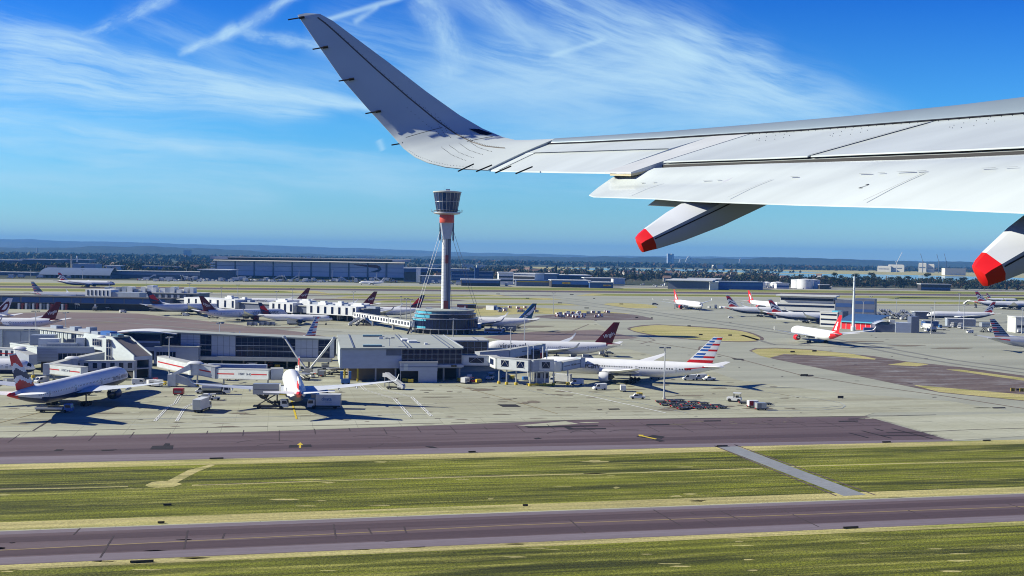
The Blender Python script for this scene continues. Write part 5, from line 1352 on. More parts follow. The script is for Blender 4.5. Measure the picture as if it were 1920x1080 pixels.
for p0, p1, y0, z0, z1 in ((585, 612, 6, 9.7, 12.4), (618, 640, 6, 9.7, 12.8), (645, 690, 7, 9.7, 12.0), (502, 540, 8, 9.7, 12.5), (545, 580, 9, 9.7, 13.0), (404, 428, 9, 9.7, 12.9), (432, 450, 9, 9.7, 12.2)):
    x0, x1 = fa(p0), fa(p1); b = MB(); w_ = (x1 - x0)
    b.box(x0, x0 + w_ * .55, y0, y0 + 7, z0, z1); o = b.build('roof_plant', m_plant, t)
    b = MB(); b.box(x0 + w_ * .57, x1, y0 + 1, y0 + 6, z0, z1 - .9); b.build('roof_plant', m_plantg, t)
    b = MB(); b.box(x0 + 1, x0 + w_ * .4, y0 + 1.5, y0 + 4, z1, z1 + 1.0); b.build('vent', m_plant, o)
t = thing('blue_panelled_pier', 'long pier of blue panels under a flat black roof edge at far left', 'airport building', (-418, 836, 0), R(-2))
b = MB(); b.box(0, 150, 0, 20, 5.2, 9.7); b.build('wall', m_cladd, t)
b = MB(); b.box(-1, 151, -1, 21, 9.7, 10.1); b.build('roof', m_void, t)
rr = random.Random(5); x = 1
while x < 146:
    l = rr.choice((6.5, 10, 14)); b = MB(); b.box(x, min(x + l, 149), -.2, -.002, 5.7, 9.5); b.build('blue_panel', m_navyb, t); x += l + rr.choice((.8, 1.6))
b = MB(); b.box(0, 150, 2, 18, 0, 5.18); b.build('undercroft', m_void, t)
for k in range(14):
    x0 = 30 + k * 2.9; M = (m_plant, m_brick, m_plant, m_cladd)[k % 4]
    b = MB(); b.box(x0, x0 + 1.5, -2.2, .6, 0, 4.6); b.build('striped_buttress', M, t)
t = thing('plant_building', 'white plant rooms and roof machinery on a dark deck behind the left far jets', 'airport building', (-372, 960, 0), R(-8))
b = MB(); b.box(0, 92, 0, 26, 0, 9.5); b.build('wall', m_cladd, t)
b = MB(); b.box(-2, 94, -2, 28, 9.5, 10.2); b.build('roof', m_roofl, t)
rr = random.Random(11)
for k in range(15):
    x0 = 2 + k * 5.9; h = rr.uniform(2.4, 6.2); b = MB(); b.box(x0, x0 + rr.uniform(3, 5.4), rr.uniform(-1, 3), rr.uniform(6, 14), 10.2, 10.2 + h); b.build('roof_plant', rr.choice((m_plant, m_plant, m_plantg)), t)
    b = MB(); b.box(x0 + 1, x0 + 3, -1.5, 0.2, 2, 8.5); b.build('wall_panel', rr.choice((m_plant, m_plantg, m_glass)), t)
t = thing('slatted_plant_room', 'white plant room with dark vertical slits behind the blue panelled pier', 'airport building', (-362, 900, 0), R(-12))
b = MB(); b.box(0, 24, 0, 12, 0, 14); b.build('wall', m_plant, t)
for k in range(6):
    b = MB(); b.box(2 + k * 3.7, 3.1 + k * 3.7, -.2, -.002, 9, 13.4); b.build('slit', m_glass, t)
b = MB(); b.box(24.2, 50, 1, 12, 0, 12); b.build('grey_wing', m_plantg, t)
# footbridge to the tower
O = Vector((-110, 738, 0)); E = Vector((-59.5, 640, 0)); d = E - O
t = thing('footbridge', 'white truss footbridge on round legs leading to the tower base', 'footbridge', tuple(O))
for k in range(3):
    p = d * (k / 3); q = d * ((k + 1) / 3 - .01)
    tunnel(t, (p.x, p.y, 3.9), (q.x, q.y, 3.9), 3.2, 3.2, m_plant, name='span', windows=7)
for k in (0.02, .36, .70, .97):
    b = MB(); p = d * k; b.tube([(p.x, p.y, 0), (p.x, p.y, 3.6)], .8, 12); b.build('leg', m_conw, t)
# sheds beside the tower base
P = G(857, 578); t = thing('red_shed', 'long dark red shed on the grass behind the tower base', 'shed', (P.x, P.y, 0), R(3))
b = MB(); b.prism([(0, 0), (17, 0), (17, 8), (0, 8)], 0, 3.3); b.build('wall', m_brick, t)
b = MB(); b.prism([(-.2, -.2), (17.2, -.2), (17.2, 8.2), (-.2, 8.2)], 3.3, 3.6); b.build('roof', m_cladd, t)
b = MB(); b.box(6.6, 7.6, -.1, -.002, 0, 2.4); b.build('door', m_plant, t)
b = MB(); b.box(9.5, 16.8, -.1, -.002, .3, 3.2); b.build('dark_doors', m_void, t)
P = G(911, 581); t = thing('white_cabin', 'white box cabin on the grass right of the red shed', 'shed', (P.x, P.y, 0), R(-30))
b = MB(); b.box(0, 8, 0, 6, 0, 4); b.build('wall', m_plant, t); b = MB(); b.box(-.1, 8.1, -.1, 6.1, 4, 4.2); b.build('roof', m_roofl, t); b = MB(); b.box(8.05, 12, 1, 5, 0, 2.8); b.build('generator', m_navyb, t)

# ------------------------------------------------------------------ right hand buildings
m_facw = mat('office_white', (0.60, 0.61, 0.58), 0.6, noise=(0.15, 0.08))
def blockset(t, x0, x1, y0, y1, z0, z1, M, strips=0, SM=m_glass, side=None, name='wall'):
    b = MB(); b.box(x0, x1, y0, y1, z0, z1); o = b.build(name, M, t)
    for k in range(strips):
        z = z0 + (z1 - z0) * (k + .38) / strips; h = (z1 - z0) / strips * .34
        b = MB(); b.box(x0 + .6, x1 - .6, y0 - .12, y0 - .002, z, z + h); b.build('window_band', SM, o)
    return o
OB = PD(1456, 590, 850); t = thing('office_block', 'white office block with dark window bands behind the two wave-finned jets', 'office building', (OB.x, OB.y, 0), R(-24))
blockset(t, 0, 45, 0, 18, 0, 14.0, m_facw, 3); blockset(t, 2, 44, 3, 20, 14.05, 19.5, m_facw, 1)
b = MB(); b.box(-.6, 46, -1.4, 21, 19.5, 20.4); b.build('roof', m_facw, t)
blockset(t, 45.1, 58, -1, 12, 0, 17.5, m_cladd, 2, m_navyb); blockset(t, 60, 75, -4, 12, 0, 19, m_cladd, 3, m_navyb); blockset(t, 58.1, 59.9, 1, 10, 0, 18, m_facw)
for k in range(6):
    b = MB(); b.box(14 + k * 4, 16.6 + k * 4, -.2, -.003, .4, 3.0); b.build('loading_door', m_navyb, t)
OB = PD(1537, 611, 772); t = thing('white_banded_block', 'white three storey block with two dark bands beside the fire station', 'office building', (OB.x, OB.y, 0), R(-38))
blockset(t, 0, 13, 0, 14, 0, 10.5, m_facw, 3); b = MB(); b.box(-.2, 13.2, -.2, 14.2, 10.5, 10.9); b.build('roof', m_facw, t); blockset(t, 13.05, 16.5, .5, 12, 0, 11.6, m_cladd)
b = MB(); b.box(8, 14.5, 2, 8, 10.9, 11.9); b.build('teal_canopy', m_cyan, t)
OB = G(1577, 616); t = thing('fire_station', 'low fire station with blue barrel roof and row of bright red doors', 'fire station', (OB.x, OB.y, 0), R(-44))
Lf = 26.0
b = MB(); b.box(0, Lf, 0, 20, 0, 5.4); b.build('wall', m_tanw, t)
b = MB(); n = 12
b.loft([[(x, -1.2 + 22.4 * q / n, 5.4 + 4.6 * math.sin(math.pi * (q / n) * .5 + .0) ** .9) for q in range(n + 1)] + [(x, -1.2 + 22.4 * q / n, 5.0 + 4.6 * math.sin(math.pi * (q / n) * .5) ** .9) for q in range(n, -1, -1)] for x in (-.6, Lf + .6)]); b.build('roof', mat('roof_blue', (0.05, 0.11, 0.24), 0.5, noise=(.2, .1)), t)
b = MB(); b.box(-.6, Lf + .6, -1.5, -1.21, 4.9, 5.7); b.build('teal_fascia', m_cyan, t)
m_rdoor = mat('door_red', (0.75, 0.012, 0.018), 0.45)
for k in range(7):
    b = MB(); b.box(.4 + k * 3.65, 3.62 + k * 3.65, -.15, -.002, .05, 5.2); b.build('door', m_rdoor, t)
for k in range(8):
    b = MB(); b.box(.02 + k * 3.65 if k else -.3, .34 + k * 3.65, -.3, -.003, 0, 5.2); b.build('door_pier', m_facw, t)
OB = G(1641, 622.5); t = thing('grey_annex', 'grey sheds with arched roof and dark tower block right of the fire station', 'airport building', (OB.x, OB.y, 0), R(-6))
blockset(t, 0, 13, 0, 12, 0, 5.2, m_cladd); b = MB(); b.loft([[(-.4 + 13.8 * q / 10, y, 5.2 + 2.4 * math.sin(math.pi * q / 10)) for q in range(11)] for y in (-.5, 12)], closed=False); b.build('arched_roof', m_clad, t)
blockset(t, 13.05, 23, -1, 10, 0, 6.6, m_clad); blockset(t, 23.05, 28.2, -2, 8, 0, 11.0, m_cladd, name='tower_block'); b = MB(); b.box(9.5, 13, .4, 3, 5.3, 8.4); b.build('roof_hut', m_facw, t)
b = MB(); b.box(-8, -1, -3, 0, 0, 3.0); b.build('lean_to', m_navyb, t)
OB = G(1599.5, 620); t = thing('radar_mast', 'tall white tapering mast beside the red-doored fire station', 'mast', (OB.x, OB.y, 0))
b = MB(); b.lathe([(1.6, 0), (1.6, 2.5), (1.0, 3.2), (.85, 20), (.75, 24)], n=20); b.build('lower_shaft', m_cladw, t, smooth=40)
b = MB(); b.lathe([(.7, 24), (.55, 37), (.4, 37.4)], n=14)
b.build('upper_shaft', m_cladw, t, smooth=40)
for k in range(12):
    z = 24.5 + k * 1.05; a = k * 1.1; b = MB(); b.tube([(.8 * math.cos(a), .8 * math.sin(a), z), (1.5 * math.cos(a), 1.5 * math.sin(a), z + .7)], .16, 5); b.build('antenna', m_cladd, t)
b = MB(); b.tube([(0, 0, 37.3), (0, 0, 39.5)], .08, 5); b.build('aerial', m_frame, t)
def shed(px, py, w_, dp, h, rot, label, M=m_facw, RM=m_roofl, name='shed', cat='shed', over=.3, band=None, D=None, doors=0):
    P = G(px, py) if D is None else PD(px, py, D); t = thing(name, label, cat, (P.x, P.y, 0), R(rot))
    b = MB(); b.box(0, w_, 0, dp, 0, h); b.build('wall', M, t)
    b = MB(); b.box(-over, w_ + over, -over, dp + over, h, h + max(.3, h * .06)); b.build('roof', RM, t)
    if band: b = MB(); b.box(w_ * .04, w_ * .96, -.2, -.003, h * band[0], h * band[1]); b.build('window_band', band[2], t)
    for k in range(doors):
        b = MB(); b.box(w_ * (k + .2) / doors, w_ * (k + .8) / doors, -.25, -.004, 0.05, h * .55); b.build('loading_door', m_void, t)
    return t
shed(1716, 598, 11, 10, 6.0, -4, 'dark hut with overhanging white flat roof left of the facing-left jet', m_cladd, m_plant, over=1.2)
shed(1776, 612, 20, 9, 5.8, -12, 'grey and white flat roofed gate shed below the facing-left jet', m_plantg, m_plant, band=(.2, .9, m_cladd))
shed(1904, 624, 24, 16, 10.5, -6, 'pale stepped office block at the right edge behind the cut-off striped fin', m_facw, m_facw, 'office_block', 'office building', band=(.35, .5, m_glass))
shed(1735, 612, 10, 8, 3.6, 0, 'low blue container office between the dark tower block and the gate shed', m_navyb, m_cladd)

# ------------------------------------------------------------------ hangar and the airport's far side
P = G(404, 521); t = thing('long_hangar', 'very long blue grey hangar with framed panels and red and blue ribbon emblem', 'hangar', (P.x, P.y, 0), R(4.2))
k_ = P.y / FPX; HW = 354 * k_; 
def hz_(py, px=580): return 47 - (py - (467 + .0157 * px)) * (P.y * 1.006) / FPX
b = MB(); b.box(0, HW, 0, 90, 5.0, 32.5); b.build('wall', m_clad, t)
b = MB(); b.box(-2, HW + 2, -1, 92, 0, 4.98); b.build('base_wall', m_void, t)
m_hgw = mat('hangar_fascia', (0.66, 0.64, 0.56), 0.6)
b = MB(); b.loft([[(x, -9, 32.4), (x, 6, 35.0), (x, 20, 35.05), (x, 20, 32.6), (x, -9, 32.0)] for x in (-3, HW - 1)]); b.build('fascia', m_hgw, t)
b = MB(); b.box(-8, HW + 9, 2, 96, 35.1, 37.6); b.build('roof_deck', m_void, t)
b = MB(); b.box(-10, HW + 10, 0, 98, 37.7, 39.3); b.build('roof', m_roofl, t)
b = MB(); b.box(-10, 22, -.5, 30, 35.2, 39.9); b.build('roof_hut', m_clad, t)
b = MB(); b.box(HW - 24, HW + 9, -.5, 30, 35.2, 38.9); b.build('roof_hut', m_clad, t)
m_hgp = mat('hangar_panel', (0.66, 0.70, 0.78), 0.6, noise=(.05, .06))
for i in range(10):
    xa, xb = HW * i / 10 + 2.2, HW * (i + 1) / 10 - .2
    for za, zb in ((5.3, 13.2), (14.4, 22.4), (23.6, 31.8)):
        b = MB(); b.box(xa, xb, -.7, -.004, za, zb); b.build('door_panel', m_hgp, t)
for k in range(5):
    b = MB(); b.box(-9, -.2, -2, 8, 6 + k * 5, 8.6 + k * 5); b.build('stair_landing', m_plant, t)
xr = (661 - 404) * k_
pts = [(0, 28.6), (8, 27.6), (22, 26.6), (34, 26.0), (42, 25.4), (47, 23.5), (49, 20.5), (46, 17.8), (40, 16.4), (32, 15.6)]; wd = [.3, 1.1, 1.9, 2.4, 2.7, 2.7, 2.6, 2.3, 1.5, .3]
for lo, hi, M, nm in ((0, 6, PDR, 'emblem_red'), (5, 10, PN, 'emblem_blue')):
    b = MB(); rg = []
    for i in range(lo, hi):
        p = Vector(pts[i]); d = (Vector(pts[min(i + 1, 9)]) - Vector(pts[max(i - 1, 0)])).normalized(); n = Vector((-d.y, d.x)) * wd[i]
        rg.append([(xr + (p + n).x, -1.0 - .05 * (nm != 'emblem_red'), (p + n).y), (xr + (p - n).x, -1.0 - .05 * (nm != 'emblem_red'), (p - n).y)])
    b.loft(rg, closed=False); b.build(nm, M, t)
for k in range(11):
    b = MB(); b.box(HW * k / 10.05, HW * k / 10.05 + 1.9, -1.6, -.72, 0, 32); b.build('door_post', m_cladd, t)
def far_block(pts_px, D, base, top, label, M, RM=m_roofl, name='warehouse', cat='warehouse', dep=40, rot=4, band=None, over=1.0):
    """box whose front spans two pixel columns at distance D, from picture row base to row top"""
    x0, x1 = pts_px; p = PD(x0, base, D); q = PD(x1, base, D); zt_ = PD((x0 + x1) / 2, top, D).z; z0 = 0
    t = thing(name, label, cat, (p.x, D, 0), R(rot)); w_ = (q.x - p.x)
    b = MB(); b.box(0, w_, 0, dep, 0, zt_); b.build('wall', M, t)
    b = MB(); b.box(-over, w_ + over, -over, dep + over, zt_, zt_ + max(.8, zt_ * .10)); b.build('roof', RM, t)
    if band:
        for z0, z1, BM in band:
            b = MB(); b.box(w_ * .02, w_ * .98, -.3, -.004, zt_ * z0, zt_ * z1); b.build('facade_band', BM, t)
    return t
# barrel roofed building
p = PD(74, 522, 1772); q = PD(206, 522, 1772); t = thing('barrel_roofed_terminal', 'long building with blue grey barrel roof behind the taxiing jet at far left', 'airport building', (p.x, 1772, 0), R(2))
w_ = q.x - p.x
b = MB(); b.box(0, w_, 0, 60, 0, 5.5); b.build('wall', m_cladd, t)
b = MB(); rg = []
for x in (0, w_ * .06, w_ * .94, w_):
    rg.append([(x + (7 if x == 0 else -7 if x == w_ else 0) * (q_ / 10) ** 2 * .6, -3 + 66 * q_ / 20, 5.6 + 11.5 * math.sin(math.pi * q_ / 20) ** .7) for q_ in range(21)])
b.loft(rg, closed=False); b.build('roof', mat('roof_steel_blue', (0.14, 0.19, 0.29), 0.5, noise=(.05, .1)), t, smooth=40)
for k in range(14):
    b = MB(); b.box(w_ * k / 14 + 2, w_ * (k + 1) / 14 - 2, -.6, -.004, .5, 5); b.build('bay_door', m_void, t)
far_block((206, 382), 1830, 523, 510, 'long low flat building right of the barrel-roofed one', m_cladd, m_roofl, dep=50, band=((.55, .9, m_plantg),))
far_block((375, 428), 1800, 522, 507, 'stepped white roofed sheds at the left end of the long hangar', m_cladd, m_plant, dep=50, rot=0, over=4)
far_block((266, 336), 2350, 509, 500, 'bright blue clad warehouse beyond the low flat building', mat('warehouse_blue', (.03, .15, .42), .5), m_roofl, dep=40, band=((.45, .6, m_navyb),))
far_block((136, 178), 2080, 506, 496.5, 'plain blue grey boiler house beside the chimneys', m_clad, m_clad, dep=40, over=.2)
far_block((-10, 42), 2700, 495, 488.5, 'pale roofed warehouse at the far left edge', m_cladd, m_plant, dep=60)
far_block((42, 103), 2650, 496, 487.6, 'white saw-roofed warehouse left of the chimneys', m_cladd, m_plant, dep=60, over=6)
far_block((103, 165), 2800, 493, 487.6, 'grey roofed warehouse behind the chimneys', m_cladd, m_clad, dep=60)
far_block((-10, 60), 1900, 519, 511, 'long dark shed with white roof strip at left edge beyond the runway', m_cladd, m_plant, dep=30)
far_block((195, 222), 2200, 503, 499, 'white domed hall right of the boiler house', m_plant, m_plant, dep=40, name='hall', cat='hall')
for px, y0, y1, M, cap, lab in ((134, 506, 478, m_conw, False, 'plain concrete chimney behind the barrel-roofed building'), (144.3, 500, 478, m_plant, True, 'white chimney with black top and band behind the boiler house')):
    p = PD(px, y0, 2090); t = thing('chimney', lab, 'chimney', (p.x, 2090, 0)); zt_ = PD(px, y1, 2090).z
    b = MB(); b.lathe([(1.5, 0), (1.2, zt_ * .96)], n=16); b.build('shaft', M, t)
    b = MB(); b.lathe([(1.3, zt_ * .96), (1.35, zt_), (.9, zt_)], n=16); b.build('rim', m_void, t)
    if cap: b = MB(); b.lathe([(1.42, zt_ * .55), (1.42, zt_ * .62)], n=16); b.build('band', m_void, t)
# between hangar and tower, then cargo sheds to the right
far_block((757, 800), 1900, 524, 504, 'blue glass office right of the hangar', m_navyb, m_plant, dep=40, band=((.1, .75, m_glass),), name='office_block', cat='office building')
far_block((780, 788), 1860, 522, 504.5, 'narrow white tower block between hangar and control tower', m_plant, m_plant, dep=20, over=.1, name='office_block', cat='office building')
far_block((790, 829), 1840, 528, 518, 'white roofed sheds left of the tower shaft', m_plantg, m_plant, dep=40, over=3)
far_block((800, 880), 2500, 508, 505.2, 'long white roof far behind the tower shaft', m_navyb, m_plant, dep=60)
far_block((846, 925), 2050, 522, 510, 'blue glass office terrace right of the tower shaft', m_navyb, m_cladd, dep=30, band=((.2, .36, m_plantg), (.6, .75, m_plantg)), name='office_block', cat='office building')
far_block((890, 898), 2030, 521, 504, 'blue stair tower rising from the glass office terrace', m_navyb, m_navyb, dep=14, over=.2, name='office_block', cat='office building')
far_block((865, 938), 1690, 535.5, 525, 'dark cargo shed with blue stripe right of the tower shaft', m_void, m_plant, dep=40, band=((.5, .92, m_navyb), (.93, .99, m_plant)))
far_block((935, 962), 1800, 527, 512.5, 'white stacked cargo office at the left of the cargo sheds', m_plant, m_plant, dep=40, band=((.3, .45, m_glass), (.62, .76, m_glass)))
far_block((962, 1005), 1850, 530, 514, 'white open sided cargo deck with dark bays', m_plant, m_plant, dep=50, band=((.2, .42, m_void), (.55, .78, m_void)), rot=-20)
far_block((1000, 1045), 1950, 522, 514.5, 'pale roofed cargo shed behind the cargo deck', m_plantg, m_plant, dep=60, over=3)
far_block((1003, 1068), 1960, 524, 516.5, 'blue walled shed behind the cargo deck', m_navyb, m_roofl, dep=40)
far_block((1040, 1106), 2000, 522, 517, 'long white roof behind the blue cargo sheds', m_cladd, m_plant, dep=80, over=4)
far_block((968, 1030), 1730, 536, 526.5, 'dark low cargo shed with yellow awning', m_cladd, m_navyb, dep=30, band=((.75, .95, m_yelp),))
t = far_block((1034, 1107), 1690, 538, 526.5, 'long blue cargo shed with small yellow and red sign, longer of two', m_void, m_plant, dep=40, band=((.45, .95, mat('shed_light_blue', (.05, .16, .45), .5)),))
def sign(t, x0, x1, z0, z1, txt):
    b = MB(); b.box(x0, x1, -.6, -.35, z0, z1); s_ = b.build('sign', m_yelp, t); v, f = text_geo(txt, (z1 - z0) * .9, bold=.06); b = MB(); b.add([((x0 + x1) / 2 + p.x, -.64, (z0 + z1) / 2 + p.y) for p in v], f); b.build('sign_lettering', m_redp, s_)
sign(t, 17, 30, 5.4, 8.6, 'DHL')
t = far_block((1106, 1150), 1680, 538.5, 530, 'dark blue cargo shed with small yellow and red sign, shorter of two', m_navyb, m_plant, dep=40); sign(t, 21, 34, 3.2, 5.6, 'DHL')
far_block((1098, 1146), 1850, 529, 522, 'white roofed terminal office with dark window band behind the blue sheds', m_cladd, m_plant, dep=30, over=3, band=((.25, .5, m_navyb),))
far_block((1150, 1172), 1950, 527, 522.5, 'white hut cluster right of the blue cargo sheds', m_plant, m_plant, dep=30)
for k, (a, c, y1, lab) in enumerate(((1252, 1330, 526.5, 'nearest of the long white roofed freight sheds'), (1262, 1335, 525, 'middle of the long white roofed freight sheds'), (1292, 1346, 523.5, 'farthest of the long white roofed freight sheds'))):
    far_block((a, c), 1700 + 60 * k, 538, y1, lab, m_cladd, m_plant, dep=40, rot=-14, over=4)
far_block((1331, 1347), 1680, 539, 530, 'white end bay between the freight sheds and the blue shed', m_plant, m_plant, dep=30)
far_block((1348, 1432), 1720, 540, 529.5, 'long bright blue freight shed left of the white storage tanks', mat('freight_blue', (.02, .10, .36), .5), m_plantg, dep=40, band=((.5, .85, mat('shed_light_blue', (.05, .16, .45), .5)),))
for k, (px, r_, y1, lab) in enumerate(((1497, 13.0, 525, 'leftmost of the three big white storage tanks'), (1509, 13.5, 524.5, 'middle of the three big white storage tanks, nearest'), (1523, 13.0, 525.5, 'rightmost of the three big white storage tanks'))):
    D = 1850 + (0 if k == 1 else 26); p = PD(px, 541, D); t = thing('storage_tank', lab, 'storage tank', (p.x, D, 0)); zt_ = PD(px, y1, D).z
    b = MB(); b.lathe([(r_, 0), (r_, zt_)], n=40); b.build('shell', m_plant, t, smooth=40)
    b = MB(); b.lathe([(r_ + .3, zt_), (r_ + .3, zt_ + .6), (.01, zt_ + 2.0)], n=40); b.build('lid', m_plant, t, smooth=40)
    b = MB(); b.tube([(-r_ * .5, -r_ * .9, 0), (r_ * .4, -r_ * .98, zt_)], .3, 5); b.build('stair', m_cladd, t)
for px, r_, lab in ((1428, 7, 'small pale domed tank right of the blue freight shed'), (1441, 8, 'pale domed tank, second right of the blue freight shed'), (1452, 7, 'pale domed tank beside the low glazed office'), (1466, 8.5, 'pale domed tank nearest the big white tanks')):
    p = PD(px, 540, 1880); t = thing('domed_tank', lab, 'storage tank', (p.x, 1880 + (px % 3) * 14, 0))
    b = MB(); b.lathe([(r_, 0), (r_, 8)], n=28); b.build('shell', m_plant, t, smooth=40); b = MB(); b.lathe([(r_ + .2, 8), (r_ * .8, 9.6), (.01, 10.6)], n=28); b.build('dome', m_plant, t, smooth=40)
far_block((1456, 1480), 1830, 540, 531.5, 'low white office with blue windows left of the big white tanks', m_plant, m_plant, dep=14, band=((.3, .6, m_navyb),), name='office_block', cat='office building')
far_block((1537, 1556), 1830, 539, 534.5, 'small white roofed shelter right of the big white tanks', m_void, m_plant, dep=10)
far_block((1727, 1784), 1850, 540.5, 533.5, 'long white roofed shelter before the dark trees at right', m_void, m_plant, dep=14, band=((.2, .5, m_navyb),))
# white things beyond the reservoir
rr = random.Random(21)
FARLAB = ['pale far building beyond the reservoir, under the white crane', 'pale stepped far block left of the white crane', 'tall pale far block with dark side right of the white crane', 'pale far slab right of the dark-sided block']
for k, (a, c, y0, y1, D) in enumerate(((1665, 1692, 503, 497, 5600), (1645, 1668, 503.5, 499.5, 5600), (1722, 1735, 507, 494, 5600), (1738, 1750, 507, 496, 5600))):
    p = PD(a, y0, D); q = PD(c, y0, D); t = thing('far_block', FARLAB[k], 'building', (p.x, D, 0), R(-25))
    b = MB(); b.box(0, (q.x - p.x) * 1.05, 0, 30, 0, PD(a, y1, D).z); b.build('wall', m_hgw, t)
    b = MB(); b.box(2, (q.x - p.x), 4, 24, PD(a, y1, D).z, PD(a, y1 - 1.2, D).z); b.build('roof', m_hgw, t)
    b = MB(); b.box((q.x - p.x) * .1, (q.x - p.x) * .9, -.8, -.01, PD(a, y1, D).z * .5, PD(a, y1, D).z * .62); b.build('window_band', m_cladd, t)
for px, y0, tx, ty, M, lab in ((1681, 492, 1692, 472, m_plant, 'white luffing crane over the pale far blocks'), (1730, 491, 1726, 475.5, m_cladd, 'dark luffing crane, first right of the white one'), (1760, 491, 1756.5, 476.5, m_cladd, 'dark luffing crane, second right of the white one'), (1774, 491, 1770.5, 475.5, m_cladd, 'dark luffing crane, third right of the white one')):
    D = 5500; p = PD(px, 505, D); t = thing('tower_crane', lab, 'crane', (p.x, D, 0), group='cranes beyond the reservoir'); z0 = PD(px, y0, D).z; q = PD(tx, ty, D)
    b = MB(); b.box(-1.6, 1.6, -1.6, 1.6, 0, z0); b.build('mast', M, t)
    b = MB(); b.tube([(0, 0, z0), (q.x - p.x, 0, q.z)], 1.3, 5); b.build('jib', M, t)
    b = MB(); b.tube([(0, 0, z0), (-(q.x - p.x) * .25, 0, z0 + 3)], 2.2, 5); b.build('counter_jib', M, t)
# fairground rides on the skyline
D = 7600
def ride(name, label, paths, r_=1.8, cat='fairground ride', M=m_plant):
    p0 = PD(paths[0][0][0], paths[0][0][1], D); t = thing(name, label, cat, (p0.x, D, 0))
    for pth in paths:
        b = MB(); b.tube([tuple(PD(x, y, D) - Vector((p0.x, D, 0))) for x, y in pth], r_, 5); b.build('track' if len(pth) > 2 else 'support', M, t)
ride('roller_coaster', 'pale roller coaster hump on the skyline between trees', [[(1285, 492), (1288, 484), (1291, 480.5), (1294, 483), (1299, 488), (1304, 491), (1310, 494)], [(1290, 481), (1290, 494)], [(1294, 483), (1296, 494)], [(1299, 488), (1300, 494)], [(1285, 493), (1288, 484)], [(1303, 487), (1309, 493)], [(1304, 491), (1303, 496)]], 2.2)
ride('drop_ride', 'pale pyramid ride left of the roller coaster', [[(1273, 492), (1275, 485.5), (1277.5, 492)], [(1275, 485.5), (1275, 492)]], 2.8)
ride('tower_ride', 'pale twin-legged tower ride on the skyline, right of the roller coaster', [[(1386, 494), (1386.6, 486), (1388, 484.5), (1389.4, 486), (1390, 494)], [(1388, 494), (1388, 499)]], 2.4)
far_block((1252, 1257), 9000, 484, 477.5, 'grey far tower blocks on the ridge, left of the pair', m_plantg, m_plantg, dep=40, name='tower_block', cat='tower block', over=.2)
far_block((1259, 1263.5), 9000, 484, 477.8, 'cream far tower block on the ridge, right of the pair', m_hgw, m_hgw, dep=40, name='tower_block', cat='tower block', over=.2)
far_block((670, 702), 6200, 486, 482, 'white far building on the ridge above the hangar', m_hgw, m_hgw, dep=40, over=.2, name='far_block', cat='building')
far_block((555, 592), 6500, 484, 481.6, 'long white far building above the middle of the hangar', m_hgw, m_hgw, dep=40, over=.2, name='far_block', cat='building')
far_block((797, 828), 3600, 501, 496.5, 'pale houses in the trees left of the tower shaft', m_hgw, m_hgw, dep=40, over=.2, name='far_block', cat='building')
far_block((865, 888), 3600, 502, 496, 'pale houses in the trees right of the tower shaft', m_hgw, m_hgw, dep=40, over=.2, name='far_block', cat='building')
far_block((894, 912), 3700, 503, 498, 'cream houses in the trees farther right of the tower shaft', m_hgw, m_hgw, dep=40, over=.2, name='far_block', cat='building')
far_block((1338, 1356), 6000, 501, 497.5, 'white far building in the trees below the skyline rides', m_hgw, m_hgw, dep=40, over=.2, name='far_block', cat='building')
far_block((344, 356), 6500, 473.5, 471, 'white far building on the left wooded ridge', m_hgw, m_hgw, dep=40, over=.2, name='far_block', cat='building')
far_block((1772, 1812), 4400, 508.5, 504.5, 'row of pale low far buildings left of the red fairing tip', m_hgw, m_hgw, dep=30, over=.2, name='far_block', cat='building')
p = PD(69.5, 474, 6500); t = thing('water_tower', 'thin pale mast on the left wooded ridge', 'mast', (p.x, 6500, 0)); b = MB(); b.tube([(0, 0, 0), (0, 0, PD(69.5, 464.5, 6500).z)], 3, 8); b.build('shaft', m_plantg, t); b = MB(); b.box(-20, 20, -10, 10, 0, 9); b.build('hut', m_plantg, t)
# reservoirs: water sheets and straw coloured banks
M = bpy.data.materials.new('reservoir_water'); M.use_nodes = True; q_ = M.node_tree.nodes['Principled BSDF']; q_.inputs['Base Color'].default_value = (.24, .31, .34, 1); q_.inputs['Roughness'].default_value = .12
def wpoly(name, M, pts, z): 
    b = MB(); v_ = [G(*p) for p in pts]; b.add([(p.x, p.y, z) for p in v_], [list(range(len(v_)))]); o = b.build(name, M); tag(o, kind='structure')
    for f in o.data.polygons:
        if f.normal.z < 0: f.flip()
wpoly('reservoir_bank', m_dry, [(960, 499.5), (1200, 503), (1480, 506), (1700, 508.5), (1990, 512), (1990, 528), (1700, 519.5), (1480, 516), (1260, 512), (1050, 507)], .06)
wpoly('reservoir_water', M, [(1050, 502.3), (1240, 504), (1420, 507.5), (1560, 510.6), (1480, 512.2), (1300, 509.5), (1100, 506.4)], .10)
wpoly('reservoir_water', M, [(1440, 513), (1560, 513.6), (1700, 515.6), (1860, 519.5), (1990, 523), (1990, 531), (1700, 526.5), (1560, 523), (1440, 516)], .10)
wpoly('reservoir_water', M, [(100, 477.6), (360, 480.4), (470, 482.0), (470, 482.9), (350, 481.8), (100, 479.3)], .10)
wpoly('field', m_dry, [(1615, 507.5), (1640, 507), (1760, 511), (1850, 512.6), (1850, 515), (1720, 514.2), (1620, 511)], .12)
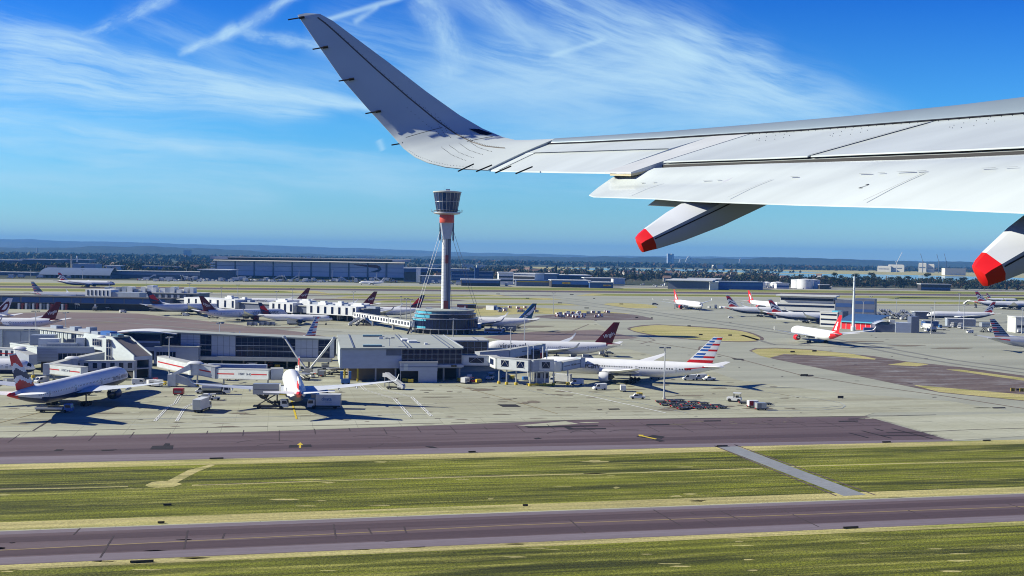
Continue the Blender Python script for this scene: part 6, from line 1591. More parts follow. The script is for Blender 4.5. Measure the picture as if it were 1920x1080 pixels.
# ------------------------------------------------------------------ trees
def leaf_mat(name, col, rough=0.75):
    return mat(name, col, rough, noise=(0.25, 0.35), spec=0.2)
LM = [leaf_mat('leaves_dark', (0.012, 0.022, 0.010)), leaf_mat('leaves_mid', (0.026, 0.040, 0.014)), leaf_mat('leaves_light', (0.055, 0.062, 0.020)), leaf_mat('leaves_autumn', (0.085, 0.050, 0.020))]
m_bark = mat('bark', (0.05, 0.04, 0.032), 0.9, noise=(2, 0.3))
def leaves(b, rr, c, rad, n, size, tint=None):
    """leaf clumps spread through an ellipsoid, more of them near its skin"""
    for _ in range(n):
        while True:
            v = Vector((rr.uniform(-1, 1), rr.uniform(-1, 1), rr.uniform(-1, 1)))
            if .25 < v.length < 1: break
        v = v * (.55 + .45 * rr.random()) / max(v.length, .5) if rr.random() < .6 else v
        p = Vector(c) + Vector((v.x * rad[0], v.y * rad[1], v.z * rad[2]))
        a = Vector((rr.uniform(-1, 1), rr.uniform(-1, 1), rr.uniform(-1, 1))).normalized(); d = a.orthogonal().normalized(); e = a.cross(d)
        s = size * rr.uniform(.6, 1.4); k = rr.random()
        m = 0 if k < .35 else 1 if k < .72 else 2
        if tint and rr.random() < tint: m = 3
        b.add([p - d * s - e * s * .6, p + d * s - e * s * .5, p + d * s * .7 + e * s * .7, p - d * s * .6 + e * s * .6], [(0, 1, 2, 3)], m)
def make_tree(rr, h, wd, tall=False, tint=None):
    t = thing('broadleaf_tree', 'tree', 'tree')
    b = MB(); lean = rr.uniform(-.5, .5)
    b.tube([(0, 0, 0), (lean * .3, 0, h * .22), (lean, .2, h * .5), (lean * 1.2, 0, h * .8)], [.035 * h * .55, .028 * h * .55, .017 * h * .55, .006 * h * .55], 7)
    for k in range(6):
        a = rr.uniform(0, 6.28); z = h * rr.uniform(.25, .55); L_ = wd * rr.uniform(.5, .85); b.tube([(lean * z / h, 0, z), (math.cos(a) * L_ * .6, math.sin(a) * L_ * .6, z + h * .12), (math.cos(a) * L_, math.sin(a) * L_, z + h * .22)], [.011 * h, .007 * h, .003 * h], 5)
    b.build('trunk', m_bark, t)
    b = MB()
    if tall:
        for k in range(8): leaves(b, rr, (rr.uniform(-.4, .4), 0, h * (.16 + .105 * k)), (wd * (1 - .09 * k), wd * (1 - .09 * k), h * .09), 70, .7, tint)
    else:
        n = rr.randint(7, 10)
        for k in range(n):
            a = rr.uniform(0, 6.28); q = rr.uniform(.15, .78); z = h * rr.uniform(.38, .86); r_ = wd * rr.uniform(.32, .55) * (1.1 - .4 * (z / h))
            leaves(b, rr, (math.cos(a) * wd * q * (1.15 - .6 * max(0, z / h - .45)), math.sin(a) * wd * q, z), (r_, r_, r_ * .75), 85, .62, tint)
    b.build('crown', LM, t)
    return t
rr = random.Random(77)
protos = [make_tree(rr, h, w_, False, ti) for h, w_, ti in ((16, 7.5, .1), (19, 9, None), (22, 10, .05), (13, 7, .35), (25, 10, None), (15, 9, .2), (10, 6, .5))]
pop = [make_tree(rr, 24, 3.0, True), make_tree(rr, 19, 2.6, True)]
used = set()
def plant(proto, px, D, label, group, s=1.0):
    p = PD(px, 500, D)
    o = proto if proto.name not in used else dup(proto)
    used.add(proto.name)
    o.location = (p.x, D, 0); o.rotation_euler.z = rr.uniform(0, 6.28); o.scale = (s * rr.uniform(.9, 1.15), s * rr.uniform(.9, 1.15), s * rr.uniform(.85, 1.1)); o['label'] = label; o['group'] = group
    return o
L1 = 'dark broadleaf tree in the belt between the far runway and the reservoir at right'
x = 1440.0
while x < 1850:
    plant(rr.choice(protos[:6]), x, rr.uniform(1960, 2090), L1, 'trees beyond the far runway at right', rr.uniform(.75, 1.05)); x += rr.uniform(5, 11)
for px, s in ((1560, 1.15), (1573, .9), (1606, 1.0), (1612, 1.2), (1635, 1.3), (1643, 1.1), (1700, 1.15), (1740, 1.25), (1500, 1.0), (1666, 1.0), (1805, 1.0)):
    plant(protos[4], px, rr.uniform(1980, 2060), L1, 'trees beyond the far runway at right', s)
L2 = 'dark tree among the houses behind the cargo sheds right of the control tower'
x = 965.0
while x < 1440:
    plant(rr.choice(protos), x, rr.uniform(2050, 2450), L2, 'trees behind the cargo sheds', rr.uniform(.65, 1.0)); x += rr.uniform(5, 10)
L3 = 'dark tree behind the hangar side sheds at far left'
x = -10.0
while x < 400:
    plant(rr.choice(protos), x, rr.uniform(1980, 2350), L3, 'trees behind the far left sheds', rr.uniform(.65, 1.0)); x += rr.uniform(6, 13)
for px, k, s, D in ((1043, 0, 1.3, 2500), (1158, 0, 1.1, 2500), (1165, 1, 1.15, 2520), (1128, 1, 1.1, 2450), (1189, 0, 1.15, 2500), (1305, 0, 1.2, 2600), (1417, 1, 1.3, 2400)):
    plant(pop[k], px, D, 'slim dark poplar standing above the tree belt before the reservoir', 'poplars before the reservoir', s)
# far woods that read as one mass
def woodland(name, regions, seed):
    rr = random.Random(seed); b = MB()
    for x0, x1, D0, D1, n, h0, h1, cards, size in regions:
        for _ in range(n):
            D = 1 / rr.uniform(1 / D1, 1 / D0); px = rr.uniform(x0, x1); x = (px - 960) / FPX * D; h = rr.uniform(h0, h1); w_ = h * rr.uniform(.42, .7)
            leaves(b, rr, (x, D, h * .52), (w_, w_, h * .5), cards, size, .12 if rr.random() < .6 else .5)
    return tag(b.build(name, LM), kind='stuff')
woodland('woodland', [(-60, 420, 2150, 5200, 900, 10, 17, 26, 2.6), (740, 990, 2300, 4600, 420, 9, 16, 26, 2.4), (960, 1460, 2250, 3900, 520, 8, 15, 24, 2.3),
                      (1440, 1990, 2020, 2350, 420, 9, 19, 34, 1.8), (1800, 1990, 1950, 2600, 120, 9, 15, 30, 2.0)], 5)
woodland('far_woodland', [(-60, 760, 5000, 10500, 1000, 14, 26, 12, 11), (760, 1990, 5900, 10500, 1500, 12, 24, 12, 9), (960, 1500, 4300, 5200, 60, 6, 11, 12, 4)], 6)
# scattered pale houses in the far trees: roofs and gables
hr = random.Random(31); m_hroof = mat('house_roof', (.20, .13, .10), .8); hm = mat('house_render', (.55, .52, .45), .7)
hp = None
for k in range(46):
    px = hr.choice((hr.uniform(960, 1440), hr.uniform(960, 1440), hr.uniform(0, 400), hr.uniform(800, 960), hr.uniform(1440, 1560))); D = hr.uniform(2080, 3300); p = PD(px, 500, D)
    if hp is None:
        hp = thing('house', 'pale house with pitched roof half hidden in the trees beyond the airfield', 'house', group='houses in the far trees')
        b = MB(); b.prism([(-6, -4), (6, -4), (6, 4), (-6, 4)], 0, 6); b.build('wall', hm, hp)
        b = MB(); b.loft([[(x, -4.5, 5.8), (x, 0, 9.4), (x, 4.5, 5.8)] for x in (-6.4, 6.4)]); b.build('roof', m_hroof, hp); o = hp
    else: o = dup(hp)
    o.location = (p.x, D, hr.uniform(1.0, 5.0) * 0); o.rotation_euler.z = hr.uniform(-.7, .7); s = hr.uniform(.9, 1.7); o.scale = (s, s, s)
# ------------------------------------------------------------------ markings, joints and patches on the paving
stripe('apron_joint', m_seam, [[(-40, 811), (502, 800)], [(519, 799.8), (830, 793.6)], [(846, 793), (872, 792.5)], [(884, 792.2), (1085, 787.6), (1625, 780.3), (1755, 778)], [(62, 808), (97, 785.5)],
                               [(1730, 810), (1820, 806), (1925, 803)]], .55, 9)
# slab joints of the middle taxiway run square to it
b = MB(); z = .008 * 7
for k in range(-15, 26):
    a = k * 9.2; n1 = nat(797) - (.22 if k % 3 else 2) ; n0 = n1 - random.Random(k).choice((5, 9, 12, 16))
    if a > 178: continue
    p, q = rx * a + ux * n0, rx * a + ux * n1; w_ = rx * .14
    b.quad(*[(v.x, v.y, z) for v in (p - w_, p + w_, q + w_, q - w_)])
for n_, a0_, a1_ in ((nat(803), -20, 150), (nat(812), 40, 170), (nat(806), 100, 190)):
    p, q = rx * a0_ + ux * n_, rx * a1_ + ux * n_; w_ = ux * .12; b.quad(*[(v.x, v.y, z) for v in (p - w_, q - w_, q + w_, p + w_)])
tag(b.build('taxiway_joint', m_seam), kind='structure')
sheet('tarmac_patch', m_dark, [[(281, 843), (323, 843), (325, 835.5), (286, 836.5)], [(306, 836), (310, 831.5), (319, 832), (317, 835.8)], [(100, 846), (114, 845.5), (120, 843), (106, 843)], [(189, 844), (220, 843.2), (212, 845), (191, 846)],
   [(983, 799.8), (1121, 797.6), (1121, 799.3), (990, 802)], [(1057, 801.3), (1068, 801.2), (1076, 803.6), (1136, 803), (1136, 804.8), (1066, 805.8)], [(1211, 795.6), (1254, 795.2), (1256, 797), (1213, 797.6)], [(1319, 788.8), (1351, 788.3), (1352, 790), (1320, 790.7)],
   [(932, 758.5), (967, 758.5), (977, 763), (942, 763)], [(1571, 789.6), (1608, 788.9), (1609, 790.6), (1573, 791.3)], [(1590, 785.4), (1622, 784.9), (1622, 786.2), (1591, 786.7)], [(796, 837), (812, 837.6), (822, 841), (806, 840)],
   [(1000, 822), (1010, 821), (1016, 823), (1004, 824)], [(1140, 766.6), (1160, 766.2), (1162, 768), (1142, 768.4)], [(1120, 768), (1128, 768), (1130, 769), (1121, 769.2)], [(1499, 702.6), (1524, 703), (1526, 705), (1500, 704.8)],
   [(1372, 672), (1392, 673), (1396, 675), (1376, 674.4)], [(1860, 764), (1884, 763.6), (1886, 765.6), (1862, 766)], [(1400, 758), (1430, 758), (1432, 759.4), (1402, 759.8)], [(980, 659), (1000, 659), (1002, 661), (982, 661)]], 10)
stripe('tarmac_patch', m_dark, [[(1672, 804), (1748, 823)], [(1616, 808), (1671, 822)], [(1592, 812), (1627, 821)], [(1662, 811.5), (1733, 810.3)], [(1652, 817.3), (1757, 816)], [(1640, 804), (1655, 808)]], .75, 10)
sheet('direction_board', m_dark, [[(541, 839.6), (558, 839.2), (558, 834.6), (543, 834.8)], [(566, 838.8), (584, 838.4), (583, 833.8), (566, 834.2)], [(1193, 819), (1212, 822), (1222, 820), (1200, 816.6)], [(1214, 819), (1240, 823), (1246, 819), (1224, 816)], [(1222, 824), (1236, 828.5), (1247, 827.4), (1232, 822.6)]], 10)
sheet('painted_arrow', m_yel, [[(561, 840.5), (564.5, 840.4), (564.3, 834.6), (568.5, 835), (563, 830), (556.5, 835.2), (561.3, 834.8)], [(1197, 815.4), (1207, 816), (1206, 817.5), (1232, 823.4), (1228, 824.2), (1203, 818.6), (1198, 818.4)]], 11)
stripe('stand_line', m_yel, [[(547, 752), (551, 768), (556, 786)]], .55, 10)
stripe('stand_line', m_yelf, [[(-40, 803), (75, 773.5)], [(855, 723), (930, 743), (1045, 776)], [(690, 757), (640, 757)], [(420, 736.5), (476, 738)], [(255, 716), (290, 716), (330, 712)], [(1462, 739), (1490, 744)]], .3, 10)
zz = []
for ln in ([(335, 742), (326, 757), (313, 763), (288, 790)], [(374, 750), (347, 763), (342, 768), (329, 790)], [(674, 723), (683, 732), (737, 748), (768, 782)], [(705, 721), (716, 731), (770, 745), (807, 781)]):
    zz += [ln, [(x + 4.5, y - .3) for x, y in ln]]
stripe('stand_marking', m_wht, zz, .22, 10)
for li, ln in enumerate(([(313, 763), (288, 790)], [(342, 768), (329, 790)], [(737, 748), (768, 782)], [(770, 745), (807, 781)])):
    (x0, y0), (x1, y1) = ln; stripe('stand_marking', m_wht, [[(x0 + (x1 - x0) * k / 12 + (4.5 if k % 2 else 0), y0 + (y1 - y0) * k / 12) for k in range(13)]], .22, 11)
stripe('stand_marking', m_wht, [[(1030, 728), (1120, 746), (1248, 774.5)]], .55, 10)
m_faint = ground_mat('faint_blue_paint', ((.36, .40, .42), (.30, .33, .34)), fine=(.6, .1))
stripe('service_road_line', m_faint, [[(1100, 735), (1180, 752), (1290, 775)], [(1390, 728), (1480, 742), (1540, 749), (1575, 755), (1585, 761), (1578, 766), (1540, 769), (1440, 770.5)], [(1440, 762), (1540, 765), (1580, 761)], [(900, 712), (960, 726), (1040, 742)], [(-20, 786), (240, 786), (800, 777)]], .35, 9)
# stains
rs = random.Random(12); st_polys = []
def blot(cx, cy, w_, h_):
    n = 11; st_polys.append([(cx + w_ * math.cos(2 * math.pi * k / n) * rs.uniform(.5, 1.1), cy + h_ * math.sin(2 * math.pi * k / n) * rs.uniform(.5, 1.1)) for k in range(n)])
for cx, cy, w_, h_ in ((905, 731, 30, 2.6), (880, 728, 14, 1.4), (1012, 731, 9, 1.5), (1000, 754, 20, 2.5), (985, 756, 10, 2), (1255, 768, 26, 2), (1420, 766, 34, 1.6), (1360, 762, 24, 1.4), (700, 757, 14, 1.2), (450, 775, 22, 1.5), (330, 800, 12, .8), (430, 800, 26, 1.2), (470, 777, 18, .7), (250, 806, 7, .5), (1060, 741, 20, 1.2), (1180, 730, 30, 1.5), (1300, 742, 26, 1.2), (1350, 728, 22, 1.4),
                       (1790, 653, 46, 1.6), (1700, 648, 40, 1.6), (1620, 640, 50, 1.2), (960, 604, 30, 2), (1000, 612, 44, 2.4), (1050, 622, 40, 2.4), (520, 614, 60, 2.0), (460, 600, 50, 1.6), (700, 610, 50, 1.4), (1480, 596, 50, 1.0), (300, 598, 50, 1.6), (200, 605, 40, 1.6), (1090, 652, 26, 1.6), (1000, 668, 30, 1.5), (820, 745, 30, 1.0), (760, 765, 36, 1.0), (600, 780, 40, 1.0), (200, 775, 30, 1.0), (1240, 722, 30, 1.4), (40, 795, 24, .9)):
    blot(cx, cy, w_, h_)
for k in range(90):
    y = rs.uniform(716, 796); blot(rs.uniform(10, 1500), y, rs.uniform(3, 22) * (y - 560) / 220, rs.uniform(.3, .9))
sheet('oil_stain', m_oil, st_polys, 8)
st_polys = []
for k in range(46):
    y = rs.uniform(700, 800); blot(rs.uniform(10, 1860), y, rs.uniform(1.5, 7), rs.uniform(.25, .6))
for k in range(40):
    y = rs.uniform(592, 690); blot(rs.uniform(900, 1900), y, rs.uniform(1.5, 6), rs.uniform(.2, .5))
sheet('tar_repair', m_seam, st_polys, 9)
st_polys = []
for k in range(46):
    y = rs.uniform(735, 800); blot(rs.uniform(10, 1900), y, rs.uniform(14, 50), rs.uniform(.5, 1.6))
sheet('clean_slab', m_pale, st_polys, 7)
# tyre arcs on the middle taxiway
arcs = []
for cx, cy, r_, a0, a1 in ((500, 834, 60, 200, 330), (520, 838, 40, 190, 300), (640, 830, 80, 10, 60), (1075, 815, 50, 190, 300), (1110, 812, 40, 180, 280), (700, 826, 60, 230, 330), (30, 830, 60, 190, 260), (1180, 812, 40, 200, 300)):
    arcs.append([(cx + r_ * math.cos(R(a)), cy + r_ * .16 * math.sin(R(a))) for a in range(a0, a1, 14)])
stripe('tyre_mark', m_seam, arcs, .28, 7)
# near taxiway: darker wheel lanes, cross joints
def nat2(y): return G(960, y).dot(ux)
m_lane = ground_mat('asphalt_lane', ((0.092, 0.064, 0.072), (0.075, 0.052, 0.06)), fine=(.8, .08), streak_=(.006, .3))
wsheet('wheel_lane', m_lane, [band(nat2(981), nat2(972), -300, 400), band(nat2(1004), nat2(992), -300, 400)], 4)
wsheet('wheel_lane', m_lane, [band(nat2(833), nat2(826), -300, 175)], 5)
stripe('taxiway_joint', m_seam, [[(150, 991), (138, 1003)], [(213, 1005), (188, 1046)], [(352, 995), (345, 1030)], [(421, 1000), (417, 1010)], [(625, 983), (630, 1010)], [(690, 990), (697, 1002)], [(757, 987), (762, 1000)], [(1067, 974), (1097, 1000)], [(1225, 956), (1280, 988)], [(1294, 961), (1305, 966)], [(1320, 974), (1342, 986)], [(1350, 958), (1387, 975)], [(1470, 957), (1478, 961)], [(1486, 965), (1535, 988)], [(1702, 957), (1740, 970)], [(1885, 943), (1920, 955)]], .3, 6)
# grass: worn tracks and bare ground
stripe('worn_track', m_dry, [[(-40, 918), (150, 915), (240, 912)], [(360, 910), (640, 901), (960, 892), (1200, 886), (1430, 878)], [(1480, 875), (1700, 869), (1960, 863)]], .9, 3)
stripe('drain_channel', m_seam, [[(-40, 917), (150, 913.8), (240, 911)], [(372, 909.3), (640, 899.8), (960, 890.6)]], .35, 4)
sheet('bare_ground', m_dry, [[(272, 910), (285, 904), (305, 902), (330, 904), (342, 908), (325, 913), (295, 915), (278, 913)], [(312, 903), (352, 882), (395, 871), (404, 872), (372, 884), (334, 904)]], 4, False)
st_polys = []
for k in range(60):
    y = rs.choice((rs.uniform(856, 950), rs.uniform(1010, 1078))); blot(rs.uniform(0, 1900), y, rs.uniform(6, 34), rs.uniform(.8, 2.2))
sheet('dry_tuft', m_dry, st_polys, 3)

# ------------------------------------------------------------------ light masts
m_pole = mat('mast_grey', (0.46, 0.48, 0.50), 0.5, metal=0.2)
def make_mast(h):
    t = thing('light_mast', 'mast', 'light mast')
    b = MB(); b.tube([(0, 0, 0), (0, 0, h)], [.30, .16], 10); b.build('pole', m_pole, t)
    b = MB(); b.tube([(-1.7, 0, h), (1.7, 0, h)], .09, 6); b.tube([(0, -.9, h), (0, .9, h)], .09, 6); b.build('crossarm', m_pole, t)
    for sx_ in (-1.6, -.8, .8, 1.6):
        b = MB(); b.box(sx_ - .35, sx_ + .35, -.45, .3, h - .35, h + .05); b.build('floodlight', m_cladd, t)
    b = MB(); b.lathe([(.55, 0), (.55, .5)], n=10); b.build('plinth', m_conw, t)
    return t
MP = None
MASTS = [(1245, None, 748, 651, 'tall light mast in front of the striped-fin jet'), (729.5, None, 711, 633, 'light mast in front of the gate building'), (317, None, 715, 632, 'light mast left of the red-striped jet bridge rotunda'), (55, None, 690, 617, 'light mast before the far left ribbed block'),
         (958, 615, 0, 0, 'light mast behind the blue grey jet bridge'), (984, 591, 0, 0, 'light mast below the teal-finned jet'), (1038, 549, 0, 0, 'light mast on the grass right of the teal fin'), (123, 586, 0, 0, 'light mast right of the far left dark lettered fin'), (67, 583, 0, 0, 'light mast among the far left tails'), (412, 606, 0, 0, 'light mast standing behind the glazed pier roof'), (850, 597, 0, 0, 'light mast in front of the tower base'),
         (1266, 545, 0, 0, 'light mast beside the leftmost bright red fin'), (1409, 547, 0, 0, 'light mast beside the half hidden bright red fin'), (1633, 556, 0, 0, 'taller-looking light mast right of the radar mast'), (1619, 565, 0, 0, 'light mast close right of the radar mast'), (1681, 559, 0, 0, 'light mast behind the grey annex'), (1753, 566, 0, 0, 'light mast before the nose of the facing-left jet'), (1747, 577, 0, 0, 'light mast nearest the dark tower block'), (1808, 573, 0, 0, 'light mast over the grey gate shed'), (1917, 578, 0, 0, 'light mast at the right edge behind the cut-off jet'), (1799, 550, 0, 0, 'light mast under the right red fairing tip'),
         (274, 524, 0, 0, 'light mast behind the white plant building'), (355, 531, 0, 0, 'light mast behind the right end of the plant building'), (205, 528, 0, 0, 'light mast by the taxiing jet nose'), (415, 538, 0, 0, 'light mast over the leftmost roof plant of the far pier'), (446, 534, 0, 0, 'light mast beyond the leftmost roof plant'), (519, 546, 0, 0, 'light mast over the middle white roof plant'), (548, 541, 0, 0, 'light mast left of the two dark red fins'), (663, 547, 0, 0, 'light mast between the two dark red fins'), (752, 556, 0, 0, 'leftmost light mast of three by the footbridge'), (762, 560, 0, 0, 'middle light mast of three by the footbridge'), (770, 561, 0, 0, 'rightmost light mast of three by the footbridge')]
mp = make_mast(17.5)
for i, (px, top, base, top2, lab) in enumerate(MASTS):
    o = mp if i == 0 else dup(mp)
    if top is None: p = G(px, base); s = PD(px, top2, p.y).z / 17.5
    else: D = 29.5 * FPX / (top - (467 + .0157 * px)); p = PD(px, top, D); s = 1
    o.location = (p.x, p.y, 0); o.scale = (1, 1, s); o.rotation_euler.z = R((i * 37) % 90); o['label'] = lab; o['group'] = 'light masts around the aprons'
for px, top, D, lab in ((561, 504, 1930, 'tall mast before the middle of the long hangar'), (623, 504.5, 1940, 'tall mast before the hangar, right of its middle'), (706, 511, 1900, 'mast under the ribbon emblem of the hangar'), (349.5, 501.5, 1900, 'mast before the low flat building'), (445, 503, 1920, 'mast before the left end of the hangar'), (249, 500, 1900, 'mast right of the barrel-roofed building'), (57.5, 504, 1850, 'mast left of the barrel-roofed building'), (155, 505, 1740, 'mast before the barrel-roofed building')):
    o = dup(mp); p = PD(px, top, D); o.location = (p.x, D, 0); o.scale = (1.6, 1.6, p.z / 17.5); o['label'] = lab; o['group'] = 'light masts on the far side'
# ------------------------------------------------------------------ vehicles and ground equipment (front towards +x)
m_vw = mat('vehicle_white', (0.70, 0.71, 0.70), 0.4, noise=(.6, .08)); m_vg = mat('vehicle_grey', (.22, .23, .25), .45, noise=(.6, .1)); m_vk = mat('vehicle_black', (.025, .025, .028), .5)
m_vs = mat('vehicle_silver', (.40, .42, .44), .35, metal=.4); m_vb = mat('vehicle_blue', (.04, .16, .42), .4); m_vr = mat('vehicle_red', (.42, .02, .02), .4); m_lamp = mat('tail_lamp_red', (.40, .01, .01), .3)
def wheels(t, xs, w_, r_):
    for x in xs:
        for s in (-1, 1):
            b = MB(); b.lathe([(r_ * .5, -.13), (r_, -.1), (r_, .1), (r_ * .5, .13)], (x, s * w_, r_), 'y', 12); b.build('wheel', PTY, t, smooth=40)
def hull(t, secs, w_, M, name='body'):
    """secs = side outline (x, z); width w_, edges drawn in"""
    b = MB(); n = len(secs); cx = sum(p[0] for p in secs) / n; cz = sum(p[1] for p in secs) / n
    b.loft([[(cx + (x - cx) * f, y, cz + (z - cz) * f) for x, z in secs] for y, f in ((-w_, .96), (-w_ + .08, 1), (w_ - .08, 1), (w_, .96))]); return b.build(name, M, t)
def mk_van(M=m_vw):
    t = thing('van', 'van', 'van'); hull(t, [(-2.5, .35), (2.4, .35), (2.55, .9), (1.9, 1.25), (1.2, 2.2), (-2.5, 2.3)], 1.0, M); wheels(t, (-1.6, 1.6), .92, .36)
    for s in (-1, 1): b = MB(); b.add([(.3, s * 1.012, 1.3), (1.65, s * 1.012, 1.3), (1.15, s * 1.012, 2.0), (.3, s * 1.012, 2.05)], [(0, 1, 2, 3)]); b.build('window', m_glass, t)
    b = MB(); b.add([(1.95, -.85, 1.28), (1.95, .85, 1.28), (1.27, .8, 2.12), (1.27, -.8, 2.12)], [(0, 1, 2, 3)]); b.build('windscreen', m_glass, t)
    return t
def mk_car(M=m_vw):
    t = thing('car', 'car', 'car'); hull(t, [(-2.1, .3), (2.1, .3), (2.15, .7), (1.1, .9), (.4, 1.42), (-1.2, 1.45), (-2.1, .95)], .88, M); wheels(t, (-1.3, 1.35), .8, .32)
    for s in (-1, 1): b = MB(); b.add([(-1.5, s * .89, .92), (.9, s * .89, .92), (.35, s * .87, 1.34), (-1.15, s * .87, 1.36)], [(0, 1, 2, 3)]); b.build('window', m_glass, t)
    return t
def mk_pickup():
    t = thing('pickup', 'pickup', 'pickup'); hull(t, [(-2.6, .45), (2.5, .45), (2.6, .95), (1.5, 1.05), (.9, 1.75), (-.4, 1.78), (-.6, 1.05), (-2.6, 1.05)], .95, m_vw); wheels(t, (-1.7, 1.6), .85, .38)
    for s in (-1, 1): b = MB(); b.add([(-.35, s * .96, 1.1), (1.3, s * .96, 1.1), (.85, s * .95, 1.65), (-.3, s * .95, 1.65)], [(0, 1, 2, 3)]); b.build('window', m_glass, t)
    b = MB(); b.box(-.3, .3, -.5, .5, 1.8, 1.95); b.build('light_bar', m_yelp, t); return t
def cabp(t, x, w_=1.15, z0=.5, z1=2.6, M=m_vw):
    o = hull(t, [(x - 1.0, z0), (x + 1.0, z0), (x + 1.05, z0 + .9), (x + .75, z1), (x - 1.0, z1)], w_, M, 'cab')
    b = MB(); b.add([(x + 1.06, -w_ * .85, z0 + 1.0), (x + 1.06, w_ * .85, z0 + 1.0), (x + .80, w_ * .82, z1 - .2), (x + .80, -w_ * .82, z1 - .2)], [(0, 1, 2, 3)]); b.build('windscreen', m_glass, o)
    for s in (-1, 1): b = MB(); b.add([(x - .6, s * (w_ + .012), z0 + 1.0), (x + .85, s * (w_ + .012), z0 + 1.0), (x + .65, s * (w_ + .012), z1 - .25), (x - .6, s * (w_ + .012), z1 - .25)], [(0, 1, 2, 3)]); b.build('window', m_glass, o)
def chassis(t, x0, x1, w_=1.0, z=.55, M=m_vk): b = MB(); b.box(x0, x1, -w_, w_, z, z + .35); return b.build('chassis', M, t)
def mk_boxtruck(txt=None, M=m_vw):
    t = thing('box_truck', 'truck', 'truck'); chassis(t, -4.2, 4.2); wheels(t, (-2.8, 2.9), 1.05, .5); cabp(t, 3.6)
    b = MB(); b.box(-4.3, 2.3, -1.25, 1.25, 1.0, 4.0); bx = b.build('cargo_box', M, t)
    b = MB(); b.box(2.3, 3.6, -1.2, 1.2, 3.0, 4.0); b.build('wind_deflector', m_vg, t)
    b = MB(); b.box(-4.36, -4.302, -1.1, 1.1, 1.1, 3.9); b.build('rear_door', m_vs, bx)
    if txt:
        for s in (1,):
            v, f = text_geo(txt, 1.25, bold=.03); b = MB(); b.add([(-.6 - p.x, s * 1.27, 2.75 + p.y) for p in v], f); b.build('lettering', m_vb, bx)
        b = MB(); b.add([(-2, 1.265, 1.9), (-.2, 1.265, 1.9), (-.2, 1.265, 2.02), (-2, 1.265, 2.02)], [(0, 1, 2, 3)]); b.build('small_print', m_vg, bx)
    return t
def mk_highloader(lift=4.0):
    t = thing('high_loader', 'truck', 'truck'); chassis(t, -4.6, 4.4); wheels(t, (-3, 3.1), 1.05, .5); cabp(t, 3.9)
    for s in (-1, 1):
        for a, c in (((-3.6, .9), (1.6, lift)), ((1.6, .9), (-3.6, lift))):
            b = MB(); b.tube([(a[0], s * .9, a[1]), (c[0], s * .9, c[1])], .16, 6); b.build('scissor_arm', m_vk, t)
    b = MB(); b.box(-4.6, 2.6, -1.3, 1.3, lift, lift + 2.9); bx = b.build('cargo_box', m_vs, t); b = MB(); b.box(2.6, 4.4, -1.3, 1.3, lift - .1, lift + .15); b.build('platform', m_yelp, bx)
    b = MB(); b.box(-4.3, 2.4, -1.34, -1.302, lift + 1.2, lift + 1.5); b.build('side_band', m_vg, bx); return t
def mk_tanker(M=m_vs):
    t = thing('tank_truck', 'truck', 'truck'); chassis(t, -4.5, 4.2); wheels(t, (-3.2, -2, 3), 1.05, .5); cabp(t, 3.7)
    b = MB(); b.lathe([(.5, -4.5), (1.2, -4.2), (1.25, 2.0), (.5, 2.4)], (0, 0, 2.15), 'x', 16); k = b.build('tank', M, t, smooth=40); b = MB(); b.box(-4, 1.8, -.35, .35, 3.36, 3.6); b.build('walkway', m_vg, k); return t
def mk_flatbed():
    t = thing('flatbed_truck', 'truck', 'truck'); chassis(t, -4.8, 4.2, 1.0, .5); wheels(t, (-3.3, 3.1), 1.0, .42); cabp(t, 3.7, 1.1, .45, 2.4, m_vb)
    b = MB(); b.box(-5, 2.4, -1.25, 1.25, .95, 1.5); b.build('conveyor_deck', m_vw, t); b = MB(); b.box(-4.9, 2.3, -.9, .9, 1.503, 1.6); b.build('belt', m_vk, t); return t
def mk_stairs(M=m_vw, T=m_vk, top=4.6):
    t = thing('stair_truck', 'stairs', 'mobile stairs'); chassis(t, -2.6, 3.0); wheels(t, (-1.8, 2.0), .95, .42); cabp(t, 2.6, 1.0, .45, 2.0, M)
    for s in (-1, 1):
        b = MB(); b.add([(3.8, s * 1.0, .6), (3.8, s * 1.0, 1.7), (-2.4, s * 1.0, top + 1.1), (-4.0, s * 1.0, top + 1.1), (-4.0, s * 1.0, top - .3), (-2.4, s * 1.0, top - .3)] + [(3.8, s * 1.12, .6), (3.8, s * 1.12, 1.7), (-2.4, s * 1.12, top + 1.1), (-4.0, s * 1.12, top + 1.1), (-4.0, s * 1.12, top - .3), (-2.4, s * 1.12, top - .3)],
              [(0, 1, 2, 3, 4, 5), (11, 10, 9, 8, 7, 6)] + [(i, (i + 1) % 6, 6 + (i + 1) % 6, 6 + i) for i in range(6)]); b.build('balustrade', M, t)
    b = MB()
    for k in range(14): x = 3.6 - k * .44; z = .6 + (top - .6) * k / 13; b.box(x - .46, x, -.99, .99, z - .45, z)
    b.build('flight', T, t)
    b = MB(); b.box(-4.0, -2.5, -.99, .99, top - .2, top); b.build('landing', m_vg, t)
    for x in (-3.6, -2.0): b = MB(); b.tube([(x, 0, .8), (x, 0, top - .4)], .18, 8); b.build('prop', m_vg, t)
    return t
def mk_tug(M=m_vw):
    t = thing('baggage_tug', 'tug', 'tug'); hull(t, [(-1.5, .35), (1.6, .35), (1.6, .95), (.2, 1.05), (0, .95), (-1.5, .95)], .8, M); wheels(t, (-1, 1), .72, .38)
    for s in (-1, 1):
        for x in (-1.3, .1): b = MB(); b.tube([(x, s * .7, .95), (x, s * .7, 1.9)], .05, 5); b.build('roof_post', m_vk, t)
    b = MB(); b.box(-1.45, .3, -.8, .8, 1.9, 2.0); b.build('roof', M, t); b = MB(); b.box(-.9, -.3, -.5, .5, .96, 1.35); b.build('seat', m_vk, t); return t
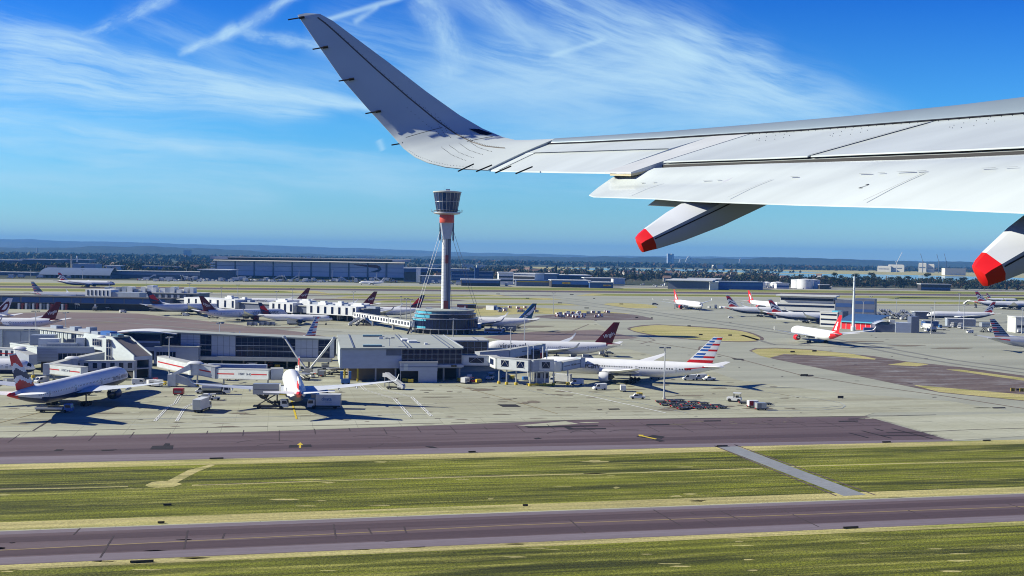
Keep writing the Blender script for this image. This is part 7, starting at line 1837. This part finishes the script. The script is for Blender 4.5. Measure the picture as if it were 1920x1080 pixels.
def mk_dolly():
    t = thing('baggage_dolly', 'dolly', 'dolly'); b = MB(); b.box(-1.7, 1.7, -1.2, 1.2, .42, .62); b.build('deck', m_vk, t); wheels(t, (-1.2, 1.2), 1.0, .22)
    for x in (-1.72, 1.66): b = MB(); b.box(x, x + .06, -.5, .5, .42, .68); b.build('end_stop', m_lamp if x < 0 else m_vg, t)
    b = MB(); b.tube([(1.7, 0, .45), (2.9, 0, .3)], .06, 5); b.build('tow_bar', m_vg, t); return t
def mk_container(M=m_vs):
    t = mk_dolly(); t.name = 'container_dolly'; b = MB(); b.prism([(-1.55, -1.1), (1.55, -1.1), (1.55, 1.1), (-1.55, 1.1)], .64, 2.3); c = b.build('container', M, t); b = MB(); b.box(-1.45, -.1, -1.14, -1.102, .75, 2.2); b.build('curtain', m_vr if M is m_vw else m_vg, c); return t
def mk_loader():
    t = thing('container_loader', 'loader', 'loader'); chassis(t, -4, 4); wheels(t, (-2.8, 2.8), 1.1, .45); b = MB(); b.box(-4, 1.5, -1.5, 1.5, 2.2, 2.6); b.build('main_deck', m_vs, t)
    for s in (-1, 1):
        b = MB(); b.tube([(-3.5, s * 1.2, .9), (1, s * 1.2, 2.3)], .14, 6); b.build('scissor_arm', m_vg, t)
        b = MB(); b.tube([(1, s * 1.2, .9), (-3.5, s * 1.2, 2.3)], .14, 6); b.build('scissor_arm', m_vg, t)
    b = MB(); b.box(1.8, 4, -1.5, 1.5, 3.0, 3.3); b.build('bridge', m_vs, t); cabp(t, 2.6, .6, 3.3, 5.0); return t
def mk_cart(M=m_vw):
    t = thing('power_unit', 'unit', 'ground power unit'); b = MB(); b.box(-1.6, 1.6, -.95, .95, .5, 2.3); b.build('housing', M, t); wheels(t, (-1, 1), .8, .3); b = MB(); b.box(-1.2, 1.2, -.98, -.953, .9, 1.6); b.build('grille', m_vg, t); b = MB(); b.tube([(1.6, 0, .5), (2.6, 0, .35)], .06, 5); b.build('tow_bar', m_vg, t); return t
def mk_fire():
    t = thing('fire_engine', 'engine', 'fire engine'); chassis(t, -5.5, 5.5, 1.3, .7); wheels(t, (-3.5, -2, 3.4), 1.3, .65); hull(t, [(-5.5, 1.0), (5.4, 1.0), (5.6, 2.2), (5.0, 3.4), (2.6, 3.6), (2.4, 3.2), (-5.5, 3.2)], 1.45, m_vr)
    b = MB()
    for k in range(9): b.box(-5.2 + k * 1.1, -4.7 + k * 1.1, -1.49, -1.46, 1.9, 2.4)
    b.box(-5.2, 4.6, -1.485, -1.462, 1.3, 1.6); b.build('reflective_band', m_yelp, t); b = MB(); b.add([(3.0, -1.47, 2.3), (5.1, -1.47, 2.3), (4.8, -1.44, 3.2), (3.0, -1.44, 3.3)], [(0, 1, 2, 3)]); b.build('window', m_glass, t); return t
def mk_lift():
    t = thing('blue_lift', 'lift', 'lift'); b = MB(); b.box(-1.6, 1.6, -1.2, 1.2, .3, 1.9); b.build('base', m_vb, t)
    for s in (-1, 1): b = MB(); b.box(s * 1.5 - .5, s * 1.5 + .5, -.7, .7, 1.9, 4.6); b.build('column', m_vb, t)
    wheels(t, (-1, 1), 1.1, .32); return t
def mk_bus():
    t = thing('apron_bus', 'bus', 'bus'); hull(t, [(-5.5, .4), (5.5, .4), (5.6, 1.4), (5.4, 2.9), (-5.5, 2.95)], 1.3, m_vw); wheels(t, (-3.5, 3.6), 1.2, .48)
    for s in (-1, 1): b = MB(); b.box(-5.1, 5.0, min(s * 1.305, s * 1.32), max(s * 1.305, s * 1.32), 1.3, 2.5); b.build('window', m_glass, t)
    return t
VP = {}
MK = dict(van=mk_van, car=mk_car, darkcar=lambda: mk_car(m_vg), pickup=mk_pickup, boxtruck=mk_boxtruck, highloader=mk_highloader, tanker=mk_tanker, flatbed=mk_flatbed, stairs=mk_stairs, bluestairs=lambda: mk_stairs(m_vb, m_vw), tug=mk_tug, redtug=lambda: mk_tug(m_vr), dolly=mk_dolly, cont=mk_container, contw=lambda: mk_container(m_vw), loader=mk_loader, cart=mk_cart, redcart=lambda: mk_cart(m_vr), bluecart=lambda: mk_cart(m_vb), yelcart=lambda: mk_cart(m_yelp), fire=mk_fire, lift=mk_lift, bus=mk_bus, lettered=lambda: mk_boxtruck('dnata'), greytruck=lambda: mk_boxtruck(None, m_vg))
def V(kind, px, py, h, label, group=None, s=1.0):
    if kind in VP: o = dup(VP[kind])
    else: o = VP[kind] = MK[kind]()
    if kind in ('yelcart', 'bluecart'): s *= .62
    p = G(px, py); o.location = (p.x, p.y, 0); o.rotation_euler.z = R(h); o.scale = (s, s, s); o['label'] = label
    if 'group' in o: del o['group']
    if group: o['group'] = group
    return o
V('lettered', 609, 766, 183, 'catering truck with blue lettering on its white box, behind the middle jet', s=1.12)
V('highloader', 507, 766, 2, 'scissor lift truck with raised silver box at the tail of the middle jet', s=1.1)
V('boxtruck', 379, 771, 85, 'white box truck seen end-on, alone right of the white zigzag lines')
V('tanker', 404, 739, 3, 'silver tank truck behind the left wing of the middle jet')
V('van', 381, 737.5, 190, 'white van close left of the silver tank truck')
V('car', 384, 746, 175, 'white car in front of the silver tank truck')
V('tug', 403, 750, 20, 'baggage tug in front of the silver tank truck')
V('redcart', 335, 741, 0, 'red ground unit between the near left jet and the tank truck')
V('flatbed', 103, 773, 3, 'belt loader truck with blue cab below the near left jet', s=1.05)
V('stairs', 739, 730, -18, 'white mobile stairs beside the light mast before the gate building', s=1.0)
V('lift', 648, 720, 10, 'blue lifting unit under the right wing of the middle jet')
V('van', 1081, 722, 190, 'white van below the jet bridge cab, nearest the striped-fin jet nose')
V('van', 1124, 731, 200, 'white van alone on the apron left of the engine shadow')
V('cart', 1168, 734, 90, 'white ground power unit alone on the apron')
V('pickup', 1195, 748, 178, 'white pickup with yellow light bar left of the tall mast')
V('yelcart', 1199, 744, 0, 'yellow frame unit behind the white pickup')
V('boxtruck', 1052, 719, 160, 'truck in the shadow of the jet bridge at the striped-fin jet', s=.9)
for k, (px, py, lab) in enumerate(((1228, 711, 'van under the rear of the striped-fin jet'), (1292, 713, 'van at the tail of the striped-fin jet, left of three'), (1312, 712, 'van at the tail of the striped-fin jet, middle of three'), (1329, 713.5, 'van at the tail of the striped-fin jet, right of three'))): V(('darkcar', 'van', 'van', 'pickup')[k], px, py, 175 + 8 * k, lab)
DL = 'empty black baggage dolly with red end parked by the foot of the tall mast'
for k, (px, py) in enumerate(((1239, 755), (1256, 752.8), (1264, 754.4), (1247, 760), (1262, 759), (1278, 757.5), (1266, 763.5), (1285, 762), (1300, 755.5), (1296, 760), (1306, 764), (1318, 758), (1279, 767.8), (1322, 763), (1332, 766.8), (1342, 762), (1352, 765.4), (1310, 767), (1288, 766), (1272, 752))):
    V('dolly', px, py, 6 + (k * 47) % 26, DL, 'black dollies by the tall mast')
V('contw', 1411, 764, 8, 'white red-curtained container on a dolly, left of two near the black dollies')
V('cont', 1426, 768.5, 8, 'grey container on a dolly, right of two near the black dollies')
V('dolly', 1395, 757, 5, 'single empty dolly between tug and containers'); V('dolly', 1436, 759, 5, 'single empty dolly behind the right container')
V('tug', 1377, 753, 160, 'white tug parked left of the two containers', s=1.5)
V('tug', 919, 712, 250, 'white tug under the fixed bridge right of the gate building', s=1.3)
for k, (kind, px, py, lab) in enumerate((('redtug', 887, 717, 'red tug in the equipment bay right of the gate building'), ('yelcart', 897, 718, 'yellow unit in the equipment bay right of the gate building'), ('cart', 872, 719, 'white unit at the left of the equipment bay'), ('cart', 880, 714, 'white unit behind the red tug'), ('yelcart', 862, 716, 'yellow unit nearest the gate building corner'), ('yelcart', 760, 716.5, 'yellow unit beside the grey porch'), ('yelcart', 770, 718, 'yellow unit right beside the porch opening'), ('bluecart', 984, 713, 'blue unit under the big braced bridge windows'), ('yelcart', 960, 711, 'yellow unit between the bridge legs'), ('darkcar', 945, 709, 'dark car parked under the braced bridge'))): V(kind, px, py, 30 * k, lab)
for k, (kind, px, py, lab) in enumerate((('cart', 610, 692, 'white tank unit right of the raked strut'), ('loader', 632, 702, 'container loader at the left corner of the gate building'), ('cont', 596, 702, 'silver container right of the strut footing'), ('cont', 604, 706, 'silver container nearest the strut footing'), ('tug', 586, 708, 'tug in front of the strut footing'), ('loader', 566, 712, 'loader beside the nose of the middle jet'), ('van', 470, 690, 'van behind the red striped jet bridge'), ('redtug', 505, 688, 'red tug behind the red striped jet bridge'), ('yelcart', 520, 690, 'yellow unit behind the jet bridge cab'), ('darkcar', 450, 712, 'dark car below the lettered jet bridge tunnel'), ('cart', 425, 713, 'white unit below the lettered jet bridge tunnel'))): V(kind, px, py, 25 * k + 10, lab)
for k, (kind, px, py, lab) in enumerate((('van', 262, 722, 'white van by the wing tip of the near left jet'), ('cart', 285, 724, 'white unit left of the light mast'), ('cart', 297, 725, 'white unit nearest the light mast'), ('redtug', 291, 719, 'red tug behind the white units'), ('yelcart', 306, 722, 'yellow unit right of the white units'), ('bluecart', 68, 716, 'blue unit under the far left nose'), ('van', 78, 718, 'white van under the far left nose'), ('darkcar', 25, 717, 'dark car at the left edge under the pale nose'), ('cont', 15, 722, 'silver container at the left edge'), ('tug', 175, 735, 'tug under the wing of the near left jet'), ('yelcart', 163, 741, 'yellow unit under the near left jet'))): V(kind, px, py, 40 * k, lab)
# far apron
V('van', 349, 592.5, 5, 'white van below the leftmost wave of far jets'); V('boxtruck', 551, 609, 5, 'white truck beside the nose of the nearest navy-finned jet'); V('car', 480, 601, 0, 'white car left of the nearest navy-finned jet'); V('van', 231, 586.5, 40, 'white van alone on the mauve apron')
for k, px in enumerate((468, 478, 491, 501, 511)): V('cont', px, 610.5 - .1 * k, 2, 'silver container in the row on the far apron below the navy-finned jet', 'containers on the far apron')
V('stairs', 664, 611, 200, 'white mobile stairs, left of the group on the far apron'); V('stairs', 676, 610, 160, 'white mobile stairs, middle of the group on the far apron'); V('bluestairs', 692, 610.5, -10, 'blue mobile stairs, right of the group on the far apron'); V('bluestairs', 686, 607, 10, 'blue mobile stairs standing behind the group on the far apron')
V('loader', 400, 597, 5, 'loader under the dark-red-finned jet on the far apron'); V('loader', 290, 584, 5, 'loader under the leftmost navy-finned jet'); V('boxtruck', 302, 577, 5, 'white truck against the leftmost navy-finned jet'); V('boxtruck', 640, 601, 70, 'white truck under the footbridge'); V('pickup', 610, 600, 0, 'pickup behind the nose of the nearest navy-finned jet'); V('van', 783, 619, 60, 'white van beside the tower base'); V('bus', 925, 625, 180, 'white bus right of the tower base'); V('greytruck', 955, 622, 178, 'dark truck under the teal-finned jet'); V('loader', 965, 616, 178, 'loader under the teal-finned jet tail'); V('boxtruck', 945, 617, 180, 'white truck at the teal-finned jet'); V('highloader', 1132, 668, 100, 'lift truck at the tail of the jet with the dark red lettered fin'); V('van', 1102, 673, 10, 'white van under the jet with the dark red lettered fin'); V('cart', 1075, 672, 10, 'white unit under the jet with the dark red lettered fin'); V('darkcar', 1143, 664, 0, 'dark car behind the lift truck at the dark red fin')
for k, (kind, px, py, lab) in enumerate((('van', 120, 566, 'white van below the blue panels, left'), ('boxtruck', 165, 577, 'truck parked below the blue panelled pier, left of two'), ('greytruck', 190, 579, 'dark truck parked below the blue panelled pier'), ('stairs', 150, 581, 'mobile stairs below the blue panelled pier'), ('yelcart', 255, 578, 'yellow unit right of the dark equipment row, first'), ('yelcart', 262, 578, 'yellow unit right of the dark equipment row, second'), ('loader', 205, 582, 'loader below the blue panelled pier'), ('loader', 178, 583, 'loader left of the dark truck below the blue pier'), ('loader', 225, 579, 'loader right of the dark truck below the blue pier'))): V(kind, px, py, 15 * k, lab)
# right hand apron
V('car', 1370, 596.5, 5, 'white car on the concrete right of the wave-finned jets'); V('fire', 1689, 623, 180, 'red fire engine with yellow bands before the grey annex', s=1.15); V('van', 1818, 624.5, 200, 'white van on the dark apron right of the light mast'); V('highloader', 1848, 623, 20, 'lift truck left of the cut-off striped fin')
for k, (kind, px, py, lab) in enumerate((('boxtruck', 1275, 577, 'truck beside the leftmost bright-red-finned jet, left'), ('loader', 1292, 578, 'loader beside the leftmost bright-red-finned jet'), ('stairs', 1310, 579, 'mobile stairs at the nose of the leftmost bright-red-finned jet'), ('van', 1330, 578, 'van right of the leftmost bright-red-finned jet'), ('greytruck', 1342, 579, 'dark truck right of the leftmost bright-red-finned jet'), ('contw', 1352, 578.5, 'white container right of the leftmost bright-red-finned jet'), ('boxtruck', 1738, 617, 'white truck in the equipment park, left'), ('yelcart', 1748, 612, 'yellow unit in the equipment park'), ('flatbed', 1760, 619, 'flatbed in the equipment park'), ('flatbed', 1772, 615, 'second flatbed farther right in the equipment park'), ('tanker', 1745, 622, 'tank truck in front of the equipment park'), ('greytruck', 1790, 614, 'dark truck under the gate shed'), ('boxtruck', 1800, 616, 'white truck under the gate shed'), ('yelcart', 1826, 612, 'yellow unit right of the gate shed, first'), ('yelcart', 1838, 613, 'yellow unit right of the gate shed, second'), ('cont', 1858, 612, 'silver container right of the gate shed'), ('bluecart', 1720, 607, 'blue unit between the hut and the dark tower block'), ('car', 1758, 604, 'white car below the facing-left jet'), ('van', 1735, 606, 'white van below the dark hut'), ('loader', 1900, 579, 'loader at the far right wave-finned jet'), ('boxtruck', 1865, 577, 'truck at the far right wave-finned jet'), ('stairs', 1829, 577, 'mobile stairs left of the far right wave-finned jet'), ('bus', 1880, 578.5, 'bus below the far right wave-finned jet'), ('contw', 1909, 624, 'container by the right office block'), ('stairs', 1812, 571, 'mobile stairs on the far stands at right'))): V(kind, px, py, 20 * k, lab)
SL = 'mobile stairs parked in the rows behind the fire station'; rs = random.Random(8)
for k in range(26): V('stairs' if k % 4 else 'cont', 1612 + (k % 13) * 8.2 + rs.uniform(-2, 2), 588 + (k // 13) * 6 + (k % 13) * .55 + rs.uniform(-.6, .6), rs.choice((20, 30, 200)), SL if k % 4 else 'silver container among the mobile stairs behind the fire station', 'stairs and containers behind the fire station')
rs = random.Random(9)
CL_ = 'small container on the gravelled storage patch right of the teal fin'
for k in range(30): V(rs.choice(('contw', 'cont', 'contw')), rs.uniform(1045, 1140), rs.uniform(586, 597), rs.uniform(-20, 30), CL_, 'containers on the storage patch')
for k in range(14): V(rs.choice(('contw', 'cont', 'redcart')), rs.uniform(935, 1010), rs.uniform(577, 586), rs.uniform(-20, 30), 'small equipment on the grass behind the teal-finned jet', 'equipment on the grass behind the teal fin')
# rows of vehicles along the far side
rs = random.Random(10)
HL = 'vehicle parked in the long row in front of the hangar and its side sheds'
for k in range(84): V(rs.choice(('van', 'van', 'boxtruck', 'boxtruck', 'contw', 'stairs', 'car')), 262 + k * 5.8 + rs.uniform(-2, 2), 526.5 + (262 + k * 5.8 - 262) * .006 + rs.uniform(-1.6, 1.2), rs.choice((0, 90, 180, 80)), HL, 'vehicles before the hangar', rs.uniform(1.3, 1.9))
FL = 'vehicle parked among the cargo and freight sheds beyond the far runway'
for k in range(60):
    px = rs.choice((rs.uniform(1175, 1340), rs.uniform(1230, 1345), rs.uniform(935, 1030), rs.uniform(800, 865), rs.uniform(1440, 1560)))
    V(rs.choice(('van', 'boxtruck', 'contw', 'car', 'boxtruck')), px, 537.0 + (px - 1000) * .009 - rs.uniform(0, 5), rs.choice((0, 90, 180, 80)), FL, 'vehicles among the freight sheds', rs.uniform(1.1, 1.5))
for k in range(16): V(rs.choice(('van', 'boxtruck', 'car')), rs.uniform(0, 200), 521 + rs.uniform(-.5, 1.2), rs.choice((0, 90, 180)), 'vehicle parked at the far left below the barrel-roofed building', 'vehicles at the far left', 1.3)
for k, px in enumerate((990, 1003, 1228)): V('darkcar', px - 200 if px < 1100 else px, (533, 533.4, 571.8)[k], 0, ('dark car on the far apron below the hangar, left of two', 'dark car on the far apron below the hangar, right of two', 'dark car on the far taxiway island')[k], s=1.6)
# low black taxiway sign boards on the grass edges
sg = None
for px, py, w_, lab in ((406, 861, 3.8, 'low black sign board on the grass edge, leftmost'), (885, 848.5, 2.2, 'low black sign board on the grass edge below the gate building'), (1354, 837.5, 3.6, 'low black sign board left of the paved path'), (1662, 830, 3.0, 'low black sign board right of the paved path'), (1850, 827, 2.8, 'low black sign board at the right grass edge'), (266, 1055, 4.2, 'low black sign board on the near grass, left'), (1595, 991, 3.6, 'low black sign board on the near grass, right'), (314, 948, 1.8, 'low black board in the grass strip at left'), (302, 981.5, 1.4, 'low black board at the near taxiway edge'), (985, 949, 1.2, 'small low board in the grass strip at centre'),
                        (934, 552, 6, 'dark sign board beyond the tower, on the far grass'), (1072, 553, 6, 'dark sign board on the far grass right of the mast'), (989, 560, 5, 'dark sign board on the grass above the teal fin'), (1050, 569, 5.5, 'dark sign board right of the teal fin'), (1100, 578.6, 5.5, 'dark sign board by the storage patch'), (1165, 571, 5, 'dark sign board on the small far island'), (1114, 560.4, 3, 'dark sign board on the thin far grass strip'), (1292, 612.6, 3, 'dark sign board at the top of the grass island'), (1314, 629, 3, 'dark sign board in the middle of the grass island'), (1369, 630, 3, 'dark sign board at the right of the grass island'), (1486, 661.5, 3, 'dark sign board on the long island, left'), (1527, 660, 3, 'dark sign board on the long island, right'), (1576, 747.6, 2.6, 'yellow framed sign board on the right apron'), (1508, 706, 4, 'dark stand sign flat by the long taxiway line'), (1910, 733.5, 2.6, 'yellow sign board at the right edge of the long island'), (1194, 596.5, 3, 'dark sign board on the brown island, left'), (1222, 597.4, 2, 'small yellow sign board on the brown island tip')):
    p = G(px, py)
    if sg is None:
        sg = thing('taxiway_sign', 'sign', 'taxiway sign'); b = MB(); b.box(-.5, .5, -.12, .12, .18, .75); b.build('board', m_dark, sg); b = MB(); b.box(-.46, .46, -.135, -.121, .3, .62); b.build('sign_face', mat('sign_face_dark', (.05, .045, .03), .5), sg)
        for s in (-.35, .35): b = MB(); b.tube([(s, 0, 0), (s, 0, .2)], .03, 5); b.build('foot', m_frame, sg)
        o = sg
    else: o = dup(sg)
    o.location = (p.x, p.y, 0); o.rotation_euler.z = RUN; o.scale = (w_ * .8, 1.2, .5 if py > 800 else 1.3); o['label'] = lab; o['group'] = 'taxiway sign boards'
for px, py, lab in ((1899, 734, 'yellow and black marker board, left of two at the right edge'), (1916, 734.5, 'yellow and black marker board, right of two at the right edge')):
    p = G(px, py); t = thing('marker_board', lab, 'marker board', (p.x, p.y, 0)); b = MB(); b.box(-.8, .8, -.1, .1, .1, 1.3); b.build('board', m_yelp, t); b = MB(); b.box(-.2, .2, -.12, -.102, .2, 1.2); b.build('black_stripe', m_vk, t)
